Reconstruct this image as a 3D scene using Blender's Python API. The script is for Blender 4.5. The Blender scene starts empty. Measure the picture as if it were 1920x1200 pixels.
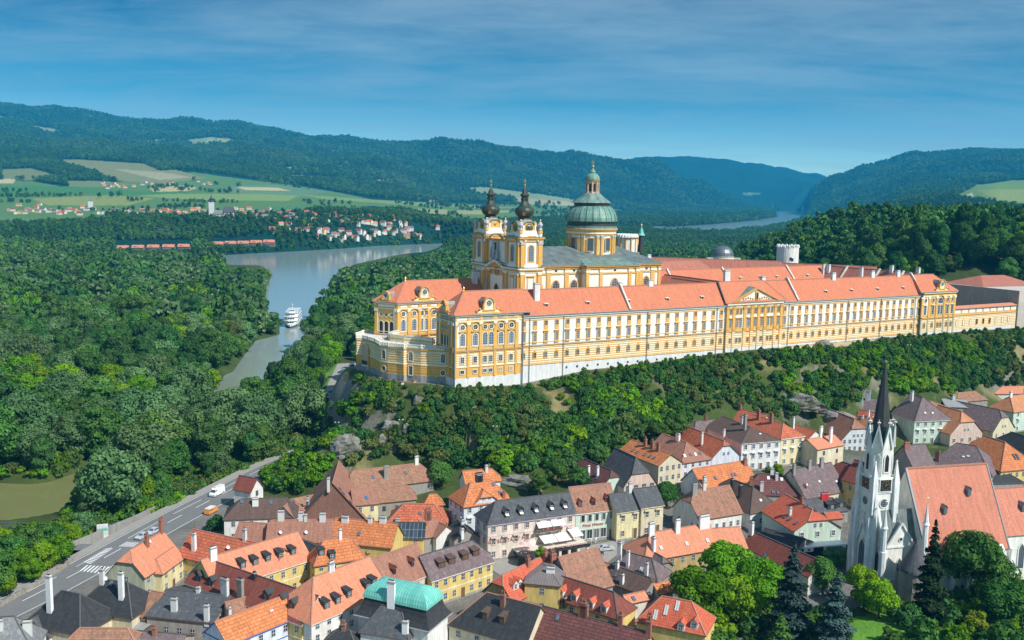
import bpy, math, random
import numpy as np
from math import sin, cos, tan, pi, radians, sqrt, atan2, hypot
from mathutils import Vector, Matrix
RND=random.Random(7)
scene=bpy.context.scene; COL=scene.collection
# ---------------- camera model (used to survey the place: a pixel of the photo and a height give a point)
CH=95.; F=1800.; PIT=math.atan(234/1800); ROL=radians(1.0)
def ray(px,py):
    u=(px-960)/F; v=(600-py)/F; c,s=cos(ROL),sin(ROL)
    u2=u*c-v*s; v2=v*c+u*s
    return (u2, cos(PIT)+v2*sin(PIT), -sin(PIT)+v2*cos(PIT))
def atz(px,py,z):
    d=ray(px,py); t=(z-CH)/d[2]; return (d[0]*t,d[1]*t)
def proj(x,y,z):
    z=z-CH; cp,sp=cos(PIT),sin(PIT)
    dep=y*cp-z*sp; up=y*sp+z*cp; u2=x/dep; v2=up/dep; c,s=cos(ROL),sin(ROL)
    return 960+F*(u2*c+v2*s), 600-F*(-u2*s+v2*c)
cd=bpy.data.cameras.new('camera'); cam=bpy.data.objects.new('camera',cd); COL.objects.link(cam)
cam.location=(0,0,CH); cam.rotation_euler=(pi/2-PIT,0,0)
cam.matrix_world=Matrix.Translation((0,0,CH))@Matrix.Rotation(pi/2-PIT,4,'X')@Matrix.Rotation(ROL,4,'Z')
cd.sensor_width=36; cd.lens=36*F/1920; cd.clip_start=1; cd.clip_end=60000
scene.camera=cam

# ---------------- materials
M={}
def newmat(name):
    m=bpy.data.materials.new(name); m.use_nodes=True; nt=m.node_tree; nt.nodes.clear()
    o=nt.nodes.new('ShaderNodeOutputMaterial'); b=nt.nodes.new('ShaderNodeBsdfPrincipled')
    nt.links.new(b.outputs[0],o.inputs[0]); M[name]=m; return m,nt,b,o
def N(nt,t,**k):
    n=nt.nodes.new('ShaderNode'+t)
    for a,v in k.items():
        if a[0]=='i': n.inputs[int(a[1:])].default_value=v
        else: setattr(n,a,v)
    return n
def L(nt,a,b): nt.links.new(a,b)
def mix(nt,fac,a,b,blend='MIX'):
    n=nt.nodes.new('ShaderNodeMix'); n.data_type='RGBA'; n.blend_type=blend
    for s,v in ((0,fac),(6,a),(7,b)):
        if hasattr(v,'is_linked') or hasattr(v,'links'): nt.links.new(v,n.inputs[s])
        else: n.inputs[s].default_value=v if s==0 else (*v[:3],1)
    return n.outputs[2]
def noise(nt,vec,scale,detail=3,rough=.6,dist=0):
    n=N(nt,'TexNoise'); n.inputs['Scale'].default_value=scale; n.inputs['Detail'].default_value=detail
    n.inputs['Roughness'].default_value=rough; n.inputs['Distortion'].default_value=dist
    if vec is not None: L(nt,vec,n.inputs['Vector'])
    return n.outputs['Fac']
def ramp(nt,fac,*st):
    n=N(nt,'ValToRGB'); e=n.color_ramp.elements
    while len(e)<len(st): e.new(.5)
    for i,(p,c) in enumerate(st): e[i].position=p; e[i].color=(*c,1) if len(c)==3 else c
    L(nt,fac,n.inputs[0]); return n.outputs[0]
def gr(v): return (v,v,v)
def stucco(name,c,var=.12,rough=.85,dirt=.25,sc=.25):
    if name in M: return M[name]
    m,nt,b,o=newmat(name); tc=N(nt,'TexCoord'); v=tc.outputs['Object']
    mp=N(nt,'Mapping'); mp.inputs['Scale'].default_value=(1,1,.22); L(nt,v,mp.inputs[0])
    f=noise(nt,v,sc*2,5,.65); g=noise(nt,mp.outputs[0],.9,4,.7)
    c1=mix(nt,f,[x*(1-var) for x in c],[min(1,x*(1+var)) for x in c])
    g2=ramp(nt,g,(.45,gr(1-dirt)),(.68,gr(1)))
    L(nt,mix(nt,1.,c1,g2,'MULTIPLY'),b.inputs['Base Color']); b.inputs['Roughness'].default_value=rough
    return m
def tiles(name,c,c2=None,patch=.35,row=.42,col=.3,rough=.8,bump=.5,moss=None,streak=.8,mort=.035):
    if name in M: return M[name]
    c2=c2 or [x*.72 for x in c]
    m,nt,b,o=newmat(name); uv=N(nt,'UVMap').outputs[0]; oi=N(nt,'ObjectInfo')
    ad=N(nt,'VectorMath',operation='ADD'); L(nt,uv,ad.inputs[0]); 
    sc=N(nt,'VectorMath',operation='SCALE'); cb=N(nt,'CombineXYZ'); L(nt,oi.outputs['Random'],cb.inputs[0]); L(nt,oi.outputs['Random'],cb.inputs[1]); L(nt,cb.outputs[0],sc.inputs[0]); sc.inputs['Scale'].default_value=37.
    L(nt,sc.outputs[0],ad.inputs[1]); v=ad.outputs[0]
    br=N(nt,'TexBrick'); br.inputs['Scale'].default_value=1; br.inputs['Brick Width'].default_value=col; br.inputs['Row Height'].default_value=row
    br.inputs['Mortar Size'].default_value=mort; br.inputs['Mortar Smooth'].default_value=.6; br.inputs['Bias'].default_value=-.1
    br.inputs['Color1'].default_value=(*[x*1.12 for x in c],1); br.inputs['Color2'].default_value=(*[x*.8 for x in c],1); br.inputs['Mortar'].default_value=(*[x*.62 for x in c],1); L(nt,v,br.inputs['Vector'])
    f=noise(nt,v,.35,6,.7); p=ramp(nt,f,(.38,gr(0)),(.66,gr(1)))
    pm=N(nt,'Math',operation='MULTIPLY'); L(nt,p,pm.inputs[0]); pm.inputs[1].default_value=patch
    base=mix(nt,pm.outputs[0],br.outputs['Color'],c2)
    f2=noise(nt,v,2.2,4,.8); base=mix(nt,.55,base,mix(nt,f2,gr(.25),gr(1.1)),'OVERLAY' if False else 'SOFT_LIGHT')
    mq=N(nt,'Mapping'); mq.inputs['Scale'].default_value=(1.1,.13,1); L(nt,v,mq.inputs[0]); base=mix(nt,1.,base,ramp(nt,noise(nt,mq.outputs[0],1.,5,.7),(.36,gr(streak)),(.60,gr(1.04))),'MULTIPLY')
    if moss:
        f3=noise(nt,v,.9,5,.75); q=ramp(nt,f3,(.52,gr(0)),(.62,gr(1))); q2=N(nt,'Math',operation='MULTIPLY'); L(nt,q,q2.inputs[0]); q2.inputs[1].default_value=.8
        base=mix(nt,q2.outputs[0],base,moss)
    L(nt,base,b.inputs['Base Color']); b.inputs['Roughness'].default_value=rough; b.inputs['Specular IOR Level'].default_value=.3
    bu=N(nt,'Bump'); bu.inputs['Strength'].default_value=bump; bu.inputs['Distance'].default_value=.05; L(nt,br.outputs['Fac'],bu.inputs['Height']); bu.invert=True
    L(nt,bu.outputs[0],b.inputs['Normal']); return m
def plain(name,c,rough=.7,metal=0,spec=.5):
    if name in M: return M[name]
    m,nt,b,o=newmat(name); f=noise(nt,N(nt,'TexCoord').outputs['Object'],1.3,4,.7)
    L(nt,mix(nt,f,[x*.82 for x in c],[min(1,x*1.15) for x in c]),b.inputs['Base Color'])
    b.inputs['Roughness'].default_value=rough; b.inputs['Metallic'].default_value=metal; b.inputs['Specular IOR Level'].default_value=spec; return m
def seam(name,c,c2,sp=.6,rough=.55,metal=.0):
    "standing seam sheet metal with weathering streaks down the slope"
    if name in M: return M[name]
    m,nt,b,o=newmat(name); uv=N(nt,'UVMap').outputs[0]; mp=N(nt,'Mapping'); mp.inputs['Scale'].default_value=(1,.12,1); L(nt,uv,mp.inputs[0])
    f=noise(nt,mp.outputs[0],1.1,6,.75); f0=noise(nt,uv,.25,3,.6)
    a=N(nt,'Math',operation='MULTIPLY_ADD'); L(nt,f0,a.inputs[0]); a.inputs[1].default_value=.6; L(nt,f,a.inputs[2])
    base=ramp(nt,a.outputs[0],(.62,c),(.98,c2))
    sx=N(nt,'SeparateXYZ'); L(nt,uv,sx.inputs[0]); md=N(nt,'Math',operation='MODULO'); ab=N(nt,'Math',operation='ABSOLUTE'); L(nt,sx.outputs[0],ab.inputs[0]); L(nt,ab.outputs[0],md.inputs[0]); md.inputs[1].default_value=sp
    lt=N(nt,'Math',operation='LESS_THAN'); L(nt,md.outputs[0],lt.inputs[0]); lt.inputs[1].default_value=.09
    base=mix(nt,lt.outputs[0],base,[x*.6 for x in c])
    L(nt,base,b.inputs['Base Color']); b.inputs['Roughness'].default_value=rough; b.inputs['Metallic'].default_value=metal; return m

for n_,c_ in dict(white=(.84,.83,.79),offwhite=(.76,.73,.64),cream=(.74,.66,.47),paleyellow=(.82,.73,.42),yellow=(.76,.58,.20),ochre=(.52,.38,.17),
   peach=(.72,.5,.36),pink=(.74,.55,.47),mint=(.62,.76,.64),bluewhite=(.72,.77,.84),beige=(.42,.38,.33),greywall=(.36,.35,.33),stone=(.36,.33,.28),lilac=(.58,.5,.6),hotel=(.80,.70,.60),dim=(.50,.52,.38)).items():
    stucco('w_'+n_,c_)
stucco('a_cream',(.86,.78,.58),.05,dirt=.1); stucco('a_white',(.84,.82,.75),.05,dirt=.12); stucco('a_orange',(.80,.45,.11),.1,dirt=.16); stucco('a_orange2',(.66,.36,.10),.1,dirt=.15)
stucco('a_base',(.78,.79,.79),.05,dirt=.22); stucco('rubble',(.42,.42,.42),.25,dirt=.4); stucco('c_stone',(.88,.9,.9),.1,dirt=.3); stucco('c_wall',(.86,.85,.78),.08,dirt=.2)
stucco('greyconc',(.62,.56,.50),.06,dirt=.2)
T={}
tiles('t_salmon',(.62,.23,.13),(.50,.19,.11),.4,.36,.3,bump=.35,streak=.86)
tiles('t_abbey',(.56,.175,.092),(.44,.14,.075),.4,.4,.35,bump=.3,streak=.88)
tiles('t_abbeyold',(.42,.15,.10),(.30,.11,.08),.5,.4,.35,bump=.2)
tiles('t_red',(.50,.13,.065),(.36,.10,.06),.4,.8,1.6,bump=1.,mort=.13)
tiles('t_orange',(.58,.19,.07),(.45,.14,.06),.4,.75,1.4,bump=.9,mort=.10)
tiles('t_brightred',(.56,.115,.06),(.42,.10,.06),.4,.6,.5,bump=.7,mort=.06)
tiles('t_brown',(.33,.155,.105),(.24,.12,.09),.5,.45,.35,bump=.6)
tiles('t_mottled',(.36,.18,.11),(.20,.11,.08),.6,.5,.4,bump=.8,moss=(.17,.12,.09))
tiles('t_old',(.36,.17,.11),(.22,.12,.09),.6,.45,.35,bump=.6,moss=(.14,.11,.07))
tiles('t_darkred',(.22,.062,.045),(.16,.05,.04),.4,.4,.35,bump=.5)
tiles('t_maroon',(.15,.055,.05),(.11,.045,.045),.4,.7,1.6,bump=.9,mort=.12)
tiles('t_purple',(.17,.125,.13),(.11,.08,.085),.6,.35,.3,bump=.4,moss=(.24,.19,.18))
tiles('t_brownslate',(.12,.075,.06),(.08,.055,.05),.5,.35,.3,bump=.4)
tiles('t_slate',(.085,.09,.10),(.055,.06,.065),.6,.35,.3,bump=.3,moss=(.13,.135,.14))
tiles('t_charcoal',(.038,.04,.045),(.025,.027,.03),.6,.35,.3,bump=.3,moss=(.055,.06,.062))
tiles('t_greyslate',(.20,.21,.22),(.13,.14,.145),.6,.35,.3,bump=.3,moss=(.29,.30,.29))
tiles('t_copperorange',(.55,.22,.10),(.38,.17,.09),.5,.5,.45,bump=.5)
tiles('shingle',(.27,.135,.10),(.2,.1,.075),.4,.3,.22,bump=.5)
seam('m_copper',(.10,.42,.36),(.22,.60,.50)); seam('m_verdigris',(.045,.11,.105),(.28,.40,.34),.7); seam('m_dome',(.06,.17,.14),(.24,.40,.32),1.3)
seam('m_dark',(.03,.032,.035),(.055,.06,.06)); seam('m_brown',(.17,.145,.14),(.24,.20,.19)); seam('m_grey',(.25,.26,.26),(.36,.37,.36)); seam('m_light',(.5,.52,.52),(.62,.63,.62),.4)
plain('iron',(.03,.032,.035),.5); plain('zinc',(.16,.18,.2),.45,.4); plain('dark',(.012,.013,.015),.6); plain('whitepaint',(.78,.78,.78),.5); plain('wood',(.16,.09,.05),.7)
plain('gold',(.75,.48,.10),.35,.9); plain('bronze',(.07,.09,.06),.4,.5); plain('statue',(.42,.45,.5),.8); plain('brick',(.30,.13,.09),.85); plain('plaster',(.62,.62,.6),.85); plain('red',(.55,.03,.03),.5); plain('blue',(.03,.12,.45),.5)
plain('awning',(.82,.81,.78),.8); plain('flower',(.42,.13,.16),.9); plain('pinkcloth',(.75,.45,.45),.8); plain('yelglass',(.7,.55,.15),.4); plain('blueglass',(.04,.16,.4),.3); plain('greenshut',(.05,.14,.12),.6)
plain('ridge_l',(.42,.2,.14),.8); plain('ridge_d',(.09,.085,.085),.8); plain('skin',(.5,.33,.25),.7); plain('tyre',(.02,.02,.02),.8)
for n_,c_ in dict(p_white=(.8,.8,.8),p_silver=(.5,.53,.56),p_black=(.02,.022,.03),p_red=(.45,.02,.02),p_orange=(.8,.28,.04),p_blue=(.04,.09,.2)).items():
    m,nt,b,o=newmat(n_); b.inputs['Base Color'].default_value=(*c_,1); b.inputs['Roughness'].default_value=.3; b.inputs['Coat Weight'].default_value=.5
m,nt,b,o=newmat('glass'); oi=N(nt,'ObjectInfo'); L(nt,mix(nt,oi.outputs['Random'],(.018,.025,.035),(.09,.13,.17)),b.inputs['Base Color']); b.inputs['Roughness'].default_value=.12; b.inputs['Specular IOR Level'].default_value=.8
m,nt,b,o=newmat('glasslit'); f=noise(nt,N(nt,'TexCoord').outputs['Object'],2.2,2); L(nt,mix(nt,f,(.04,.07,.11),(.16,.21,.27)),b.inputs['Base Color']); b.inputs['Roughness'].default_value=.15; b.inputs['Specular IOR Level'].default_value=.8

# ---------------- mesh builder
class MB:
    def __init__(s): s.v=[]; s.f=[]; s.mi=[]; s.uv=[]; s.ms=[]; s.smooth=False
    def mid(s,m):
        if m not in s.ms: s.ms.append(m)
        return s.ms.index(m)
    def poly(s,pts,mat,uv=None):
        b=len(s.v); s.v+= [tuple(p) for p in pts]; n=len(pts); s.f.append(tuple(range(b,b+n))); s.mi.append(s.mid(mat))
        if uv is None:
            a=Vector((0,0,0))
            for i in range(n):
                p,q=pts[i],pts[(i+1)%n]
                a+=Vector(((p[1]-q[1])*(p[2]+q[2]),(p[2]-q[2])*(p[0]+q[0]),(p[0]-q[0])*(p[1]+q[1])))
            if a.length<1e-9: a=Vector((0,0,1))
            a.normalize(); u=Vector((0,0,1)).cross(a)
            u=Vector((1,0,0)) if u.length<.05 else u.normalized(); w=a.cross(u)
            uv=[(u.dot(Vector(p)),w.dot(Vector(p))) for p in pts]
        s.uv.append(uv)
    def box(s,x0,x1,y0,y1,z0,z1,mat,top=None,bot=True):
        a=[(x0,y0),(x1,y0),(x1,y1),(x0,y1)]; s.prism(a,z0,z1,mat,top,bot)
    def prism(s,pl,z0,z1,mat,top=None,bot=True,sc=1.,cap=True):
        n=len(pl); cx=sum(p[0] for p in pl)/n; cy=sum(p[1] for p in pl)/n
        q=[(cx+(p[0]-cx)*sc,cy+(p[1]-cy)*sc) for p in pl]
        for i in range(n):
            j=(i+1)%n; s.poly([(*pl[i],z0),(*pl[j],z0),(*q[j],z1),(*q[i],z1)],mat)
        if cap: s.poly([(*p,z1) for p in q],top or mat)
        if bot: s.poly([(*p,z0) for p in reversed(pl)],mat)
    def frust(s,cx,cy,hx,hy,prof,mats,rz=0,ph=0):
        "stack of rectangles: prof=[(inset,z)..], sides hx,hy half sizes"
        c,sn=cos(rz),sin(rz); R=[]
        for ins,z in prof:
            a,b=max(hx-ins,.01),max(hy-ins,.01); R.append([(cx+x*c-y*sn,cy+x*sn+y*c,z) for x,y in ((-a,-b),(a,-b),(a,b),(-a,b))])
        for k in range(len(R)-1):
            for i in range(4):
                j=(i+1)%4; s.poly([R[k][i],R[k][j],R[k+1][j],R[k+1][i]],mats[min(k,len(mats)-1)])
        s.poly(R[-1],mats[-1])
    def lathe(s,cx,cy,prof,n,mats,ph=0,caps=True,uvs=1.):
        R=[[(cx+r*cos(ph+2*pi*i/n),cy+r*sin(ph+2*pi*i/n),z) for i in range(n)] for r,z in prof]; vv=0
        for k in range(len(R)-1):
            m=mats[min(k,len(mats)-1)] if isinstance(mats,(list,tuple)) else mats
            dv=hypot(prof[k+1][0]-prof[k][0],prof[k+1][1]-prof[k][1]); r=max(p[0] for p in prof)
            for i in range(n):
                j=(i+1)%n; a,b=2*pi*r*i/n*uvs,2*pi*r*(i+1)/n*uvs
                s.poly([R[k][i],R[k][j],R[k+1][j],R[k+1][i]],m,[(a,vv),(b,vv),(b,vv+dv),(a,vv+dv)])
            vv+=dv
        if caps: s.poly(R[-1],mats[-1] if isinstance(mats,(list,tuple)) else mats)
    def beam(s,p,q,w,h,mat):
        p,q=Vector(p),Vector(q); d=(q-p).normalized(); a=d.cross(Vector((0,0,1)))
        a=Vector((1,0,0)) if a.length<1e-3 else a.normalized(); b=a.cross(d); a*=w/2; b*=h/2
        P=[p-a-b,p+a-b,p+a+b,p-a+b]; Q=[x+(q-p) for x in P]
        for i in range(4):
            j=(i+1)%4; s.poly([P[i],P[j],Q[j],Q[i]],mat)
        s.poly(P[::-1],mat); s.poly(Q,mat)
    def ball(s,c,r,mat,n=8,sz=1.):
        s.lathe(c[0],c[1],[(max(.01,r*sin(pi*k/6)),c[2]-r*sz*cos(pi*k/6)) for k in range(7)],n,mat)
    def build(s,name,parent=None,loc=None,rz=0):
        me=bpy.data.meshes.new(name); me.from_pydata(s.v,[],s.f)
        for m in s.ms: me.materials.append(M[m])
        me.polygons.foreach_set('material_index',s.mi)
        uvl=me.uv_layers.new(name='UVMap'); uvl.data.foreach_set('uv',[c for f in s.uv for p in f for c in p])
        if s.smooth: me.polygons.foreach_set('use_smooth',[True]*len(s.f))
        me.update(); return link(name,me,parent,loc,rz)
def link(name,me,parent=None,loc=None,rz=0):
    o=bpy.data.objects.new(name,me); COL.objects.link(o)
    if parent: o.parent=parent
    if loc: o.location=loc
    if rz: o.rotation_euler=(0,0,rz)
    return o
def tag(o,label=None,cat=None,group=None,kind=None):
    if label: o['label']=label
    if cat: o['category']=cat
    if group: o['group']=group
    if kind: o['kind']=kind
    return o
def thing(name,label,cat,loc=(0,0,0),rz=0,group=None):
    o=bpy.data.objects.new(name,None); o.empty_display_size=1; COL.objects.link(o); o.location=loc; o.rotation_euler=(0,0,rz); return tag(o,label,cat,group)
def sstep(a,b,x):
    t=np.clip((x-a)/(b-a),0,1); return t*t*(3-2*t)
def sdf(P,x,y):
    "signed distance to polygon P (negative inside)"
    d=np.full(np.shape(x),1e18); ins=np.zeros(np.shape(x),bool); n=len(P)
    for i in range(n):
        ax,ay=P[i]; bx,by=P[(i+1)%n]; ex,ey=bx-ax,by-ay
        t=np.clip(((x-ax)*ex+(y-ay)*ey)/(ex*ex+ey*ey+1e-12),0,1)
        d=np.minimum(d,(x-ax-t*ex)**2+(y-ay-t*ey)**2)
        c=((ay>y)!=(by>y)); xi=(bx-ax)*(y-ay)/((by-ay) if by!=ay else 1e-12)+ax; ins^=c&(x<xi)
    return np.where(ins,-1,1)*np.sqrt(d)
def dline(P,x,y):
    d=np.full(np.shape(x),1e18)
    for (ax,ay),(bx,by) in zip(P[:-1],P[1:]):
        ex,ey=bx-ax,by-ay; t=np.clip(((x-ax)*ex+(y-ay)*ey)/(ex*ex+ey*ey+1e-12),0,1); d=np.minimum(d,(x-ax-t*ex)**2+(y-ay-t*ey)**2)
    return np.sqrt(d)
m,nt,b,o=newmat('solar'); uv=N(nt,'UVMap').outputs[0]; br=N(nt,'TexBrick'); br.offset=0; br.inputs['Scale'].default_value=1; br.inputs['Brick Width'].default_value=1.1; br.inputs['Row Height'].default_value=2.4; br.inputs['Mortar Size'].default_value=.06
br.inputs['Color1'].default_value=(.05,.07,.09,1); br.inputs['Color2'].default_value=(.02,.03,.045,1); br.inputs['Mortar'].default_value=(.2,.22,.24,1); L(nt,uv,br.inputs['Vector']); L(nt,br.outputs['Color'],b.inputs['Base Color']); b.inputs['Roughness'].default_value=.15
stucco('w_rowred',(.24,.16,.13)); plain('verge',(.09,.15,.04),.95)
# ---------------- the lie of the land
A0=(3.1,349.9); TH=radians(29.5); EX=(cos(TH),sin(TH)); NX=(-sin(TH),cos(TH))
def loc_st(x,y): dx,dy=x-A0[0],y-A0[1]; return dx*EX[0]+dy*EX[1], dx*NX[0]+dy*NX[1]
def st_xy(s,t): return A0[0]+EX[0]*s+NX[0]*t, A0[1]+EX[1]*s+NX[1]*t
WZ=-6.
def px2(pts,z): return [atz(a,b,z) for a,b in pts]
RIVER=px2([(-900,470),(150,482),(330,486),(410,480),(560,471),(640,466),(700,461),(830,456),(905,459),(900,466),(815,470),(760,479),(700,490),(650,498),(632,512),(618,540),(614,565),(602,592),(578,640),(562,668),(505,692),(474,708),(446,722),(452,700),(470,672),(492,640),(538,628),(536,596),(494,580),(490,560),(506,543),(519,515),(503,500),(420,498),(330,500),(150,494),(-900,490)],WZ)
CHAN=[atz(a,b,WZ) for a,b in ((460,705),(440,735),(425,765),(405,800),(350,838),(270,868),(180,900),(110,930),(40,945),(-60,945),(-300,925),(-700,900))]
CHW=[9,8,7,7,7,8,10,15,18,19,22,24]
FAR=[px2([(1230,428),(1340,421),(1420,413),(1462,406),(1445,400),(1450,397),(1515,396),(1512,408),(1484,419),(1430,428),(1340,435),(1240,436)],WZ),px2([(1150,424),(1240,424),(1240,428),(1150,429)],WZ),px2([(1380,384.5),(1420,386),(1420,388),(1385,387)],WZ)]
RL=[atz(a,b,0) for a,b in ((-500,1350),(0,1125),(90,1075),(145,1042),(150,1020),(200,1022),(300,968),(370,932),(430,906),(480,882),(520,862),(585,846),(640,842))]
TOWNP=RL+[(300,330),(900,420),(900,-600),(-600,-600)]
ABP=[st_xy(*p) for p in ((-47,30),(-41,18),(-28,-1),(0,-1.6),(60,-.5),(98,-1),(130,-1),(225,-.5),(250,-1.5),(297,-.5),(345,-4),(356,60),(272,75),(262,130),(150,190),(60,90),(-36,74),(-46,52))]
PARK=px2([(603,745),(633,682),(672,680),(676,700),(662,735),(640,757)],10)
PLZ=px2([(860,1052),(925,1052),(1090,1022),(1170,1008),(1250,992),(1240,1012),(1165,1030),(1135,1060),(1060,1075),(940,1085)],0)
zs_s=[-60,-28,0,17,30,60,85,110,135,190,250,300,400]; zs_z=[27,27,25.5,27.3,28.7,29.3,30.5,31.3,31.4,31.5,31.6,31,32]
KP=[-600,0,150,300,450,600,700,850,1000,1100,1200,1300,1350,1400,1450,1500,1550,1600,1700,1850,2000,2600]
hz=lambda px:349.1+.01745*px
f_=lambda px,D:hz(px)+99*1800/D
KN={-600:[(1500,478),(1700,440),(2100,402),(2800,362),(3400,335),(4200,290),(5000,250),(7500,205),(9000,182),(14000,190)],
0:[(1500,468),(1600,445),(1700,425),(2000,405),(2300,388),(3000,350),(3400,330),(4000,300),(5000,252),(5400,258),(7500,225),(9000,199),(14000,210)],
150:[(1500,468),(1620,440),(1700,425),(2000,402),(2300,388),(3000,350),(3600,318),(4200,295),(5200,263),(5600,268),(7500,238),(9000,215),(14000,225)],
300:[(1520,468),(1650,442),(1750,412),(2100,396),(2800,362),(3400,335),(3900,312),(4300,300),(5200,273),(5600,276),(7500,252),(9000,236),(14000,250)],
450:[(1560,468),(1640,445),(1750,414),(2100,396),(2900,365),(3600,342),(4200,318),(5200,285),(6000,272),(7500,256),(9000,243),(14000,260)],
600:[(1580,466),(1650,448),(1750,428),(2000,402),(2900,376),(3800,354),(4600,330),(5500,297),(7000,274),(8500,262),(14000,280)],
700:[(1600,461),(1680,447),(1850,420),(2100,402),(2900,384),(3900,367),(4700,342),(5800,297),(7000,280),(8200,272),(14000,290)],
850:[(1620,f_(850,1620)),(1900,425),(2300,410),(3500,390),(4500,378),(5300,368),(6500,312),(7300,267),(8200,274),(14000,300)],
1000:[(1700,f_(1000,1700)),(2500,f_(1000,2500)),(3100,412),(3700,398),(4600,384),(5500,374),(6500,332),(7500,279),(8500,287),(14000,310)],
1100:[(2000,f_(1100,2000)),(5000,f_(1100,5000)),(6000,388),(6800,345),(8000,286),(9000,300),(14000,320)],
1200:[(2000,f_(1200,2000)),(5500,f_(1200,5500)),(6500,388),(7300,345),(8400,296),(10000,330),(14000,300)],
1300:[(2000,f_(1300,2000)),(6500,f_(1300,6500)),(7500,388),(9000,342),(11000,360),(13500,302),(16000,310)],
1350:[(2000,f_(1350,2000)),(7000,f_(1350,7000)),(8200,388),(9500,366),(11000,366),(13500,304),(16000,312)],
1400:[(2000,f_(1400,2000)),(9000,f_(1400,9000)),(10500,386),(11800,352),(13500,305),(16000,312)],
1450:[(2000,f_(1450,2000)),(8500,f_(1450,8500)),(10500,384),(11800,355),(13500,313),(16000,320)],
1500:[(2000,f_(1500,2000)),(5500,f_(1500,5500)),(6600,382),(7800,355),(10000,370),(13500,324),(16000,330)],
1550:[(2000,f_(1550,2000)),(5000,f_(1550,5000)),(5800,385),(7500,333),(9500,345),(13500,338),(16000,340)],
1600:[(1500,f_(1600,1500)),(2600,f_(1600,2600)),(3000,398),(3400,402),(4500,398),(6000,355),(7500,314),(9500,330),(14000,345)],
1700:[(1500,f_(1700,1500)),(2400,f_(1700,2400)),(3000,372),(3600,378),(5000,350),(7500,296),(9500,310),(14000,340)],
1850:[(1400,f_(1850,1400)),(2000,415),(2500,384),(2950,352),(3400,360),(5000,335),(7500,287),(9500,300),(14000,330)],
2000:[(1400,f_(2000,1400)),(2000,415),(2500,380),(2950,345),(3400,352),(5000,330),(7500,284),(9500,300),(14000,330)],
2600:[(1400,f_(2600,1400)),(2000,420),(2500,385),(2950,350),(3400,358),(5000,330),(7500,280),(9500,300),(14000,330)]}
def vnoise(x,y,seed=0):
    xi=np.floor(x).astype(np.int64); yi=np.floor(y).astype(np.int64); fx=x-xi; fy=y-yi; fx=fx*fx*(3-2*fx); fy=fy*fy*(3-2*fy)
    def h(a,b):
        n=(a*374761393+b*668265263+seed*974634777)&0x7fffffff; n=((n^(n>>13))*1274126177)&0x7fffffff; return ((n^(n>>16))&0xffff)/65535.
    return (h(xi,yi)*(1-fx)+h(xi+1,yi)*fx)*(1-fy)+(h(xi,yi+1)*(1-fx)+h(xi+1,yi+1)*fx)*fy
def fbm(x,y,oc=4,seed=0):
    r=0;a=.5
    for k in range(oc): r=r+a*vnoise(x*2**k,y*2**k,seed+k); a*=.5
    return r
cmpD=lambda a: a if a<7000 else 7000+(a-7000)*.5
def far_z(x,y):
    px=np.clip(960+1800*x/np.maximum(y,1)*.985,KP[0],KP[-1]-1); D=np.maximum(y,1.)
    Z=np.array([np.interp(D,[cmpD(a) for a,b in KN[k]],[CH-(b-hz(k))/1800*cmpD(a) for a,b in KN[k]]) for k in KP])
    i=np.clip(np.searchsorted(KP,px,side='right')-1,0,len(KP)-2); kp=np.array(KP,float); t=(px-kp[i])/(kp[i+1]-kp[i]); t=t*t*(3-2*t)
    sh=px.shape; Zf=Z.reshape(len(KP),-1); ii=i.ravel(); j=np.arange(ii.size); z=(Zf[ii,j]*(1-t.ravel())+Zf[ii+1,j]*t.ravel()).reshape(sh)
    am=np.clip((z-20)/250,0,1)*np.clip((D-2500)/4000,0,1)
    rd_=1-np.abs(2*fbm(x/420+y/900,y/650,4,61)-1); return z+am*((fbm(x/900,y/900,5,3)-.56)*110+(rd_-.72)*75)*np.clip(z/250,.25,1.2)
def town_g(x,y):
    f=.35*np.maximum(x,0); return np.clip((y-255-f)*.15,0,13)*sstep(-70,-15,x)
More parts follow.
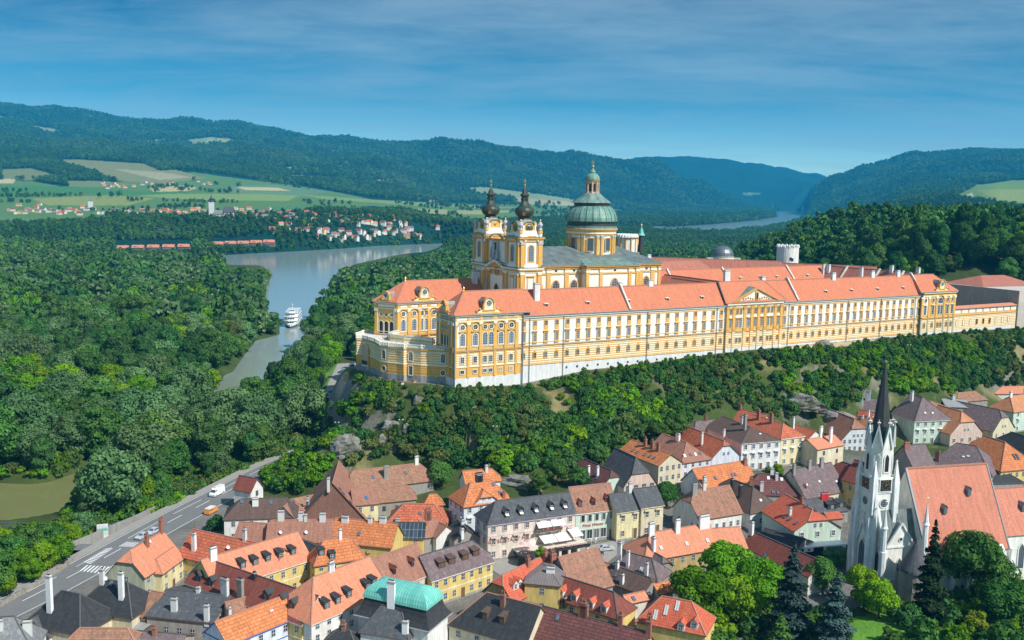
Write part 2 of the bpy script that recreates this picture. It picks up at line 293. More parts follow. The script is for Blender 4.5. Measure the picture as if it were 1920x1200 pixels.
def ground(x,y):
    x=np.asarray(x,float); y=np.asarray(y,float)
    D=y; z=np.full(x.shape,-4.)+(fbm(x/60,y/60,3,9)-.5)*1.6
    dt=sdf(TOWNP,x,y); tg=town_g(x,y); z=np.where(True,z+(tg-z)*sstep(9,-1,dt),z)
    s,t=loc_st(x,y); top=np.interp(s,zs_s,zs_z); da=sdf(ABP,x,y)
    W=50+8*np.sin(s/23.)+fbm(x/30,y/30,3,5)*14-8; W=np.where(t>60,90,W); W=np.where(s<-34,34,W); W=W+(15-W)*sstep(-40,-46,s)*sstep(14,26,t)
    q=np.clip((da-2.5)/W,0,1); prof=np.where(q<.5,2*q*q*.9+.1*q,1-2*(1-q)**2*.9-.1*(1-q)); prof=.55*prof+.45*q
    crag=np.clip(np.sin(q*pi),0,1)*((fbm(x/14,y/14,4,2)-.47)*14+np.abs(fbm(x/7,y/7,3,8)-.47)*6)
    hill=top+(z-top)*np.clip(prof,0,1)+np.where(q<1,crag*.6,0); z=np.where(q<1,np.maximum(hill,z),z)
    # wooded hill east of the abbey
    b=sstep(95,290,x-(y-560)*.12)*sstep(455,640,y)*sstep(1500,850,y); z=np.maximum(z,-4+74*b*(1+.10*(fbm(x/80,y/80,3,4)-.5)))
    # a shoulder of rock west of the hill foot
    rx,ry=atz(655,835,12); z=np.maximum(z,-3+19*np.exp(-((x-rx)**2/500+(y-ry)**2/420))+(fbm(x/7,y/7,3,6)-.5)*5*np.exp(-((x-rx)**2+(y-ry)**2)/500))
    dp=sdf(PARK,x,y); z=np.where(dp<12,z+(10-z)*sstep(12,0,dp),z)
    zf=far_z(x,y); z=np.where(D>1250,z+(zf-z)*sstep(1280,1620,D),z)
    for P in [RIVER]+FAR:
        d=sdf(P,x,y); wd=np.clip((y-900)/25,12,34); z=np.where(d<wd+2,z+(-11-z)*sstep(wd,-wd*.4,d),z)
    for (a,b_),w in zip(zip(CHAN[:-1],CHAN[1:]),CHW):
        d=dline([a,b_],x,y)-w; z=np.where(d<8,np.minimum(z,z+(-10-z)*sstep(7,-4,d)),z)
    return z
def g1(x,y): return float(ground(np.array([x]),np.array([y]))[0])
def on_ground(px,py,it=6):
    z=0
    for _ in range(it): x,y=atz(px,py,z); z=.5*z+.5*g1(x,y)
    x,y=atz(px,py,z); return x,y,g1(x,y)
# land cover: colours of the ground, haze blue mixed into the far forest, alpha = how wooded
FIELD=[([(-500,330),(0,338),(60,342),(130,352),(200,345),(290,332),(360,322),(420,330),(470,337),(560,348),(640,364),(700,373),(800,380),(900,382),(1000,380),(1100,387),(1180,392),(1150,402),(900,414),(840,412),(760,392),(700,388),(640,386),(560,396),(440,402),(300,404),(150,414),(0,418),(-500,422)],(.085,.17,.05)),
([(-200,345),(150,352),(260,360),(370,356),(330,368),(200,366),(0,364),(-200,360)],(.055,.165,.045)),([(60,374),(210,366),(290,371),(240,386),(90,386)],(.20,.24,.07)),([(440,350),(520,345),(620,362),(560,372),(400,358)],(.11,.19,.09)),
([(320,361),(480,362),(560,370),(540,378),(380,378),(250,370)],(.17,.25,.07)),([(440,353),(520,349),(545,355),(460,358)],(.42,.36,.17)),([(280,353),(340,350),(372,352),(350,357),(288,359)],(.40,.33,.16)),([(-60,340),(30,338),(25,345),(-60,347)],(.42,.36,.2)),
([(430,392),(560,384),(640,384),(760,392),(700,397),(560,392),(450,400)],(.07,.17,.07)),([(560,362),(700,372),(860,384),(980,388),(900,392),(740,386),(600,374)],(.16,.24,.08)),([(760,390),(870,396),(990,398),(900,402),(800,400)],(.26,.27,.12)),
([(870,352),(905,350),(1000,365),(1070,372),(1090,380),(960,373),(900,364)],(.20,.24,.11)),([(935,368),(1060,376),(1120,386),(1000,382)],(.33,.3,.16)),
([(98,300),(150,297),(270,304),(300,318),(330,316),(385,331),(300,345),(200,340),(180,325),(120,310)],(.17,.185,.08)),([(215,318),(300,322),(360,330),(300,335)],(.28,.27,.15)),([(5,320),(60,318),(115,331),(60,341),(0,336)],(.15,.18,.07)),
([(120,340),(200,343),(260,348),(200,352),(130,350)],(.14,.18,.07)),([(275,264),(312,262),(312,271),(278,272)],(.17,.26,.10)),([(350,262),(400,260),(472,266),(420,271),(360,271)],(.22,.26,.12)),([(390,273),(430,272),(425,277)],(.17,.26,.10)),([(525,313),(560,311),(562,321),(528,320)],(.26,.28,.13)),
([(612,309),(646,309),(642,316)],(.26,.28,.14)),([(540,328),(640,336),(620,340),(545,336)],(.2,.24,.11)),([(705,337),(740,335),(735,345),(708,344)],(.24,.26,.12)),([(60,236),(125,246),(100,252),(60,244)],(.2,.25,.12)),([(-20,222),(14,221),(12,228),(-20,228)],(.24,.26,.12)),
([(1795,366),(1830,348),(1900,338),(2100,332),(2100,392),(1925,388),(1860,380),(1800,372)],(.13,.22,.05)),([(1830,356),(2000,352),(2000,386),(1870,376)],(.19,.25,.085)),([(1812,368),(1822,360),(1826,372),(1840,378)],(.45,.4,.3)),([(1790,343),(1850,342),(1880,345),(1830,348)],(.15,.22,.08)),
([(0,405),(100,411),(135,414),(60,420),(-60,420)],(.09,.18,.08)),([(1390,362),(1420,358),(1430,365),(1400,368)],(.12,.2,.08))]
FOR_HAZE=(.006,.036,.028)  # far forest colour with the blue-teal of distance haze painted in
VERGE=[(148,1026),(178,1008),(255,972),(345,932),(358,938),(300,967),(215,1014),(190,1026)]
def cover(x,y,z):
    n=x.size; px,py=proj(x,y,z); c=np.tile(np.array([.05,.075,.02]),(n,1)); a=np.ones(n)
    nf=y>1500; c[nf]=FOR_HAZE; v=fbm(x/300,y/300,4,31)[:,None]; c=np.where(nf[:,None],c*(.7+.7*v),c)
    for P,col in FIELD:
        P=[(p[0],p[1]+8*(vnoise(np.array([p[0]/37.]),np.array([p[1]/9.]),5)[0]-.5)) for p in P]
        m=nf&(sdf(P,px,py)<0); c[m]=np.array(col); a[m]=0
    dt=sdf(TOWNP,x,y); da=sdf(ABP,x,y)
    w=sstep(3,-3,dt)*(y<470)*sstep(60,80,da+0*x); c=c+(np.array([.15,.145,.13])-c)*w[:,None]
    a[(y<1500)]=0
    nn=fbm(x/9,y/9,4,12); m=(da<58)&(da>0)&(y<700); dry=np.clip((nn-.5)*5,0,1)*m; c=c+(np.array([.20,.17,.08])-c)*dry[:,None]
    c=np.where((da<0)[:,None],np.array([.2,.19,.16]),c)
    s,t=loc_st(x,y); w=(da<5)&(da>0)&(s>128)&(s<190); c[w]=(.40,.32,.2)
    m=(z>40)&(y>480)&(y<1400); c[m]=(.04,.06,.02)
    for P in ([(565,800),(650,765),(770,750),(800,800),(740,850),(640,860),(565,850)],[(1480,690),(1560,680),(1660,690),(1690,740),(1640,770),(1500,735)],[(600,880),(700,850),(640,900)],[(1200,700),(1260,690),(1250,730)],[(950,905),(1000,890),(1040,915)]):
        m=(sdf(P,px,py)<0)&(fbm(x/4,y/6,4,19)>.47)&(y<560); c[m]=np.array([.15,.15,.105])*(.55+.9*fbm(x[m]/1.7,y[m]/2.5,3,23))[:,None]
    m=(y<1800)&(z<-3.9)&(z>-9); dr=sdf(RIVER,x,y); c[m&(dr<3.5)&(y<1200)]=(.20,.19,.13); dch=np.full(n,1e9)
    m=(sdf(px2([(1240,1160),(1600,1140),(1720,1100),(1960,1060),(1960,1400),(1240,1400)],0),x,y)<0); c[m]=(.05,.085,.02)
    m=(sdf(px2([(1590,1162),(1640,1150),(1690,1150),(1700,1175),(1690,1215),(1600,1215)],0),x,y)<0); c[m]=(.10,.24,.03)
    m=(sdf(px2([(590,745),(625,672),(668,645),(676,690)],8),x,y)<0)&(y<700); c[m]=(.10,.20,.04)
    m=(sdf(VERGE,px,py)<0)&(y<400); c[m]=(.11,.18,.05)
    return np.concatenate([c,a[:,None]],1)
def gridmesh(name,us,ys,mat):
    U,Y=np.meshgrid(us,ys); X=U*Y; z=ground(X,Y); nr,nc=X.shape
    X,Y,z=X.ravel(),Y.ravel(),z.ravel()
    me=bpy.data.meshes.new(name); co=np.stack([X,Y,z],1)
    idx=np.arange(nr*nc).reshape(nr,nc); q=np.stack([idx[:-1,:-1],idx[:-1,1:],idx[1:,1:],idx[1:,:-1]],-1).reshape(-1,4)
    me.vertices.add(len(co)); me.vertices.foreach_set('co',co.ravel().astype(np.float32))
    me.loops.add(q.size); me.loops.foreach_set('vertex_index',q.ravel().astype(np.int32)); me.polygons.add(len(q)); me.polygons.foreach_set('loop_start',(np.arange(len(q))*4).astype(np.int32))
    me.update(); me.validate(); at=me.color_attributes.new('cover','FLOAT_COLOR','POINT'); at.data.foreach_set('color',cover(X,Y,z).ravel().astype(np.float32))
    me.polygons.foreach_set('use_smooth',[True]*len(q)); me.materials.append(mat); return link(name,me)
# ground material
m,nt,b,o=newmat('ground'); at=N(nt,'Attribute'); at.attribute_name='cover'; geo=N(nt,'NewGeometry'); pos=geo.outputs['Position']
vo=N(nt,'TexVoronoi'); vo.inputs['Scale'].default_value=1/16.; L(nt,pos,vo.inputs['Vector'])
f1=noise(nt,pos,.12,6,.7); f2=noise(nt,pos,.9,4,.7); f3=noise(nt,pos,.004,5,.6); f4=noise(nt,pos,.03,5,.75)
base=mix(nt,.9,at.outputs['Color'],mix(nt,f1,gr(.15),gr(.95)),'OVERLAY'); base=mix(nt,.5,base,mix(nt,f2,gr(.2),gr(.9)),'SOFT_LIGHT')
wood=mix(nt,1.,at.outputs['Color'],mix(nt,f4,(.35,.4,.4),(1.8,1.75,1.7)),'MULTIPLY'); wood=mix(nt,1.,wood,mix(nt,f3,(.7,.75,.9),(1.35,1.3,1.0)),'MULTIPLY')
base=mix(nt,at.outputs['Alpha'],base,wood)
# bare rock where it is steep, near the abbey only
sx=N(nt,'SeparateXYZ'); L(nt,geo.outputs['Normal'],sx.inputs[0]); rk=noise(nt,pos,.35,6,.75)
ad=N(nt,'Math',operation='MULTIPLY_ADD'); L(nt,rk,ad.inputs[0]); ad.inputs[1].default_value=-.5; L(nt,sx.outputs[2],ad.inputs[2]); rm=ramp(nt,ad.outputs[0],(.26,gr(1)),(.40,gr(0)))
sy=N(nt,'SeparateXYZ'); L(nt,pos,sy.inputs[0]); ly=N(nt,'Math',operation='LESS_THAN'); L(nt,sy.outputs[1],ly.inputs[0]); ly.inputs[1].default_value=560
mm=N(nt,'Math',operation='MULTIPLY'); L(nt,rm,mm.inputs[0]); L(nt,ly.outputs[0],mm.inputs[1]); rc=mix(nt,noise(nt,pos,.8,6,.8),(.10,.095,.08),(.32,.30,.27))
base=mix(nt,mm.outputs[0],base,rc); L(nt,base,b.inputs['Base Color']); b.inputs['Roughness'].default_value=.95; b.inputs['Specular IOR Level'].default_value=.1
hh=mix(nt,at.outputs['Alpha'],f2,vo.outputs['Distance']); bu=N(nt,'Bump'); bu.inputs['Strength'].default_value=.7
bd=N(nt,'Math',operation='MULTIPLY_ADD'); L(nt,at.outputs['Alpha'],bd.inputs[0]); bd.inputs[1].default_value=-9; bd.inputs[2].default_value=.8; L(nt,bd.outputs[0],bu.inputs['Distance']); L(nt,hh,bu.inputs['Height']); L(nt,bu.outputs[0],b.inputs['Normal'])
us=np.linspace(-.78,.78,940); ys=np.concatenate([np.linspace(20,150,30),150*1.0072**np.arange(1,607)]); 
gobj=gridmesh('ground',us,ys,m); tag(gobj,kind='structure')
# water
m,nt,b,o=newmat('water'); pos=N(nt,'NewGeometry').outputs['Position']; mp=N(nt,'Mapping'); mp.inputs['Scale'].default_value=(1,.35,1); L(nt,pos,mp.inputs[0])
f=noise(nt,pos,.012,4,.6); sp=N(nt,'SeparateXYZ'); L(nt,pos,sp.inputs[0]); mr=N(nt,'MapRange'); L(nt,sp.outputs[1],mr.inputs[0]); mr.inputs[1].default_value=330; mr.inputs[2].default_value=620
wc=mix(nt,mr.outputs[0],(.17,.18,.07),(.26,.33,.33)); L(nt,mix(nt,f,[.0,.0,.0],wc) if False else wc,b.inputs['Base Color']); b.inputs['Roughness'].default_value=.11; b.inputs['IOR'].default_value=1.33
bu=N(nt,'Bump'); bu.inputs['Strength'].default_value=.25; bu.inputs['Distance'].default_value=.25; L(nt,noise(nt,mp.outputs[0],.5,3,.6),bu.inputs['Height']); L(nt,bu.outputs[0],b.inputs['Normal'])
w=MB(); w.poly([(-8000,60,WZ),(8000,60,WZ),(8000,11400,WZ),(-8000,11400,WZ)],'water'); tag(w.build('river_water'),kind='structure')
# roads
m,nt,b,o=newmat('asphalt'); pos=N(nt,'NewGeometry').outputs['Position']; L(nt,mix(nt,noise(nt,pos,.35,6,.7),(.12,.124,.128),(.20,.20,.195)),b.inputs['Base Color']); b.inputs['Roughness'].default_value=.9
m,nt,b,o=newmat('paving'); pos=N(nt,'NewGeometry').outputs['Position']; L(nt,mix(nt,noise(nt,pos,.5,6,.7),(.24,.225,.20),(.36,.34,.31)),b.inputs['Base Color']); b.inputs['Roughness'].default_value=.9
plain('paint',(.75,.75,.73),.8)
def strip(name,cl,wl,wr,z,mat,cat=None,sub=6,n=2):
    "ribbon draped a little above the ground along a centre line"
    pts=[]; 
    for a,b_ in zip(cl[:-1],cl[1:]):
        k=max(1,int(hypot(b_[0]-a[0],b_[1]-a[1])/sub)); pts+=[(a[0]+(b_[0]-a[0])*i/k,a[1]+(b_[1]-a[1])*i/k) for i in range(k)]
    pts.append(cl[-1])
    for _ in range(6): pts=[pts[0]]+[((pts[i-1][0]+2*pts[i][0]+pts[i+1][0])/4,(pts[i-1][1]+2*pts[i][1]+pts[i+1][1])/4) for i in range(1,len(pts)-1)]+[pts[-1]]
    w=MB(); P=[]
    for i,p in enumerate(pts):
        a=pts[max(0,i-1)]; b_=pts[min(len(pts)-1,i+1)]; d=hypot(b_[0]-a[0],b_[1]-a[1]); nx,ny=-(b_[1]-a[1])/d,(b_[0]-a[0])/d
        P.append(((p[0]+nx*wl,p[1]+ny*wl),(p[0]-nx*wr,p[1]-ny*wr)))
    for (l0,r0),(l1,r1) in zip(P[:-1],P[1:]): w.poly([(*r0,z),(*r1,z),(*l1,z),(*l0,z)],mat)
    return w,pts,P
ROADC=[atz(a,b,0) for a,b in ((-160,1225),(-60,1178),(50,1128),(130,1083),(195,1050),(262,1010),(340,967),(398,938),(440,916),(485,892),(520,872),(570,852),(640,835))]

def ray_ground(px,py,t0=1200.):
    d=ray(px,py); t=np.linspace(t0,9000,2600); X=d[0]*t; Y=d[1]*t; Z=CH+d[2]*t; G=ground(X,Y); k=np.nonzero(Z<G)[0]; k=k[0] if len(k) else -1
    return float(X[k]),float(Y[k]),float(G[k])
# ---------------- the abbey, built in its own frame (s along the long south front, t towards the river, z up)
class Face:
    def __init__(f,p,q): f.p=p; f.L=hypot(q[0]-p[0],q[1]-p[1]); f.d=((q[0]-p[0])/f.L,(q[1]-p[1])/f.L); f.n=(f.d[1],-f.d[0]); f.a=atan2(f.d[1],f.d[0])
    def at(f,u,o=0): return (f.p[0]+f.d[0]*u+f.n[0]*o, f.p[1]+f.d[1]*u+f.n[1]*o)
    def box(f,mb,u0,u1,z0,z1,d0,d1,mat):
        mb.prism([f.at(u0,d1),f.at(u1,d1),f.at(u1,d0),f.at(u0,d0)],z0,z1,mat)
    def put(f,name,me,u,z,parent,off=.1): x,y=f.at(u,off); return link(name,me,parent,(x,y,z),f.a)
def shape2d(kind,w,h,n=10):
    "outline in the x-z plane, centred on x, bottom at 0"
    if kind=='rect': return [(-w/2,0),(w/2,0),(w/2,h),(-w/2,h)]
    if kind=='arch': return [(-w/2,0),(w/2,0)]+[(w/2*cos(pi*i/n),h-w/2+w/2*sin(pi*i/n)) for i in range(n+1)]
    if kind=='oval': return [(w/2*cos(2*pi*i/16),h/2+h/2*sin(2*pi*i/16)) for i in range(16)]
    if kind=='gothic': return [(-w/2,0),(w/2,0),(w/2,h-w*.9),(w*.36,h-w*.45),(w*.15,h-w*.14),(0,h),(-w*.15,h-w*.14),(-w*.36,h-w*.45),(-w/2,h-w*.9)]
def wpoly(mb,sh,y,mat,dx=0,dz=0,sc=1,cz=0): mb.poly([(x*sc+dx,-y,(z-cz)*sc+cz+dz) for x,z in sh],mat)
_wm={}
def winmesh(kind,w,h,frame='whitepaint',surr=None,sw=.3,hood=0,sill=0,glass='glass',bars=(1,2),panel=0,ped=0,deep=0,name='window'):
    k=(kind,w,h,frame,surr,sw,hood,sill,glass,bars,panel,ped,deep)
    if k in _wm: return _wm[k]
    mb=MB(); sh=shape2d(kind,w,h)
    if surr:
        cz=h/2; big=[(x*(1+2*sw/w),(z-cz)*(1+2*sw/h)+cz) for x,z in sh]
        for a,b in zip(big,big[1:]+big[:1]): mb.poly([(a[0],0,a[1]),(b[0],0,b[1]),(b[0],-.14,b[1]),(a[0],-.14,a[1])],surr)
        for a,b,c,d in zip(big,big[1:]+big[:1],sh[1:]+sh[:1],sh): mb.poly([(a[0],-.14,a[1]),(b[0],-.14,b[1]),(c[0],-.14,c[1]),(d[0],-.14,d[1])],surr)
        for a,b in zip(sh,sh[1:]+sh[:1]): mb.poly([(a[0],-.14,a[1]),(b[0],-.14,b[1]),(b[0],-.03,b[1]),(a[0],-.03,a[1])],surr)
    wpoly(mb,sh,.03,glass)
    if frame:
        fw=.05 if min(w,h)<2 else .08; s2=[(x*(1-2*fw/w),(z-h/2)*(1-2*fw/h)+h/2) for x,z in sh]
        for a,b,c,d in zip(sh,sh[1:]+sh[:1],s2[1:]+s2[:1],s2): mb.poly([(a[0],-.07,a[1]),(b[0],-.07,b[1]),(c[0],-.07,c[1]),(d[0],-.07,d[1])],frame)
        for i in range(1,bars[0]+1): x=-w/2+w*i/(bars[0]+1); mb.box(x-.025,x+.025,-.075,-.03,.02,h-.03 if kind=='rect' else h-w*.12,frame)
        for i in range(1,bars[1]+1): z=h*i/(bars[1]+1); mb.box(-w/2+.02,w/2-.02,-.075,-.03,z-.022,z+.022,frame)
    if hood: mb.box(-w/2-sw-.25,w/2+sw+.25,-.55,0,h+sw+hood,h+sw+hood+.28,surr or 'w_white')
    if sill: mb.box(-w/2-sw-.12,w/2+sw+.12,-.4,0,-sw-.3,-sw-.05,surr or 'w_white')
    if panel: mb.box(-w/2-sw,w/2+sw,-.1,0,-sw-panel,-sw-.04,surr)
    if ped: mb.poly([(-w/2-sw,-.2,h+sw),(w/2+sw,-.2,h+sw),(0,-.2,h+sw+ped)],surr); mb.box(-.22,.22,-.25,0,h+sw,h+sw+ped*.8,surr)
    b=len(bpy.data.meshes); me=bpy.data.meshes.new(name); me.from_pydata(mb.v,[],mb.f)
    for q in mb.ms: me.materials.append(M[q])
    me.polygons.foreach_set('material_index',mb.mi); me.update(); _wm[k]=me; return me
def arc_mould(f,mb,u,z,r,mat,w=.35,d=.45,n=8,flat=1.):
    for i in range(n):
        a0,a1=pi*i/n,pi*(i+1)/n; P=[]
        for a,rr in ((a0,r),(a1,r),(a1,r+w),(a0,r+w)): P.append((u-rr*cos(a),z+rr*sin(a)*flat))
        q=[(*f.at(p[0],d),p[1]) for p in P]; mb.poly(q,mat); mb.poly([q[3],q[2],(*f.at(P[2][0],0),P[2][1]),(*f.at(P[3][0],0),P[3][1])],mat)
def urn(mb,x,y,z,h=2.,m1='statue',m2='gold'):
    mb.lathe(x,y,[(.45*h/2,z),(.3*h/2,z+.2*h),(.55*h/2,z+.45*h),(.35*h/2,z+.65*h),(.12*h/2,z+.78*h),(.14*h/2,z+.9*h),(.01,z+h)],6,[m1,m1,m1,m1,m2,m2])
STR=[32.9,33.65,34.45,35.3,36.15,37.0,37.85,38.65]
def stripes(f,mb,u0,u1,top=39.5,z0=32.7,d=.12,skip=()):
    for z in STR: f.box(mb,u0,u1,z,z+.27,-.3,d*.6,'a_orange')
def roofx(mb,s0,s1,t0,t1,ze,zr,mat,hipW=0,hipE=0,ov=.9,rm='ridge_l',gut='w_greywall',th=.35):
    tm=(t0+t1)/2; k=(zr-ze)/(tm-t0); a,b,c,d=s0-(ov if hipW else 0.),s1+(ov if hipE else 0.),t0-ov,t1+ov; z=ze
    r0,r1=(s0+hipW,tm,zr),(s1-hipE,tm,zr)
    A,B,C,D=(a,c,z),(b,c,z),(b,d,z),(a,d,z)
    mb.poly([A,B,r1,r0],mat); mb.poly([C,D,r0,r1],mat); mb.poly([D,A,r0],mat); mb.poly([B,C,r1],mat)
    for p,q in ((A,B),(B,C),(C,D),(D,A)): mb.poly([p,q,(q[0],q[1],z-th),(p[0],p[1],z-th)],gut)
    mb.poly([(p[0],p[1],z-th) for p in (D,C,B,A)],gut)
    mb.beam(r0,r1,.5,.3,rm)
    if hipW: mb.beam(A,r0,.4,.25,rm); mb.beam(D,r0,.4,.25,rm)
    if hipE: mb.beam(B,r1,.4,.25,rm); mb.beam(C,r1,.4,.25,rm)
def chim(name,x,y,z0,z1,w,d,parent,mat='plaster',cap='w_greywall',rz=0,pots=0):
    mb=MB(); mb.box(-w/2,w/2,-d/2,d/2,0,z1-z0,mat); mb.box(-w/2-.12,w/2+.12,-d/2-.12,d/2+.12,z1-z0,z1-z0+.22,cap)
    mb.box(-w/2+.1,w/2-.1,-d/2+.1,d/2-.1,z1-z0+.22,z1-z0+.5,mat,'dark')
    for i in range(pots): mb.lathe(-w/2+w*(i+.5)/pots,0,[(.16,z1-z0+.5),(.13,z1-z0+1.1)],6,'brick')
    return mb.build(name,parent,(x,y,z0),rz)
def s_of(px,t=0,z=45):
    lo,hi=-120,600
    for _ in range(45):
        m_=(lo+hi)/2
        if proj(*st_xy(m_,t),z)[0]<px: lo=m_
        else: hi=m_
    return lo
def lerps(a,b,n): return [a+(b-a)*i/(n-1) for i in range(n)]
# === south wing
SW=thing('abbey_wing','very long yellow and white south wing of the abbey under a salmon roof','abbey wing',(A0[0],A0[1],0),TH)
sE=s_of(1726); sC0,sC1=s_of(1360),s_of(1464); sP1=s_of(1792,-1.5)
wb=MB(); F0=Face((0,0),(sE,0))
wb.box(0,sE,0,13,15,32.7,'a_base',bot=False); wb.box(0,sE,.02,13,32.7,39.6,'a_cream'); wb.box(0,sE,.02,13,39.6,51,'a_white')
stripes(F0,wb,0,sE); F0.box(wb,0,sE,32.45,32.7,-.3,.2,'a_orange')
F0.box(wb,0,sE,39.5,39.85,-.3,.35,'a_orange2'); F0.box(wb,0,sE,39.85,39.93,-.3,.38,'w_greywall'); F0.box(wb,0,sE,40.75,40.95,-.3,.1,'a_orange'); F0.box(wb,0,sE,49.2,49.5,-.3,.12,'a_orange'); F0.box(wb,0,sE,50.2,50.95,-.3,.5,'a_white')

WIN=[]  # (face,u,z,mesh)
bW=lerps(s_of(982),s_of(1337),20)+[s_of(1352)]; bE=[s_of(1471)]+lerps(s_of(1485),s_of(1722),20)
w_up=winmesh('rect',1.2,1.7,surr='a_orange',sw=.27,panel=1.2,bars=(1,1)); w_main=winmesh('rect',1.2,3.,surr='a_orange',sw=.3,hood=.35,sill=1,bars=(1,3),glass='glasslit'); w_low=winmesh('rect',1.25,1.9,surr='a_orange',sw=.22,ped=.8,bars=(1,1)); w_sq=winmesh('rect',.8,.8,frame=None,bars=(0,0))
for s in bW+bE:
    WIN+=[(F0,s,47.1,w_up),(F0,s,41.25,w_main),(F0,s,35.0,w_low)]
for s in bW[4:]: WIN.append((F0,s,30.1,w_sq))
# central pavilion
FC=Face((sC0,-.7),(sC1,-.7)); LC=sC1-sC0; wb.box(sC0,sC1,-.7,.5,15,32.7,'a_base',bot=False); wb.box(sC0,sC1,-.7,.5,32.7,39.6,'a_cream'); wb.box(sC0,sC1,-.7,13,39.6,52,'a_white'); stripes(FC,wb,0,LC)
FC.box(wb,-.1,LC+.1,39.5,39.9,-.3,.4,'a_orange2'); FC.box(wb,0,LC,39.9,41,-.2,.1,'a_orange'); FC.box(wb,0,LC,49.6,50.1,-.3,.2,'a_orange'); FC.box(wb,-.2,LC+.2,50.9,51.9,-.3,.6,'a_cream'); FC.box(wb,-.4,LC+.4,51.9,52.1,-.3,.9,'a_orange2')
cw=[s_of(p)-sC0 for p in (1367,1380,1386.5,1401,1413.6,1426,1438,1444.5,1457)]
for i,u in enumerate(cw):
    n_=i in (1,2,6,7); WIN+=[(FC,u,47.,winmesh('rect',1.05 if n_ else 1.25,2.4,surr='a_orange',sw=.18,bars=(1,2))),(FC,u,41.4,winmesh('rect',1.05 if n_ else 1.3,3.4,surr='a_orange',sw=.2,hood=.3,bars=(1,3),glass='glasslit')),(FC,u,35.,winmesh('rect',1.1,1.9,surr='a_orange',sw=.15,bars=(1,1)))]
pil=[0.6]+[(cw[0]+cw[1])/2,(cw[2]+cw[3])/2,(cw[3]+cw[4])/2,(cw[4]+cw[5])/2,(cw[5]+cw[6])/2,(cw[7]+cw[8])/2,LC-.6]
for u in pil:
    FC.box(wb,u-.75,u+.75,40.9,50.2,-.2,.35,'a_orange'); FC.box(wb,u-1,u+1,49.2,50.2,-.2,.5,'a_orange2'); FC.box(wb,u-.95,u+.95,39.9,41.1,-.2,.45,'a_orange2'); FC.box(wb,u-.8,u+.8,15,39.5,-.2,.3,'w_dim' if 0 else 'a_cream')
    for z in STR: FC.box(wb,u-.82,u+.82,z,z+.4,-.2,.36,'a_orange')
    FC.box(wb,u-.8,u+.8,15,32.6,-.2,.33,'a_base')
# pediment
p0,p1=s_of(1377,-1,52)-sC0,s_of(1458,-1,52)-sC0; pm=(p0+p1)/2
def fpoly(f,mb,pts,d,mat): mb.poly([(*f.at(u,d),z) for u,z in pts],mat)
fpoly(FC,wb,[(p0,52.1),(p1,52.1),(pm,57.3)],.25,'a_white')
for a,b_ in (((p0-.6,52.2),(pm,57.7)),((pm,57.7),(p1+.6,52.2))):
    wb.beam((*FC.at(a[0],.3),a[1]),(*FC.at(b_[0],.3),b_[1]),1.3,.55,'a_orange2')
wb.beam((*FC.at(pm,.5),52.6),(*FC.at(pm,.5),56.4),1.5,.5,'a_orange'); wb.beam((*FC.at(pm,.8),53.2),(*FC.at(pm,.8),55.8),.8,.5,'bronze'); 
for sg in (-1,1): 
    for q in range(5): wb.ball((*FC.at(pm+sg*(2+q*1.3),.35),53.3-.25*abs(q-2)+.5),.42,'a_orange',6)
# west pavilion block
s0=-27.5; FP=Face((s0,-1.2),(0,-1.2)); LP=27.5
wb.box(s0,0,-1.2,13,15,29.9,'a_base',bot=False); wb.box(s0,0,-1.2,13,29.9,34,'a_orange'); wb.box(s0,0,-1.2,13,34,39.6,'a_cream'); wb.box(s0,0,-1.2,13,39.6,52.7,'a_orange')
def rich_face(f,Lf,mb,cols,big,pils,white=()):
    for z in STR[2:]: f.box(mb,0,Lf,z,z+.27,-.2,.08,'a_orange')
    f.box(mb,-.2,Lf+.2,33.7,34.1,-.2,.25,'a_cream'); f.box(mb,-.2,Lf+.2,39.4,39.8,-.2,.45,'a_orange2'); f.box(mb,-.2,Lf+.2,39.8,39.9,-.2,.5,'w_greywall'); f.box(mb,0,Lf,40.9,41.1,-.2,.2,'a_cream')
    f.box(mb,-.2,Lf+.2,50.,50.4,-.2,.3,'a_cream'); f.box(mb,-.3,Lf+.3,52.,52.5,-.2,.6,'a_cream'); f.box(mb,-.5,Lf+.5,52.5,52.8,-.2,.95,'w_greywall')
    for u,w in white: f.box(mb,u-w/2,u+w/2,41.1,50,-.1,.06,'a_white')
    for u in pils:
        f.box(mb,u-.55,u+.55,41,50,-.2,.32,'a_orange'); f.box(mb,u-.75,u+.75,49.,50.,-.2,.45,'a_cream'); f.box(mb,u-.7,u+.7,39.9,41.4,-.2,.42,'a_orange'); f.box(mb,u-.45,u+.45,30,39.4,-.2,.3,'a_orange'); f.box(mb,u-.5,u+.5,50.4,52,-.2,.25,'a_orange')
    for a,b_ in zip(pils[:-1],pils[1:]):
        f.box(mb,a+.8,b_-.8,50.7,51.7,-.1,.1,'a_white')
rich_face(FP,LP,wb,[],None,[s_of(p,-1.2)-s0 for p in (878,901,928,948,968)]+[.35],white=[(s_of(876,-1.2)-s0-2.2,1.4),(s_of(856,-1.2)-s0+.2,1.7),(LP-.8,1.2)])
pu=[s_of(p,-1.2)-s0 for p in (867,891,915,939,958.5)]
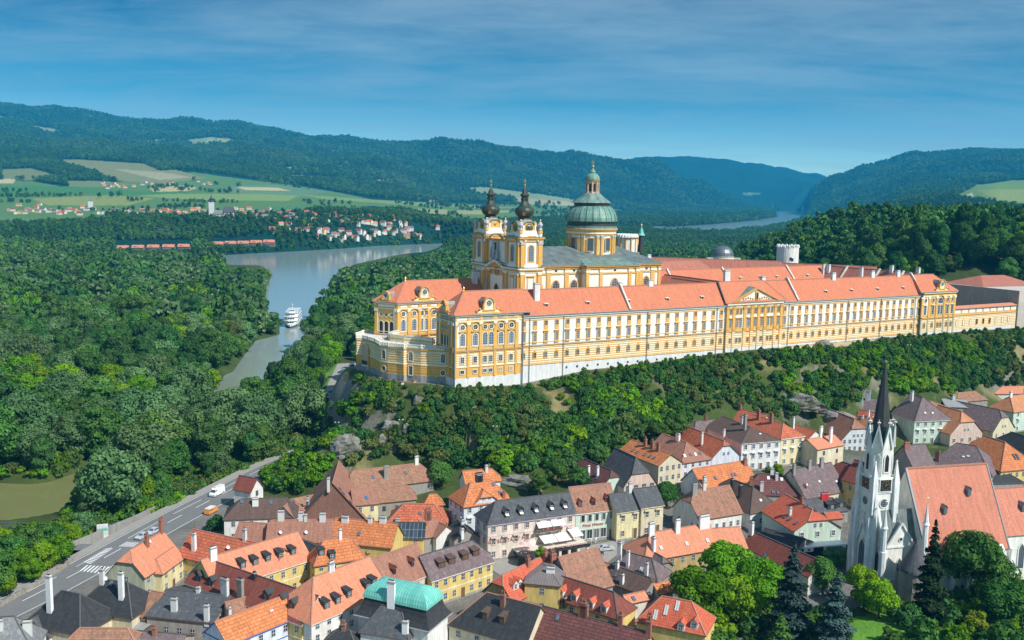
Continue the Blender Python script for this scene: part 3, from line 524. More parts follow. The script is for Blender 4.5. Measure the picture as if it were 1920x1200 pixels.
for i,u in enumerate(pu):
    if i==2:
        for du in (-1.25,1.25): WIN+=[(FP,u+du,41.5,winmesh('arch',1.9,4.6,surr='a_cream',sw=.2,bars=(1,4),glass='glasslit')),(FP,u+du,47.2,winmesh('oval',1.7,1.7,surr='a_cream',sw=.2,bars=(1,1))),(FP,u+du*.95,35.2,winmesh('rect',1.5,2.3,surr='a_cream',sw=.2,bars=(1,2))),(FP,u+du*.95,31.4,winmesh('rect',1.5,1.3,surr='a_white',sw=.15,bars=(1,0)))]
        arc_mould(FP,wb,u,48.4,2.7,'a_orange2',flat=.5)
    else:
        WIN+=[(FP,u,41.5,winmesh('arch',2.0,4.4,surr='a_cream',sw=.25,bars=(2,4),glass='glasslit')),(FP,u,47.2,winmesh('oval',1.9,1.9,surr='a_cream',sw=.25,bars=(1,1))),(FP,u,35.2,winmesh('rect',1.5,2.2,surr='a_cream',sw=.2,ped=.8,bars=(1,2)))]
        WIN.append((FP,u,31.4,winmesh('rect',1.5,1.3,surr='a_white',sw=.15,bars=(1,0),glass='glass' if i<2 else 'a_orange2')))
        arc_mould(FP,wb,u,48.8,1.6,'a_orange2',flat=.7); FP.box(wb,u-1.5,u+1.5,46.35,46.75,-.2,.45,'a_orange2')
FW=Face((s0-.2,12.8),(s0-.2,-1.2))
rich_face(FW,14,wb,[],None,[.5,13.5,3.4,10.6],white=[(2,1),(12,1)])
DOORS=[]
def westface(f,c0,root):
    for i,du in enumerate((-2.4,0,2.4)):
        DOORS.append((f,c0+du,root)); 
        x=winmesh('arch',1.7,4.9,frame=None,surr='a_cream',sw=.25,glass='dark'); f.put('door',x,c0+du,40.2,root,.0)
        x=winmesh('oval',1.5,1.5,surr='a_cream',sw=.2,bars=(1,1)); f.put('window',x,c0+du,46.9,root,.0)
westface(FW,7,SW)
wb.build('wall',SW)
# east pavilion
eb=MB(); FE=Face((sE,-1.2),(sP1,-1.2)); LE=sP1-sE; eb.box(sE,sP1,-1.2,13,15,32.7,'a_base',bot=False); eb.box(sE,sP1,-1.2,13,32.7,39.6,'a_cream'); eb.box(sE,sP1,-1.2,13,39.6,52.2,'a_orange')
stripes(FE,eb,0,LE); FE.box(eb,-.2,LE+.2,39.4,39.8,-.2,.45,'a_orange2'); FE.box(eb,-.2,LE+.2,50,50.3,-.2,.3,'a_cream'); FE.box(eb,-.3,LE+.3,51.5,52.1,-.2,.7,'a_cream'); FE.box(eb,-.5,LE+.5,52.1,52.4,-.2,1.,'w_greywall')
eu=[s_of(p,-1.2)-sE for p in (1734.5,1749,1762.5,1776,1784.5)]
for p in (1728.5,1741,1755.5,1770,1780,1789): 
    u=s_of(p,-1.2)-sE; FE.box(eb,u-.6,u+.6,40,50,-.2,.35,'a_orange'); FE.box(eb,u-.8,u+.8,49.,50,-.2,.5,'a_cream'); FE.box(eb,u-.45,u+.45,15,39.4,-.2,.25,'w_dim')
for u in (s_of(1731.5,-1.2)-sE,s_of(1738,-1.2)-sE,LE-.6): FE.box(eb,u-.6,u+.6,41,50,-.1,.08,'a_white')
for i,u in enumerate(eu):
    if i==2:
        for du in (-1.05,1.05): WIN.append((FE,u+du,41.2,winmesh('rect',1.7,4.4,surr='a_cream',sw=.15,bars=(1,3)))); WIN.append((FE,u+du,35.,w_low))
        WIN.append((FE,u,46.5,winmesh('arch',3.6,2.8,surr='a_cream',sw=.2,bars=(2,1)))); arc_mould(FE,eb,u,48,2.4,'a_orange2')
    else: WIN+=[(FE,u,41.2,winmesh('rect',1.7,4.2,surr='a_cream',sw=.2,hood=.2,bars=(1,3))),(FE,u,47.,winmesh('oval',1.7,2.2,surr='a_cream',sw=.2,bars=(1,1))),(FE,u,35.,w_low)]
eb.build('pavilion_wall',SW)
# scrolled gables on the pavilions
def attic(f,u,root,z=52.8,k=1.,deep=5.,cop='zinc'):
    mb=MB(); pr=[(-4.6,0),(4.6,0),(4.4,.8),(3.4,1.2),(2.5,1.6),(2.2,3.4),(1.9,4.6),(1.1,5.6),(0,5.9),(-1.1,5.6),(-1.9,4.6),(-2.2,3.4),(-2.5,1.6),(-3.4,1.2),(-4.4,.8)]
    P=[(u+a*k,z+b_*k) for a,b_ in pr]; fpoly(f,mb,P,.5,'a_cream'); fpoly(f,mb,[(u+(a-u)*1.,b_) for a,b_ in P][::-1],-.6,'a_orange')
    for a,b_ in zip(P,P[1:]+P[:1]): mb.poly([(*f.at(a[0],.5),a[1]),(*f.at(b_[0],.5),b_[1]),(*f.at(b_[0],-.6),b_[1]),(*f.at(a[0],-.6),a[1])],'a_orange2')
    arc_mould(f,mb,u,z+3.9*k,1.7*k,'a_orange2',w=.45,d=.95); f.box(mb,u-2.6*k,u+2.6*k,z+1.1*k,z+1.5*k,.3,.9,'a_orange'); f.box(mb,u-5*k,u+5*k,z,z+.5,.3,.75,'a_orange')
    for sg in (-1,1): f.box(mb,u+sg*2.1*k-.3,u+sg*2.1*k+.3,z+1.5*k,z+3.5*k,.4,.8,'a_orange'); mb.ball((*f.at(u+sg*3.6*k,.3),z+1.7*k),.5*k,'a_orange',6); mb.ball((*f.at(u+sg*4.9*k,.3),z+1.*k),.5*k,'gold',6)
    # little metal roof running back into the main roof
    a,b_,c=[(*f.at(u-2.3*k,-.6),z+1.5),(*f.at(u-2.3*k,-.6),z+4.3*k),(*f.at(u,-.6),z+5.6*k)],[(*f.at(u+2.3*k,-.6),z+1.5),(*f.at(u+2.3*k,-.6),z+4.3*k),(*f.at(u,-.6),z+5.6*k)],0
    e1=(*f.at(u-2.3*k,-deep),z+4.3*k); e2=(*f.at(u,-deep-1.2),z+5.6*k); e3=(*f.at(u+2.3*k,-deep),z+4.3*k); e4=(*f.at(u-2.3*k,-1.5),z+1.5); e5=(*f.at(u+2.3*k,-1.5),z+1.5)
    mb.poly([a[1],a[2],e2,e1],cop); mb.poly([b_[1],e3,e2,b_[2]],cop); mb.poly([a[0],a[1],e1,e4],cop); mb.poly([b_[0],e5,e3,b_[1]],cop)
    g=mb.build('gable',root); f.put('window',winmesh('oval',2.2*k,2.2*k,surr='a_cream',sw=.25,bars=(2,2)),u,z+2.6*k,g,.5); return g
attic(FP,pu[2],SW); attic(FW,7,SW,k=.75,cop='m_grey'); attic(FE,eu[2],SW,z=52.4,k=.95,cop='zinc')
# roofs
rb=MB(); roofx(rb,-2,sE+4,0,13,51.2,59.9,'t_abbey'); roofx(rb,s0,4,-1.2,13.,52.8,60.4,'t_abbey',hipW=7.,ov=.7); roofx(rb,sE-2,sP1,-1.2,13.,52.4,60.1,'t_abbey',hipW=2,hipE=9,ov=.8)
roofx(rb,sC0-.5,sC1+.5,-.7,13,52.1,60.2,'t_abbey',hipW=1.5,hipE=6,ov=.9)
cs0,cs1=sC0+p0,sC0+p1; cm=(cs0+cs1)/2
rb.poly([(cs0-.7,-1.1,52.2),(cm,-1.1,57.9),(cm,4.6,58.2),(cs0+1.2,0.8,53.)],'m_verdigris'); rb.poly([(cs1+.7,-1.1,52.2),(cm,-1.1,57.9),(cm,4.6,58.2),(cs1-1.2,.8,53.)],'m_verdigris')
for px_ in (1179,1494,1722):
    s=s_of(px_,0,51.5)
    if px_==1722: s=sE-.5
    rb.beam((s,-.8,51.3),(s,6.5,60.6),.7,1.3,'w_offwhite'); rb.beam((s,13.8,51.3),(s,6.5,60.6),.7,1.3,'w_offwhite'); rb.beam((s,-.8,52),(s,6.5,61.3),.9,.2,'w_greywall')
sL=s_of(1353,0,52); rb.beam((sL+1.2,-1.,52.2),(sL+2.6,6.2,60.3),.5,.5,'dark')
rb.build('roof',SW)
for px_,py_ in ((1022,573),(1100,571),(1176,567),(1249,562),(1314,560),(1488,551),(1546,549),(1594,546),(1643,543),(1691,540)):
    s=s_of(px_,2.6,54.5); d=MB(); d.box(-.7,.7,-1.1,1.2,0,1.2,'w_dim'); d.poly([(-.95,-1.5,1.05),(.95,-1.5,1.05),(.95,1.6,1.75),(-.95,1.6,1.75)],'w_offwhite'); d.poly([(-.5,-1.12,.2),(.5,-1.12,.2),(.5,-1.12,1.),(-.5,-1.12,1.)],'dark'); d.build('dormer',SW,(s,2.6,53.8))
for px_,w,h,t_,n2 in ((1006,2.2,6.5,3.8,1),(1162,2,2.2,7,1),(1219,2.2,2.4,6.5,1),(1362,2.8,6.2,7.2,0),(1430,2,3.,7.2,0),(1476,1.6,1.6,7.4,0),(1562,2.2,3.2,6.2,0),(1635,2.2,3.,6.5,0),(1683,2,2.8,6.5,0),(1706,2.2,3.,8,0)):
    s=s_of(px_,t_,60); zz=51.2+8.7*(1-abs(6.5-t_)/6.5)-.6; chim('chimney',s,t_,zz,zz+h,w,1.4,SW,'a_base')
for px_ in (992.5,1056,1213,1343,1477.5,1588,1650,1714): 
    mb=MB(); s=s_of(px_,0,42); mb.box(-.08,.08,-.42,-.22,24,50.9,'w_greywall' if 0 else 'zinc'); mb.build('downpipe',SW,(s,0,0))
for x,y in ((0.2,-1.5),(s0-.1,-1.6),(sE-.3,-.9)): mb=MB(); mb.box(-.2,.2,-.3,.1,24,52.4,'zinc'); mb.build('downpipe',SW,(x,y,0))
WIN.sort(key=lambda q:-(q[3].dimensions.z if hasattr(q[3],'dimensions') else 0)+q[1]*.004+q[0].p[0]*.004)
for f,u,z,me in WIN[:100]: f.put('window',me,u,z,SW)
def merge_windows(lst,parent,name='window'):
    mb=MB(); mb.ms=[]
    for f,u,z,me in lst:
        x0,y0=f.at(u,.1); c,s_=cos(f.a),sin(f.a); ms=[mm.name for mm in me.materials]
        for p in me.polygons:
            mb.poly([(x0+v.x*c-v.y*s_,y0+v.x*s_+v.y*c,z+v.z) for v in (me.vertices[i].co for i in p.vertices)],ms[p.material_index],[(0,0)]*len(p.vertices))
    o=mb.build(name,parent); o['kind']='stuff'; return o
merge_windows(WIN[100:],SW)
# === north wing with its west pavilion
NW=thing('abbey_wing','yellow north wing of the abbey with hipped salmon roof shaded by the church towers','abbey wing',(A0[0],A0[1],0),TH)
Q=[(-31,42),(9,44.5),(9,59),(-24,60),(-37,50.5)]; nb=MB(); nb.prism(Q,20,34,'a_cream',bot=False); nb.prism(Q,34,39.6,'a_cream'); nb.prism(Q,39.6,52.7,'a_orange')
FN=Face(Q[0],Q[1]); FNW=Face(Q[4],Q[0]); LN=FN.L; NWIN=[]
for z in STR[2:]: FN.box(nb,0,LN,z,z+.27,-.2,.08,'a_orange')
def ofx(f,px_,z=45):
    lo,hi=-20,80
    for _ in range(40):
        m_=(lo+hi)/2; x,y=f.at(m_)
        if proj(*st_xy(x,y),z)[0]<px_: lo=m_
        else: hi=m_
    return lo
rich_face(FN,LN,nb,[],None,[ofx(FN,p) for p in (747,767,787,804,822)],white=[(ofx(FN,p),1.6) for p in (765,764,789)])
rich_face(FNW,FNW.L,nb,[],None,[.5,FNW.L-.5],white=[(1.1,.8),(FNW.L-1.4,1.2)])
for p in (756,776.5,791.5,798.5,813):
    u=ofx(FN,p); FN.put('window',winmesh('arch',2.0,4.6,surr='a_cream',sw=.25,bars=(2,4),glass='glasslit'),u,41.4,NW); FN.put('window',winmesh('oval',1.8,1.9,surr='a_cream',sw=.25,bars=(1,1)),u,47.2,NW); arc_mould(FN,nb,u,48.8,1.6,'a_orange2',flat=.7)
    FN.put('window',winmesh('rect',1.4,2,surr='a_cream',sw=.2,bars=(1,1)),u,35.3,NW)
nb.build('wall',NW); westface(FNW,FNW.L/2,NW); attic(FN,ofx(FN,795),NW,k=1.,cop='zinc'); attic(FNW,FNW.L/2,NW,k=.7,cop='m_grey')
rb=MB(); E0=[(-32,41.2),(12,43.6),(12,60),(-24.6,61),(-38.2,51)]; r0,r1=(-24,51,60.4),(12,51.8,60.4)
rb.poly([(*E0[0],52.8),(*E0[1],52.8),r1,r0],'t_abbey'); rb.poly([(*E0[2],52.8),(*E0[3],52.8),r0,r1],'t_abbey'); rb.poly([(*E0[4],52.8),(*E0[0],52.8),r0],'t_abbey'); rb.poly([(*E0[3],52.8),(*E0[4],52.8),r0],'t_abbey')
rb.beam(r0,r1,.5,.3,'ridge_l'); rb.beam((*E0[0],52.8),r0,.4,.3,'ridge_l'); rb.beam((*E0[4],52.8),r0,.4,.3,'ridge_l'); rb.build('roof',NW)
chim('chimney',6.5,50,58,63.5,2.2,1.6,NW,'a_base'); 
mb=MB(); mb.lathe(0,0,[(.35,0),(.15,.5),(.4,1),(.05,1.5),(.01,2.4)],6,'gold'); mb.build('finial',NW,(-24,51,60.4)); mb=MB(); mb.lathe(0,0,[(.35,0),(.15,.5),(.4,1),(.05,1.5),(.01,2.4)],6,'gold'); mb.build('finial',SW,(-20.5,5.9,60.4))
# === forecourt terrace
TR=thing('terrace','curved striped forecourt terrace with balustrade and tall arched loggia at the abbey tip','terrace',(A0[0],A0[1],0),TH)
zp=40.6; TP=[loc_st(*atz(a,b_,zp)) for a,b_ in ((848,650.5),(815,648.5),(790,647.5),(763,645),(757,646),(745,644.5),(728,643),(713,641),(704,635),(690,630.5),(681,628.5),(669,628.5),(668,624),(680,619.5),(698,617))]
back=[(-30,43),(-27.2,13)]; poly=TP+back; poly=poly[::-1]
A_=sum(a[0]*b_[1]-b_[0]*a[1] for a,b_ in zip(poly,poly[1:]+poly[:1]))
if A_<0: poly=poly[::-1]
tb=MB(); tb.prism(poly,28,39.4,'a_cream','w_offwhite'); n_=len(poly)
def offs(P,o):
    out=[]
    for i in range(len(P)):
        a,b_,c=P[i-1],P[i],P[(i+1)%len(P)]; d1=hypot(b_[0]-a[0],b_[1]-a[1]); d2=hypot(c[0]-b_[0],c[1]-b_[1])
        n1=((b_[1]-a[1])/d1,-(b_[0]-a[0])/d1); n2=((c[1]-b_[1])/d2,-(c[0]-b_[0])/d2); mx,my=n1[0]+n2[0],n1[1]+n2[1]; q=max(.6,(mx*mx+my*my)/2); out.append((b_[0]+mx*o/q,b_[1]+my*o/q))
    return out
for z in (33.9,34.8,35.7,36.6,37.4): tb.prism(offs(poly,.1),z,z+.3,'a_orange',cap=True)
tb.prism(offs(poly,.12),29.4,33.2,'a_orange',cap=True)
for z in (30.1,30.4,31.3,32.2): tb.prism(offs(poly,.17),z,z+.16,'a_orange2',cap=True)
tb.prism(offs(poly,.25),33.2,33.55,'a_cream'); tb.prism(offs(poly,.3),38.6,39.0,'a_orange2'); tb.prism(offs(poly,.2),20,29.4,'rubble')
tb.build('wall',TR)
pb=MB()
for a,b_ in zip(TP[:-1],TP[1:]):
    d=hypot(b_[0]-a[0],b_[1]-a[1]); f=Face(b_,a) 
    f2=Face(a,b_); side=1
    f2.box(pb,-.3,.3,39.4,40.8,-.35,.35,'a_cream'); f2.box(pb,0,d,40.35,40.6,-.22,.22,'a_white'); f2.box(pb,0,d,39.4,39.6,-.22,.22,'a_white')
    k=max(1,int(d/.7))
    for i in range(k): f2.box(pb,d*(i+.5)/k-.13,d*(i+.5)/k+.13,39.6,40.35,-.13,.13,'a_white')
pb.build('balustrade',TR)
# loggia arch on the western nose, windows below the balustrade
def facing(i):
    a,b_=TP[i],TP[i+1]; f=Face(a,b_)
    if f.n[0]*((a[0]+b_[0])/2+20)+f.n[1]*((a[1]+b_[1])/2-30)<0: f=Face(b_,a)
    return f
for i,k_ in ((0,.5),(2,.3),(6,.5)):
    f=facing(i); f.put('window',winmesh('arch',1.6,3.2,surr='a_cream',sw=.3,bars=(1,2)),f.L*k_,34.6,TR,.25)
    f.put('window' if i!=2 else 'door',winmesh('oval',1.8,1.9,surr='a_cream',sw=.3,bars=(1,1)) if i!=2 else winmesh('rect',1.5,3.2,frame=None,surr='a_cream',sw=.3,glass='greenshut'),f.L*k_,30. if i!=2 else 29.4,TR,.3)
f=facing(9); f.put('arch_opening',winmesh('arch',4.6,8.2,frame=None,surr='a_cream',sw=.5,glass='w_peach'),f.L*.45,29.3,TR,.42); 
mb=MB(); f.box(mb,f.L*.45-2.1,f.L*.45+2.1,29.5,31.,.5,.62,'iron'); f.box(mb,f.L*.45-3.4,f.L*.45-2.7,28,36,.5,.9,'a_orange'); f.box(mb,f.L*.45+2.7,f.L*.45+3.4,28,36,.5,.9,'a_orange'); mb.build('railing',TR)
# inner curved ramp wall
rw=MB(); RP=[(-31,41.5),(-36,38),(-37.5,33),(-34.5,27),(-29.5,22),(-27.6,17)]
for a,b_ in zip(RP[:-1],RP[1:]): f2=Face(a,b_); f2.box(rw,-.2,f2.L+.2,39.4,42.,-.4,.4,'a_cream'); f2.box(rw,-.3,f2.L+.3,40.3,40.8,-.46,.46,'a_orange'); f2.box(rw,-.3,f2.L+.3,41.8,42.1,-.6,.6,'w_offwhite')
rw.build('parapet',TR)
# courtyard wall between the two pavilions
cw_=MB(); cw_.box(-10,-8.5,13,44,33,40.5,'a_cream'); 
for z in STR[2:]: cw_.box(-10.15,-8.4,13,44,z,z+.36,'a_orange')
cw_.build('court_wall',TR)
# fence on the rock below the terrace
FNC=thing('rail_fence','white pillar fence with iron rails below the curved terrace','fence',(A0[0],A0[1],0),TH)
fp=[loc_st(*atz(a,b_,25.8)) for a,b_ in ((702,712),(714,717),(733,722),(754,725),(777,722.5),(801,720),(823,718),(843,716))]
for a in fp: mb=MB(); mb.box(-.5,.5,-.5,.5,-4,1.9,'a_base'); mb.box(-.6,.6,-.6,.6,1.9,2.3,'brick'); mb.build('pillar',FNC,(a[0],a[1],25.4))
mb=MB()
for a,b_ in zip(fp[:-1],fp[1:]):
    f2=Face(a,b_); f2.box(mb,0,f2.L,20,25.6,-.3,.3,'a_base')
    for z in (25.9,26.9): f2.box(mb,0,f2.L,z,z+.08,-.04,.04,'iron')
    k=int(f2.L/.5)
    for i in range(k): f2.box(mb,f2.L*i/k,f2.L*i/k+.05,25.6,26.9,-.03,.03,'iron')
mb.build('rails',FNC)
# === east end: low wall and beyond
sX=s_of(1905); EWL=thing('bastion_wall','low yellow striped bastion wall with blind niches right of the end pavilion','wall',(A0[0],A0[1],0),TH)
mb=MB(); FX=Face((sP1,-.6),(sX,-.6)); mb.box(sP1,sX,-.6,1.4,15,32.7,'a_base',bot=False); mb.box(sP1,sX,-.6,1.4,32.7,39.6,'a_cream'); mb.box(sP1,sX,-.4,1.4,39.6,43,'a_orange'); stripes(FX,mb,0,FX.L); FX.box(mb,0,FX.L,39.5,39.9,-.3,.3,'a_orange2')
for i in range(9): FX.box(mb,1+i*FX.L/9.,FX.L/9.-.2+i*FX.L/9.,40.6,42.3,-.3,0.0,'a_white')
FX.box(mb,0,FX.L,42.8,43.1,-.3,.5,'w_greywall'); mb.poly([(sP1,-1.2,43.1),(sX,-1.2,43.1),(sX,1.8,44.2),(sP1,1.8,44.2)],'t_salmon'); mb.build('wall',EWL)
for i in range(9):
    FX.put('niche',winmesh('rect',1.2,2.6,frame=None,surr='a_orange',sw=.2,bars=(0,0),glass='dark' if 3<=i<=5 else 'a_white'),3+i*(FX.L-4)/9.,34.7,EWL)
EB=thing('annex_building','plain grey-brown annex block with one arched window behind the low bastion wall','building',(A0[0],A0[1],0),TH)
mb=MB(); mb.prism([(297,-1.4),(340,-8),(352,42),(272,58),(270,50),(297,46)],20,50.5,'greyconc'); mb.prism([(270,50),(297,46),(297,-1),(298,-1),(300,50),(272,58)],20,50.4,'greyconc'); mb.build('wall',EB)
f=Face((283,57),(299,0)); 
def hiproof(pts4,zr,mat,root,ze,name='roof'):
    a,b_,c,d=pts4; r=MB(); m1=((a[0]+d[0])/2*.7+(b_[0]+c[0])/2*.3,(a[1]+d[1])/2*.7+(b_[1]+c[1])/2*.3,zr); m2=((a[0]+d[0])/2*.3+(b_[0]+c[0])/2*.7,(a[1]+d[1])/2*.3+(b_[1]+c[1])/2*.7,zr)
    A_,B_,C_,D_=[(*p,ze) for p in (a,b_,c,d)]; r.poly([A_,B_,m2,m1],mat); r.poly([C_,D_,m1,m2],mat); r.poly([D_,A_,m1],mat); r.poly([B_,C_,m2],mat); r.poly([D_,C_,B_,A_],mat); return r.build(name,root)
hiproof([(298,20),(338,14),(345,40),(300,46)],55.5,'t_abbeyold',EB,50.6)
# === courtyard wings behind
def wing(label,line,w,ze,zr,mat,h0=25,hw=0,he=0,wallm='a_cream'):
    "line: (s0,t0,s1,t1) of the ridge"
    s0_,t0_,s1_,t1_=line; L_=hypot(s1_-s0_,t1_-t0_); a=atan2(t1_-t0_,s1_-s0_); r=thing('abbey_wing',label,'abbey wing',(*st_xy(s0_,t0_),0),TH+a,'courtyard wings of the abbey')
    mb=MB(); mb.box(0,L_,-w/2,w/2,h0,ze,wallm,bot=False); mb.build('wall',r); rb=MB(); roofx(rb,0,L_,-w/2,w/2,ze,zr,mat,hipW=hw,hipE=he,ov=.6); rb.build('roof',r); return r,L_
wr,L_=wing('salmon-roofed inner wing running parallel behind the south wing, two fire walls on it',(100,67,232,71),14,52,60,'t_abbey')
for u in (57.,103.,21.): mb=MB(); mb.beam((u,-7.6,51.8),(u,0,60.5),.8,1.2,'w_offwhite'); mb.build('fire_wall',wr)
for u in (38,66,80,92,115): d=MB(); d.box(-.7,.7,-1.1,1.2,0,1.2,'w_dim'); d.poly([(-.95,-1.5,1.05),(.95,-1.5,1.05),(.95,1.6,1.75),(-.95,1.6,1.75)],'w_offwhite'); d.build('dormer',wr,(u,-4.2,54.4))
chim('chimney',14,-.5,58.5,63,2,1.3,wr,'a_base'); chim('chimney',128,-4,55,60.5,2,1.3,wr,'a_base')
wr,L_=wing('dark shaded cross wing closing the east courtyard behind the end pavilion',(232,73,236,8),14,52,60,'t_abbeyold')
for u in (18,38,52): mb=MB(); mb.beam((u,-7.6,51.8),(u,0,60.5),.8,1.1,'w_offwhite'); mb.build('fire_wall',wr)
for u,v in ((8,-3),(30,-4.5),(45,-.4),(60,-.2)): chim('chimney',u,v,56,62.5 if v>-2 else 60.5,1.8,1.3,wr,'a_base')
wing('short salmon cross wing just right of the choir',(106,45,106,12),13,51.5,58.6,'t_abbey')
wing('salmon cross wing with fire wall in the middle courtyard',(117,64,117,12),12,51.5,58.4,'t_abbey')
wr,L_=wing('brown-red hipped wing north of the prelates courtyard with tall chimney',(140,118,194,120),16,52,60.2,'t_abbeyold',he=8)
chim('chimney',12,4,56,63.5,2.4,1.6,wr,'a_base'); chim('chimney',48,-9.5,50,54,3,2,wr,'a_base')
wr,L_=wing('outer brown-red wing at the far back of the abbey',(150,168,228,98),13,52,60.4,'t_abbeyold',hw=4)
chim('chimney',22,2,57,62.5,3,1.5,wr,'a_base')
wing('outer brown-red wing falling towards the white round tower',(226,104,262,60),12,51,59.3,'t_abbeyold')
# round tower with battlements
rx_,ry_=loc_st(*atz(1481,488,60)); RT=thing('round_tower','white round tower with battlements behind the red abbey roofs','tower',(*st_xy(rx_+4,ry_+6),0),TH)
mb=MB(); R_=19.5/1800*hypot(*st_xy(rx_,ry_)); ztop=CH-(462-375)/1800*st_xy(rx_+4,ry_+6)[1]
mb.lathe(0,0,[(R_*1.04,30),(R_,ztop),(R_*.86,ztop),(R_*.86,ztop-1.2)],28,['w_white','w_white','dark','dark']); mb.build('wall',RT)
mb=MB()
for i in range(14):
    a=2*pi*i/14; c,s_=cos(a)*R_*.94,sin(a)*R_*.94; mb.lathe(c,s_,[(.75,ztop-.2),(.75,ztop+.7),(.35,ztop+1.5),(.1,ztop+1.6)],6,'w_white')
mb.build('battlement',RT)
for da_,z in ((-1.4,ztop-7.5),(-.9,ztop-8.)): a=-pi/2-TH*0+da_*.35+.0; mb=MB(); mb.box(-.5,.5,-.25,.1,0,1.7,'dark'); mb.build('window',RT,(cos(a)*R_*1.01,sin(a)*R_*1.01,z),a+pi/2)
# dome pavilion
dx_,dy_=atz(1355,480,58); DP=thing('domed_pavilion','low grey metal dome half hidden behind the red abbey roofs','dome',(dx_,dy_,0),0)
mb=MB(); k=dy_/1800; mb.lathe(0,0,[(21*k,40),(21*k,57.2),(20.5*k,58.2),(19.5*k,60.2),(16*k,62.4),(10*k,63.9),(3*k,64.5),(.1,64.6)],24,['a_cream','m_grey']+['zinc']*6); mb.box(-30*k,32*k,-10*k,10*k,40,57,'w_offwhite','m_grey'); mb.build('dome',DP)
# crenellated tower behind the choir
cx_,cy_=atz(1176,460,66); CT=thing('gate_tower','squat white tower with scalloped yellow crown behind the church choir','tower',(cx_,cy_,0),0)
k=cy_/1800; mb=MB(); mb.lathe(0,0,[(19.5*k,30),(19.5*k,74-3.2)],12,'a_white',ph=.26)
for i in range(12): a=.26+pi*2*i/12; mb.lathe(19.3*k*cos(a),19.3*k*sin(a),[(.6,50),(.6,71)],4,'a_orange')
for i in range(24): a=.26+pi*2*i/24; mb.lathe(19*k*cos(a),19*k*sin(a),[(1.3,71.),(1.3,71.8),(1.0,72.7),(.1,73.)],6,'a_white')
mb.build('wall',CT)
# === the abbey church
CHU=thing('abbey_church','yellow baroque abbey church with twin onion towers and large green dome','church',(A0[0],A0[1],0),TH)
ct=37.5; sW=9.5; tS=18.; tN=57.; sT=19.5; sEnd=s_of(1238,tS,60)
cb_=MB()
def pilaster(f,mb,u,z0,z1,w=1.3,cap='a_cream',mat='a_orange'):
    f.box(mb,u-w/2,u+w/2,z0,z1-1.5,-.2,.4,mat); f.box(mb,u-w/2-.2,u+w/2+.2,z1-1.5,z1-.2,-.2,.6,cap); f.box(mb,u-w/2-.25,u+w/2+.25,z1-.35,z1,-.2,.75,mat)
# nave, transept and choir body
cb_.box(sT,sEnd,tS+.5,tN-.5,30,66.8,'a_white',bot=False); sTr0,sTr1=s_of(1098,tS-3,60),s_of(1196,tS-3,60)
cb_.box(sTr0,sTr1,tS-2.8,tN+2.8,30,66.8,'a_white',bot=False)
for f in (Face((sT,tS+.5),(sEnd,tS+.5)),Face((sTr0,tS-2.8),(sTr1,tS-2.8)),Face((sEnd,tS+.5),(sEnd,tN-.5)),Face((sTr0,tS+.5),(sTr0,tS-2.8)),Face((sTr1,tS-2.8),(sTr1,tS+.5))):
    f.box(cb_,-.1,f.L+.1,64.2,64.8,-.2,.35,'a_orange'); f.box(cb_,-.1,f.L+.1,66.4,67.1,-.2,.6,'a_orange'); f.box(cb_,-.3,f.L+.3,67.1,67.6,-.2,1.1,'a_orange2'); f.box(cb_,-.4,f.L+.4,67.6,67.8,-.2,1.3,'m_grey')
def sx_(p,t=tS,z=60): return s_of(p,t,z)
fN=Face((sT,tS+.5),(sEnd,tS+.5))
for p in (1029,1063,1090,1202,1224,1236): pilaster(fN,cb_,sx_(p)-sT,50,66.3,1.9 if p!=1236 else 1.,mat='a_orange')
fT=Face((sTr0,tS-2.8),(sTr1,tS-2.8))
for p in (1101,1126,1180,1194): pilaster(fT,cb_,sx_(p,tS-2.8)-sTr0,50,66.3,1.5)
for f,ref,p,w,z in ((fN,sT,1011,3.2,57.4),(fN,sT,1043,3.2,58.),(fN,sT,1077,3.2,58.),(fT,sTr0,1152,3.4,58.2),(fN,sT,1212.5,2.8,59.2)):
    t_=tS if f is fN else tS-2.8; u=sx_(p,t_)-ref; f.put('window',winmesh('oval',w,w*1.5,surr='a_orange',sw=.4,bars=(3,4)),u,z-1.1,CHU)
    f.box(cb_,u-3.6,u+3.6,65,66.1,-.1,.08,'a_white'); f.put('vent',winmesh('rect',1.1,.7,frame=None,surr=None,bars=(0,0),glass='dark'),u,65.2,CHU)
cb_.build('nave_wall',CHU)
# roofs of nave and choir
rb=MB(); mt='m_verdigris'; ze=67.8; zr=74.2
def hipq(mb,s0_,s1_,t0_,t1_,ze,zr,mat,w0,w1):
    tm=(t0_+t1_)/2; r0,r1=(s0_+w0,tm,zr),(s1_-w1,tm,zr); A,B,C,D=(s0_,t0_,ze),(s1_,t0_,ze),(s1_,t1_,ze),(s0_,t1_,ze)
    mb.poly([A,B,r1,r0],mat); mb.poly([C,D,r0,r1],mat); mb.poly([D,A,r0],mat); mb.poly([B,C,r1],mat)
seam('m_slateroof',(.075,.095,.10),(.20,.25,.24),.7); hipq(rb,sT-.5,sEnd+1,tS-.7,tN+.7,ze,zr,'m_slateroof',.1,11); hipq(rb,sTr0-1,sTr1+1,tS-4,tN+4,ze,72.8,mt,9,9)
rb.build('roof',CHU)
# small louvred lantern at the choir end
mb=MB(); lx=s_of(1202,ct,76); mb.lathe(0,0,[(1.5,-2),(1.3,1.2),(1.1,1.2),(1.1,5.2),(1.7,5.3),(1.1,6.2),(.8,7.2),(.25,8.6),(.2,9.4),(.45,9.7),(.2,10.1),(.02,11)],8,['m_dark','m_dark','m_dark','m_copper','m_copper','m_copper','m_copper','m_copper','gold','gold','gold']); mb.build('lantern',CHU,(lx,ct,73.2))
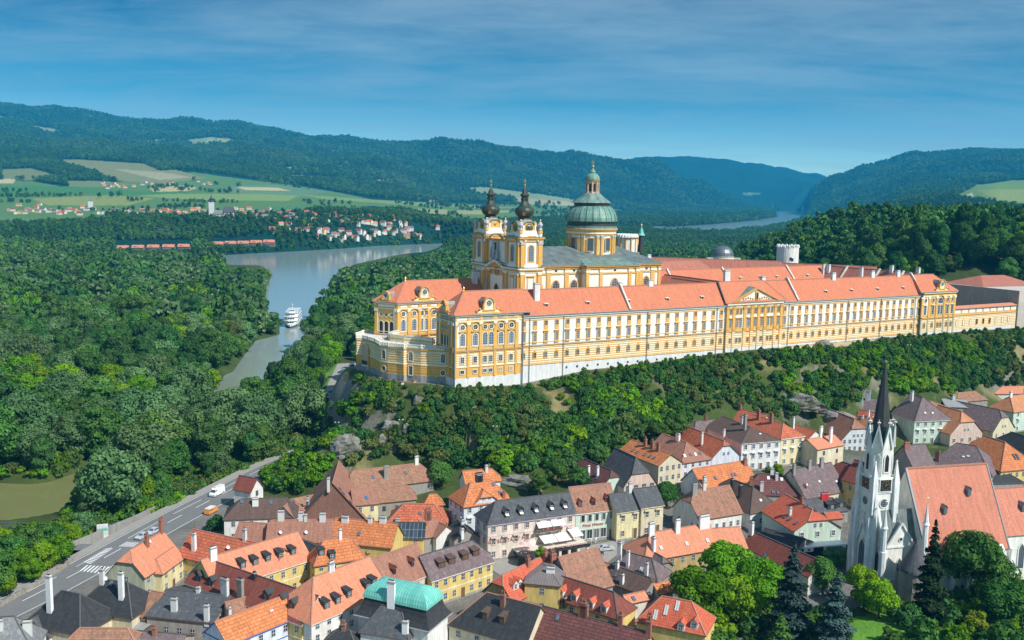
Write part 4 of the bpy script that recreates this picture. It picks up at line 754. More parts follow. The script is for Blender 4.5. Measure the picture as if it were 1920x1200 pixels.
# drum and dome
dc=s_of(1108,ct,78); DO=MB(); nD=16; R=10.0
DO.lathe(0,0,[(R,70),(R,80.9)],nD,'a_white',ph=pi/16); DO.lathe(0,0,[(R+.3,79.),(R+.3,79.5),(R+.6,79.6),(R+.6,80.3),(R+1.3,81.3),(R+1.3,81.8),(R+.8,82.)],32,['a_orange','a_orange','a_cream','a_orange','a_orange2','m_grey','m_grey'],caps=False)
for i in range(8):
    a=TH*0+pi/8+i*pi/4+radians(10)
    for da_ in (-.10,.10):
        c,s_=cos(a+da_)*(R+.15),sin(a+da_)*(R+.15); DO.lathe(c,s_,[(.75,70),(.75,78.),(.95,78.1),(.95,79.)],4,['a_orange','a_orange','statue'],ph=a+pi/4)
drum=DO.build('drum',CHU,(dc,ct,0))
for i in range(8):
    a=i*pi/4+radians(10); me=winmesh('rect',2.5,5.2,frame='iron',surr='a_orange',sw=.3,bars=(2,4)); link('window',me,CHU,(dc+cos(a)*(R+.12),ct+sin(a)*(R+.12),72.6),a+pi/2)
DO=MB(); DO.lathe(0,0,[(R+.9,82),(R+1,82.8),(R+.2,83.),(R+.2,84.4),(R+1.,84.8),(R+.9,86.3),(R+.3,88.2),(R-.7,89.8),(R-2.1,91),(R-2.5,91.1),(R-2.4,92.2),(R-1.8,92.4),(R-3.2,93.6),(R-4.8,94.7),(R-6.4,96.2),(3.2,96.5)],24,['m_dome','m_dark','m_dark','m_dome','m_dome','m_dome','m_dome','m_dome','m_dark','m_dark','m_dark','m_verdigris','m_verdigris','m_verdigris','m_verdigris'])
for i in range(24):
    a=2*pi*i/24; P=[(R+1.05,84.9),(R+.95,86.3),(R+.35,88.2),(R-.65,89.8),(R-2.1,91)]
    for p,q in zip(P[:-1],P[1:]): DO.beam((p[0]*cos(a),p[0]*sin(a),p[1]),(q[0]*cos(a),q[0]*sin(a),q[1]),.16,.22,'m_verdigris')
DO.build('dome',CHU,(dc,ct,0))
LN_=MB(); LN_.lathe(0,0,[(3.2,95.5),(3.,96.5),(2.2,96.6),(2.2,101.3),(3.,101.4),(3.1,101.9)],16,['w_peach','w_peach','a_cream','a_orange','a_orange2','m_dome'])
for i in range(8):
    a=i*pi/4+.2; LN_.lathe(2.6*cos(a),2.6*sin(a),[(.5,96.2),(.4,97.5),(.35,101.2)],6,'w_peach'); a+=pi/8; LN_.box(0,0,0,0,0,0,'dark'); x,y=2.24*cos(a),2.24*sin(a); LN_.lathe(x,y,[(.45,97.2),(.45,100.4)],6,'dark')
LN_.lathe(0,0,[(3.15,101.8),(3.2,102.2),(2.9,103.4),(2.1,104.3),(1.2,104.8),(1.35,105.3),(.5,106.4),(.3,107.2)],16,['m_dome']*7)
LN_.build('dome_lantern',CHU,(dc,ct,0)); 
mb=MB(); mb.ball((0,0,107.6),.6,'gold'); mb.lathe(0,0,[(.15,107),(.12,110.2)],6,'gold'); mb.box(-.6,.6,-.08,.08,109.2,109.45,'gold'); mb.build('cross',CHU,(dc,ct,0),-TH)
# towers
ZC=66.4; ZT=78.6
def tower(t0,t1,root,clock):
    mb=MB(); s0,s1=sW,sT; mb.box(s0,s1,t0,t1,30,ZT,'a_orange'); fs=[Face((s0,t0),(s1,t0)),Face((s0,t1),(s0,t0)),Face((s1,t0),(s1,t1)),Face((s1,t1),(s0,t1))]
    for k,f in enumerate(fs):
        Lf=f.L
        for z0,z1 in ((50.5,ZC-1.4),(ZC+2,ZT-1.8)):
            f.box(mb,2.3,Lf-2.3,z0,z1,-.1,.12,'a_white')
            for u in (1.1,Lf-1.1): f.box(mb,u-.75,u+.75,z0-1.,z1+.2,-.2,.5,'a_orange'); f.box(mb,u-.95,u+.95,z1-.7,z1+.3,-.2,.7,'a_cream' if z0<60 else 'statue')
            for u in (2.25,Lf-2.25): f.box(mb,u-.3,u+.3,z0,z1,-.2,.28,'a_orange2')
        for z,m_,d in ((ZC-1.2,'a_cream',.35),(ZC-.5,'a_orange2',.8),(ZC,'a_white',.95),(ZC+.35,'m_verdigris',.8),(ZT-1.5,'a_orange',.4),(ZT-.9,'a_cream',.5),(ZT-.3,'a_orange2',1.),(ZT+.1,'m_verdigris',.9)):
            f.box(mb,-d*.6,Lf+d*.6,z,z+.5,-.2,d,m_)
        f.box(mb,1.9,Lf-1.9,ZC+.8,ZC+2.,-.2,.45,'a_white')
        arc_mould(f,mb,Lf/2,ZT-1.4,Lf*.27,'a_cream',w=.5,d=.75,flat=.55); arc_mould(f,mb,Lf/2,ZT-.9,Lf*.33,'a_orange2',w=.4,d=1.0,flat=.5)
    mb.build('tower_wall',root)
    for k,f in enumerate(fs[:2]):
        f.put('window',winmesh('arch',2.3,6.3,frame='statue' if k==0 else None,surr='a_orange',sw=.35,bars=(2,5),glass='glasslit' if k==0 else 'glass'),f.L/2,ZC+3.1,root,.12)
        f.put('niche',winmesh('rect',2.3,11,frame=None,surr='a_orange',sw=.5,glass='a_white',hood=.2),f.L/2,52,root,.12)
    # attic with clocks, concave shoulders
    cx,cy=(s0+s1)/2,(t0+t1)/2; mb=MB(); mb.frust(cx,cy,5,5.2,[(0,ZT),(.25,ZT+1),(.9,ZT+2),(1.4,ZT+3.2),(1.6,ZT+6)],['a_white','a_white','a_white','a_orange'])
    for k in range(4):
        a=k*pi/2; f=Face((cx+3.6*cos(a-pi/2-pi/4)*1.0,cy+3.6*sin(a-pi/2-pi/4)),(cx+3.6*cos(a-pi/4),cy+3.6*sin(a-pi/4))); f=Face((cx-2.6*cos(a)+3.55*sin(a),cy-2.6*sin(a)-3.55*cos(a)),(cx+2.6*cos(a)+3.55*sin(a),cy+2.6*sin(a)-3.55*cos(a)))
        f.box(mb,.2,5.,ZT+2.2,ZT+5.3,-.6,.35,'a_orange'); arc_mould(f,mb,2.6,ZT+5.2,2.0,'m_verdigris',w=.5,d=.8,flat=.55); fpoly(f,mb,[(2.6-2*cos(pi*i/8),ZT+5.2+1.1*sin(pi*i/8)) for i in range(9)],.36,'a_orange'); f.box(mb,-.4,.3,ZT+.5,ZT+5,-.5,.6,'a_cream'); f.box(mb,4.9,5.6,ZT+.5,ZT+5,-.5,.6,'a_cream')
    mb.build('attic',root)
    for k in range(4):
        a=k*pi/2; fx,fy=cx+3.95*sin(a),cy-3.95*cos(a); c=MB()
        if not(clock==0 and k==0):
            c.poly([(1.6*cos(2*pi*i/20),0,1.6*sin(2*pi*i/20)) for i in range(20)],'dark')
            for i in range(12): b_=pi*i/6; c.poly([(1.5*cos(b_-.06),-.04,1.5*sin(b_-.06)),(1.5*cos(b_+.06),-.04,1.5*sin(b_+.06)),(1.05*cos(b_+.08),-.04,1.05*sin(b_+.08)),(1.05*cos(b_-.08),-.04,1.05*sin(b_-.08))],'gold')
            for i in range(20): b_,b2=2*pi*i/20,2*pi*(i+1)/20; c.poly([(r*cos(q),-.03,r*sin(q)) for r,q in ((1.6,b_),(1.6,b2),(1.78,b2),(1.78,b_))],'gold'); c.poly([(r*cos(q),-.03,r*sin(q)) for r,q in ((.75,b_),(.75,b2),(.85,b2),(.85,b_))],'gold')
            c.poly([(-.07,-.06,-.2),(.07,-.06,-.2),(.03,-.06,1.35),(-.03,-.06,1.35)],'gold'); c.poly([(-.1,-.07,-.05),(-.02,-.07,-.12),(.95,-.07,.45),(.9,-.07,.55)],'gold'); c.build('clock',root,(fx,fy,ZT+3.9),a)
        else: c.poly([(.3*cos(2*pi*i/10),0,.3*sin(2*pi*i/10)) for i in range(10)],'bronze'); c.build('roundel',root,(fx,fy,ZT+4),a)
    for x,y in ((s0+.6,t0+.6),(s1-.6,t0+.6),(s0+.6,t1-.6),(s1-.6,t1-.6)): mb=MB(); mb.lathe(x,y,[(.85,ZT+.4),(.85,ZT+1.8),(1.05,ZT+1.9),(.9,ZT+2.8),(.5,ZT+3.2)],8,['a_white','a_cream','a_orange','a_orange']); urn(mb,x,y,ZT+3.1,4.2); mb.build('urn',root)
    z=ZT+4.6; hl=MB(); hl.smooth=False
    hl.lathe(cx,cy,[(4.3,z),(3.6,z+1.3),(2.6,z+2.4),(2.2,z+3.4)],12,['m_grey','m_grey','m_dark'])
    hl.lathe(cx,cy,[(2.2,z+3.4),(3.2,z+4.0),(3.75,z+5.),(3.8,z+6.),(3.4,z+6.9),(2.6,z+7.4),(2.1,z+7.9)],16,['m_dark','bronze','bronze','m_dark','m_dark','bronze'])
    for i in range(8):
        a=2*pi*i/8+.2; hl.beam((cx+3.3*cos(a),cy+3.3*sin(a),z+4.1),(cx+3.75*cos(a),cy+3.75*sin(a),z+5.4),1.1,.25,'gold' if i%2 else 'bronze'); hl.beam((cx+3.75*cos(a),cy+3.75*sin(a),z+5.6),(cx+3.3*cos(a),cy+3.3*sin(a),z+6.9),1.1,.25,'bronze')
    hl.lathe(cx,cy,[(2.2,z+7.7),(1.9,z+8.5),(1.45,z+9.4),(1.35,z+11.3),(1.85,z+11.6),(1.9,z+12.),(1.2,z+12.7),(.95,z+13.6),(.3,z+14.6),(.2,z+15.3)],8,['bronze','bronze','bronze','m_dark','bronze','m_dark','m_dark','m_dark','gold'])
    for i in range(4): a=pi/4*0+i*pi/2; hl.lathe(cx+1.4*cos(a),cy+1.4*sin(a),[(.28,z+9.8),(.28,z+10.8)],6,'dark')
    hl.build('onion_dome',root)
    mb=MB(); mb.ball((cx,cy,z+15.6),.5,'gold'); mb.lathe(cx,cy,[(.14,z+15),(.1,z+18.3)],6,'gold'); mb.beam((cx-.7,cy,z+17.4),(cx+.7,cy,z+17.4),.16,.16,'gold'); mb.build('cross',root)
wT=11.; tower(tS,tS+wT,CHU,1); tower(tN-wT,tN,CHU,0)
# centre bay with the gable and its statues
mb=MB(); f=Face((sW+.8,tN-wT),(sW+.8,tS+wT)); Lc=f.L; mb.box(sW+.8,sT,tS+wT,tN-wT,30,77,'a_orange')
f.box(mb,3.,Lc-3.,51,63,-.1,.15,'a_white'); arc_mould(f,mb,Lc/2,62.8,Lc/2-3.1,'a_orange2',flat=.6)
for u in (1.2,2.6,Lc-2.6,Lc-1.2): f.box(mb,u-.5,u+.5,50,ZC-1,-.2,.5,'a_orange2'); f.box(mb,u-.6,u+.6,ZC-2,ZC-1,-.2,.65,'a_cream')
f.box(mb,0,Lc,ZC-1.2,ZC-.7,-.2,.6,'a_cream')
for i in range(10):
    u0,u1=Lc*i/10,Lc*(i+1)/10; h=2.4*sin(pi*(i+.5)/10)**2; f.box(mb,u0,u1,ZC-.6+h,ZC+.4+h,-.2,1.4,'a_orange2' if 0 else 'a_white'); f.box(mb,u0,u1,ZC+.4+h,ZC+.7+h,-.2,1.6,'m_verdigris')
f.box(mb,2,Lc-2,ZC+2,77,-.1,.2,'a_white'); f.box(mb,Lc/2-2.2,Lc/2+2.2,ZC+3,76,.1,.9,'statue'); f.box(mb,0,Lc,76.8,77.6,-.2,.8,'a_orange2'); arc_mould(f,mb,Lc/2,77.4,Lc*.28,'a_orange2',w=.6,d=1,flat=.4)
mb.build('facade_wall',CHU)
f.put('window',winmesh('oval',3.4,6.2,frame='iron',surr='a_orange',sw=.4,bars=(2,4)),Lc/2,53.2,CHU,.2); f.put('window',winmesh('oval',2,2.1,frame=None,surr='a_orange2',sw=.5,bars=(0,0)),Lc/2,63.3,CHU,.5); f.put('window',winmesh('arch',2.2,4.8,frame=None,surr='a_cream',sw=.3),Lc/2+.4,ZC+5,CHU,1.)
def statue(mb,x,y,z,h): mb.lathe(x,y,[(.9,z),(.9,z+.5),(.5,z+.55),(.62,z+.3*h),(.42,z+.55*h),(.58,z+.75*h),(.22,z+.82*h),(.3,z+.9*h),(.05,z+h)],7,'statue')
for (x_,y_),z_,h_ in [(f.at(Lc/2-2.4,1.6),ZC+3.2,4.6),(f.at(Lc/2,1.6),ZC+3.8,6.5),(f.at(Lc/2+2.4,1.6),ZC+3.2,4.6),(f.at(Lc/2-.8,1.6),ZC+6.5,4.2),(f.at(-1.4,1.),ZC+1.2,4.2),(f.at(Lc+1.4,1.),ZC+1.2,4.2),(f.at(.8,.8),55,6),(f.at(Lc-.8,.8),55,6)]:
    mb=MB(); statue(mb,x_,y_,z_,h_); mb.build('statue',CHU)
# ---------------- the town: every house from the two ends of its front eave, wall height and a point on its ridge
_vm={}
def house(label,A,B,h,R,roof='t_brown',wall='w_white',ax='x',s=45,k=(1,1),Lg=12,W=None,ch=(),dm=(),sk=(),win='F',fl=None,wk=None,cat='house',name='house',frame='whitepaint',surr=None,trim=None,group=None,dst=None,ov=.35,rm=None,wsize=(1.,1.5),dish=(),gcol=None,ws=2.9,band=None,dormw=1.5,gwin=0):
    z=0
    mx,my=(A[0]+B[0])/2,(A[1]+B[1])/2
    for _ in range(8): x,y=atz(mx,my,z+h); z=.5*z+.5*g1(x,y)
    ze=z+h; a=Vector((*atz(*A,ze),0)); b=Vector((*atz(*B,ze),0)); L0=(b-a).length; ex=(b-a)/L0; ey=Vector((-ex.y,ex.x,0))
    sl=tan(radians(s))
    if ax=='x':
        best=None
        for i in range(280):
            w=3.5+i*.1; rise=sl*w/2; lo,hi=-60,L0+60
            for _ in range(26):
                m_=(lo+hi)/2; p=a+ex*m_+ey*(w/2)
                if proj(p.x,p.y,ze+rise)[0]<R[0]: lo=m_
                else: hi=m_
            e=abs(proj(p.x,p.y,ze+rise)[1]-R[1])
            if best is None or e<best[0]: best=(e,w)
        w=W or best[1]; 
        if W: # fixed depth: let the slope follow
            pass
        rise=sl*w/2; O,X,Y,Ln,Wd=a,ex,ey,L0,w
        if best[0]>3 and not W: print('ridge miss',label,round(best[0],1),round(w,1))
    else:
        w=L0; ins=(1-k[0])*w/2*.9; M_=a+ex*(w/2)+ey*ins; lo,hi=.5,25
        for _ in range(30):
            m_=(lo+hi)/2
            if proj(M_.x,M_.y,ze+m_)[1]>R[1]: lo=m_
            else: hi=m_
        rise=lo; sl=rise/(w/2); O,X,Y,Ln,Wd=b,ey,-ex,Lg,w
    if w>22 or rise>13: print('big',label,round(w,1),round(rise,1))
    rz=atan2(X.y,X.x); root=thing(name,label,cat,(O.x,O.y,ze),rz,group); H_=h+5
    W2=Wd/2; kL,kR=k; inL,inR=(1-kL)*W2*.9,(1-kR)*W2*.9
    if inL+inR>Ln-.2: q=(Ln-.2)/(inL+inR); inL*=q; inR*=q
    # walls
    mb=MB(); mb.box(0,Ln,0,Wd,-H_,0,wall,bot=False)
    for kk,x in ((kL,0.),(kR,Ln)):
        if kk>.02:
            P=[(x,0,0),(x,Wd,0),(x,Wd-kk*W2,kk*rise),(x,kk*W2,kk*rise)]
            if kk>.98: P=P[:3]
            mb.poly(P,gcol or wall)
    if trim:
        for z0 in (-.35,): mb.box(-.06,Ln+.06,-.06,Wd+.06,z0,z0+.25,trim)
        if h>6.5: mb.box(-.05,Ln+.05,-.05,Wd+.05,-3.6,-3.4,trim)
    mb.box(-.04,Ln+.04,-.04,Wd+.04,-H_,-h+.6,'w_greywall')
    mb.build('wall',root)
    # roof: thin shell with eaves and verges
    o=ov; dz=-o*sl; th=.22; rb=MB(); rm=rm or ('ridge_l' if roof in('t_salmon','t_orange','t_red','t_brown','t_mottled','t_old','t_brightred','t_copperorange') else 'ridge_d')
    def end(x,sg,kk,ins):
        xo=x-sg*o if kk>.02 else x-sg*o
        e0,e1=(xo,-o,dz),(xo,Wd+o,dz); r=(x+sg*ins,W2,rise)
        if kk>.98: return e0,e1,(xo,W2,rise),None,None
        if kk>.02: return e0,e1,r,(xo,kk*W2,kk*rise),(xo,Wd-kk*W2,kk*rise)
        return e0,e1,r,None,None
    l0,l1,lr,lv0,lv1=end(0,1,kL,inL); q0,q1,qr,qv0,qv1=end(Ln,-1,kR,inR)
    F1=[l0,q0]+([qv0] if qv0 else [])+[qr,lr]+([lv0] if lv0 else []); F2=[q1,l1]+([lv1] if lv1 else [])+[lr,qr]+([qv1] if qv1 else [])
    rb.poly(F1,roof); rb.poly(F2,roof)
    if kL<.98: rb.poly(([lv1,lv0,lr] if lv0 else [l1,l0,lr]),roof)
    if kR<.98: rb.poly(([qv0,qv1,qr] if qv0 else [q0,q1,qr]),roof)
    per=[l0,q0]+([qv0,qv1] if qv0 else ([qr] if kR>.98 else []))+[q1,l1]+([lv1,lv0] if lv0 else ([lr] if kL>.98 else []))
    fm=trim or 'wood'
    for p,q in zip(per,per[1:]+per[:1]): rb.poly([p,q,(q[0],q[1],q[2]-th),(p[0],p[1],p[2]-th)],fm)
    for P in (F1,F2): rb.poly([(p[0],p[1],p[2]-th) for p in P[::-1]],fm)
    rb.beam(lr,qr,.3,.18,rm)
    for kk,e0,e1,r,v0,v1 in ((kL,l0,l1,lr,lv0,lv1),(kR,q0,q1,qr,qv0,qv1)):
        if kk<.98:
            for c in ((v0,v1) if v0 else (e0,e1)): rb.beam(c,r,.26,.16,rm)
    rb.build('roof',root)
    def roofz(x,y):
        v=min(sl*y,sl*(Wd-y))
        if inL>.05: v=min(v,kL*rise+x*(rise*(1-kL)/inL))
        if inR>.05: v=min(v,kR*rise+(Ln-x)*(rise*(1-kR)/inR))
        return v
    cz=cos(rz); sz=sin(rz)
    def toloc(x,y): dx,dy=x-O.x,y-O.y; return dx*cz+dy*sz,-dx*sz+dy*cz
    def hit(px,py):
        d=ray(px,py); c0=toloc(0,0); prev=None
        t=max(20.,(ze+rise+1-CH)/d[2]*1.0) if d[2]<0 else 100
        for i in range(700):
            X_,Y_,Z_=d[0]*t,d[1]*t,CH+d[2]*t-ze; lx,ly=toloc(X_,Y_)
            if -.4<=lx<=Ln+.4 and -.4<=ly<=Wd+.4 and Z_<=roofz(lx,ly): return lx,ly
            if Z_<-3: break
            t+=.12
        return None
    def side(x,y):
        c={(0):sl*y,(2):sl*(Wd-y)}
        if inL>.05: c[3]=kL*rise+x*(rise*(1-kL)/inL)
        if inR>.05: c[1]=kR*rise+(Ln-x)*(rise*(1-kR)/inR)
        return min(c,key=c.get)
    for c in ch:
        p=hit(c[0],c[1]); hh=c[2] if len(c)>2 else 2.; ww=c[3] if len(c)>3 else .9; mt=c[4] if len(c)>4 else 'plaster'
        if not p: p=(min(max(.1,Ln/2),Ln),W2); print('ch miss',label[:30],c[:2])
        zz=roofz(*p); chim('chimney',p[0],p[1],zz-1.2,zz+hh,ww,.7,root,mt,'w_greywall' if mt!='brick' else 'brick',pots=2 if mt=='brick' else 0)
    for c in dm:
        p=hit(c[0],c[1])
        if not p: print('dm miss',label[:30],c[:2]); continue
        ty=c[2] if len(c)>2 else (dst or 'flat'); sd=side(*p); a_={0:0,1:pi/2,2:pi,3:-pi/2}[sd]; wd_=dormw; hd=1.5; dl=hd/sl+.9 if sl>.3 else 2
        d=MB(); cm,rmt=('w_white','t_brightred') if ty=='red' else (('m_dark','m_dark') if ty in('flat','dark') else (('m_dark','t_slate') if ty=='slate' else (('t_brownslate','t_brownslate') if ty=='brown' else (('t_darkred','t_darkred') if ty=='dred' else ('w_white','m_dark')))))
        z0=-.25
        d.poly([(-wd_/2,0,z0),(wd_/2,0,z0),(wd_/2,0,hd),(-wd_/2,0,hd)],cm)
        for sg in(-1,1): d.poly([(sg*wd_/2,0,z0),(sg*wd_/2,dl,hd),(sg*wd_/2,0,hd)],cm)
        if ty in('flat','brown'): d.prism([(-wd_/2-.15,-.25),(wd_/2+.15,-.25),(wd_/2+.1,dl),(-wd_/2-.1,dl)],hd,hd+.12,rmt); d.poly([(-wd_/2-.15,-.25,hd+.12),(wd_/2+.15,-.25,hd+.12),(wd_/2,dl*.9,hd+.5),(-wd_/2,dl*.9,hd+.5)],rmt)
        else:
            g=.7; d.poly([(-wd_/2,0,hd),(wd_/2,0,hd),(0,0,hd+g)],cm); dl2=(hd+g)/sl+.5
            for sg in(-1,1): d.poly([(sg*(wd_/2+.2),-.25,hd-.18),(0,-.25,hd+g+.05),(0,dl2,hd+g+.05),(sg*(wd_/2+.2),dl,hd-.18)],rmt)
        do=d.build('dormer',root,(p[0],p[1],roofz(*p)),a_); link('window',winmesh('rect',.85,1.05,bars=(1,1),frame='whitepaint' if ty not in('brown','dark','dred') else None,glass='glass' if ty!='brown' else 'wood'),do,(0,-.02,.2))
        if ty=='slate': q=MB(); q.poly([(-.5,-.1,.75),(.5,-.1,.75),(.45,-.75,.35),(-.45,-.75,.35)],'awning'); q.build('shade',do)
    for c in sk:
        p=hit(c[0],c[1])
        if not p: continue
        sd=side(*p); a_={0:0,1:pi/2,2:pi,3:-pi/2}[sd]; hx=1.1 if len(c)<4 else c[3]; d=MB(); d.box(-.4,.4,-.03*1,hx,.05,.17,'iron' if len(c)<3 else c[2],'glasslit' if len(c)<3 else c[2]); ob=d.build('skylight',root,(p[0],p[1],roofz(*p)+.05),0); ob.rotation_euler=(math.atan(sl),0,a_)
        if sd!=0: ob.rotation_euler=(Matrix.Rotation(a_,3,'Z')@Matrix.Rotation(math.atan(sl if sd==2 else sl/.9),3,'X')).to_euler()
    for c in dish:
        p=hit(c[0],c[1]); 
        if p: d=MB(); d.lathe(0,0,[(.05,-.1),(.35,0),(.5,.2)],10,'whitepaint',caps=False); d.beam((0,0,-.1),(0,.35,-.9),.06,.06,'iron'); ob=d.build('satellite_dish',root,(p[0],p[1],roofz(*p)+.8)); ob.rotation_euler=(1.1,0,-rz)
    # windows on the sides asked for: F front (towards camera along AB), L/R the ends
    fl=fl or max(1,int(round(h/3.1))); sm={'x':{'F':0,'R':1,'L':3},'y':{'F':3,'R':0,'L':2}}[ax]
    wk=wk or {}
    for key in win:
        sd=sm[key]; fc={0:Face((0,0),(Ln,0)),1:Face((Ln,0),(Ln,Wd)),2:Face((Ln,Wd),(0,Wd)),3:Face((0,Wd),(0,0))}[sd]
        n_=wk.get(key,max(1,int(fc.L/ws)))
        hh=h/fl
        for r in range(fl):
            zz=-h+hh*r+hh*.32
            for c in range(n_):
                u=fc.L*(c+.5)/n_; me=winmesh('rect',wsize[0],min(wsize[1],hh*.55),frame=frame,surr=surr,sw=.15,bars=(1,1),hood=.15 if (surr and r==1 and h>8) else 0)
                if r==0 and c==n_//2 and fl>1: me=winmesh('rect',1.1,hh*.72,frame=None,glass='wood',surr=surr,sw=.15,name='door'); fc.put('door',me,u,-h+.1,root,.05); continue
                fc.put('window',me,u,zz,root,.03)
        if gwin and ((sd in(1,3))):
            for c in range(gwin): fc.put('window',winmesh('rect',.8,1.1,frame=frame,bars=(1,1)),fc.L/2+(c-(gwin-1)/2)*1.8,.5,root,.03)
    root['_']=0; del root['_']
    return root,dict(z=z,ze=ze,O=O,X=X,Y=Y,L=Ln,W=Wd,rise=rise,sl=sl,rz=rz,roofz=roofz)
H=house
H('pale grey slate house cut off by the bottom left corner',(-60,1232),(62,1222),6,(6,1156),'t_greyslate','w_white',k=(0,0),s=48,ch=((1,1180,1.6,1.),(52,1185,2,1.6)),win='')
H('charcoal hipped house with very tall white chimney beside the road',(46,1166),(150,1188),5,(110,1106),'t_charcoal','w_cream',k=(0,0),s=46,ch=((94,1146,7.5,1.25,'whitepaint'),),win='')
H('low slate roof with a satellite dish sloping to the yard, bottom left',(92,1192),(164,1158),3.5,(88,1147),'t_slate','w_cream',s=30,k=(1,1),dish=((120,1138),),win='F',fl=1)
H('charcoal hipped roof with green copper flashing and white chimney by the crossing',(138,1140),(247,1156),5.5,(198,1086),'t_charcoal','w_cream',k=(0,0),s=45,ch=((192,1094,3,1.),(228,1122,5.5,1.1,'whitepaint')),dish=((199,1092),),sk=((207,1100),),win='')
H('white planked shed with one small window in the yard',(163,1166),(236,1164),2.6,(215,1138),'m_grey','m_light',ax='y',Lg=7,k=(1,1),win='F',fl=1,wk={'F':1})
H('low charcoal hip with two pitches next to the planked shed',(132,1146),(190,1153),4.4,(160,1118),'t_brownslate','w_cream',k=(0,0),s=40,win='')
H('beige yard house under a flat grey felt roof with two chimneys',(275,1153),(398,1166),5.2,(385,1112),'t_slate','w_beige',s=16,k=(1,1),ch=((327,1146,2.6,1.3),(388,1164,3.2,1.),(266,1110,1,.8)),win='FL',fl=1,rm='ridge_d',dish=((273,1108),))
H('open carport with flat grey roof in the back yard',(216,1172),(262,1184),2.8,(252,1158),'m_grey','wood',s=9,k=(1,1),win='')
H('narrow brown tiled lean-to beside the grey felt roof',(252,1152),(272,1156),4.5,(300,1110),'t_mottled','w_peach',s=28,k=(1,1),win='')
H('brown tiled low house at the bottom edge, left of the open carport',(120,1222),(246,1222),4,(170,1177),'t_mottled','w_beige',k=(.4,.4),win='')
H('low purple slate sheds at the bottom edge beside the carport',(236,1214),(330,1222),3.4,(280,1184),'t_purple','w_beige',s=25,k=(1,1),ch=((290,1192,1.5,.8,'brick'),),win='')
H('pale yellow corner house with jerkinhead red tiled roof facing the zebra crossing',(271,1080),(338,1037),6.2,(280,1010),'t_salmon','w_dim',k=(.55,1),s=47,ch=((276,1024,2.4,1.,'brick'),(303,998,3,1.3,'brick')),win='FL',fl=2,wk={'L':1},dish=((282,1020),))
H('small tiled cross wing of the corner house with two satellite dishes',(304,1074),(345,1044),5.6,(306,1038),'t_salmon','w_paleyellow',k=(0,1),s=38,win='F',fl=2,dish=((300,1036),))
H('long striped red tiled house with tall chimneys beside the main road',(334,1040),(505,1080),6,(405,1001),'t_red','w_yellow',k=(1,1),s=42,ch=((364,1032,4,1.1,'whitepaint'),(459,1014,2.6,.9)),dish=((342,1014),(429,1032)),win='F',fl=2,ws=4)
HP=[]
x=H('salmon roofed yellow house with five dormers in a row',(405,1104),(583,1047),7.4,(470,1022),'t_salmon','w_yellow',k=(1,1),s=42,dm=[(456,1066),(479.5,1060),(503,1053),(526.5,1047),(550,1041)],ch=((400,1050,2.6,1.6,'whitepaint'),),win='F',trim='w_white')
H('dark red roofed yellow wing with shaded dormers along the court',(348,1090),(566,1169),7.2,(450,1068),'t_darkred','w_yellow',k=(.2,1),s=44,dm=[(371,1090,'dark'),(394,1099,'dark'),(498,1124,'dark'),(526,1133,'dark'),(546,1142,'dark')],ch=((422,1120,4.,2.,'plaster'),(451,1121,4,1.6,'w_stone'),(477,1086,1.2,.7,'iron')),win='F',trim='w_white')
H('white house with long salmon roof, dormers in twos and threes',(584,1168),(728,1108),8,(625,1068),'t_salmon','w_white',k=(.0,1),s=44,dm=[(613,1142),(634,1133),(655,1121),(690,1106),(702,1098)],ch=((592,1078,1.6,1.4,'whitepaint'),(652,1052,1.4,.9,'whitepaint')),win='F',trim='w_offwhite')
H('yellow mansard house with orange front and dark metal top',(590,1058),(686,1043),8,(640,1008),'t_orange','w_yellow',k=(0,0),s=52,dm=[(603,1043),(623,1049)],ch=((638,1010,2,.7,'whitepaint'),),win='FL')
H('dark metal link roof between the two yellow houses',(532,1020),(588,1044),6.5,(575,1016),'m_dark','w_yellow',k=(1,1),s=24,win='')
H('pink house with brown tiled gable roof and two roof hatches',(716,1109),(810,1072),7.6,(735,1034),'t_brown','w_pink',k=(1,1),s=46,dm=[(740,1078,'dred'),(774,1063,'dred')],win='F',dormw=.8,trim='w_offwhite')
H('yellow house with white pilasters under a weathered purple roof',(810,1087),(924,1051),6.8,(840,1026),'t_purple','w_yellow',k=(1,.3),s=45,dm=[(829,1065,'brown'),(848,1058,'brown'),(873,1051,'brown'),(893,1043,'brown')],win='F',fl=2,wk={'F':7},trim='w_white',dormw=2.)
H('big charcoal slate house with two dormers, bottom centre',(842,1168),(985,1208),7.5,(900,1107),'t_charcoal','w_cream',k=(.0,1),s=44,ch=((943,1136,2.2,1.,'brick'),),dm=[(908,1162,'brown'),(940,1170,'brown')],win='F',ws=4,rm='ridge_l',dormw=1.3)
H('dark maroon tiled roof of the yellow house at the bottom edge',(958,1183),(1195,1246),7.5,(1100,1156),'t_maroon','w_yellow',k=(1,1),s=42,ch=((1058,1144,2.2,2.,'brick'),(1105,1157,2.6,1.2,'brick'),(1163,1173,2,.9,'brick'),(1216,1187,2.2,1,'brick')),win='FL',sk=((1044,1165),))
H('yellow jerkinhead house with bright red roof and paired dormer',(962,1127),(1058,1080),7.6,(984,1058),'t_brightred','w_ochre',k=(.6,1),s=46,dm=[(967,1106,'red'),(975,1102,'red')],ch=((990,1062,1.6,.9,'brick'),(1022,1053,2,1.,'brick'),(1034,1056,2.4,1.3,'brick')),win='FL',wk={'L':3},sk=((1030,1062,'m_light'),))
H('yellow stair tower with flat brown metal roof and white vent',(984,1092),(1050,1098),10.5,(1010,1060),'m_brown','w_yellow',k=(0,0),s=9,win='F',fl=3,wk={'F':1},ch=((1032,1074,1.,1.8,'whitepaint'),),rm='m_brown')
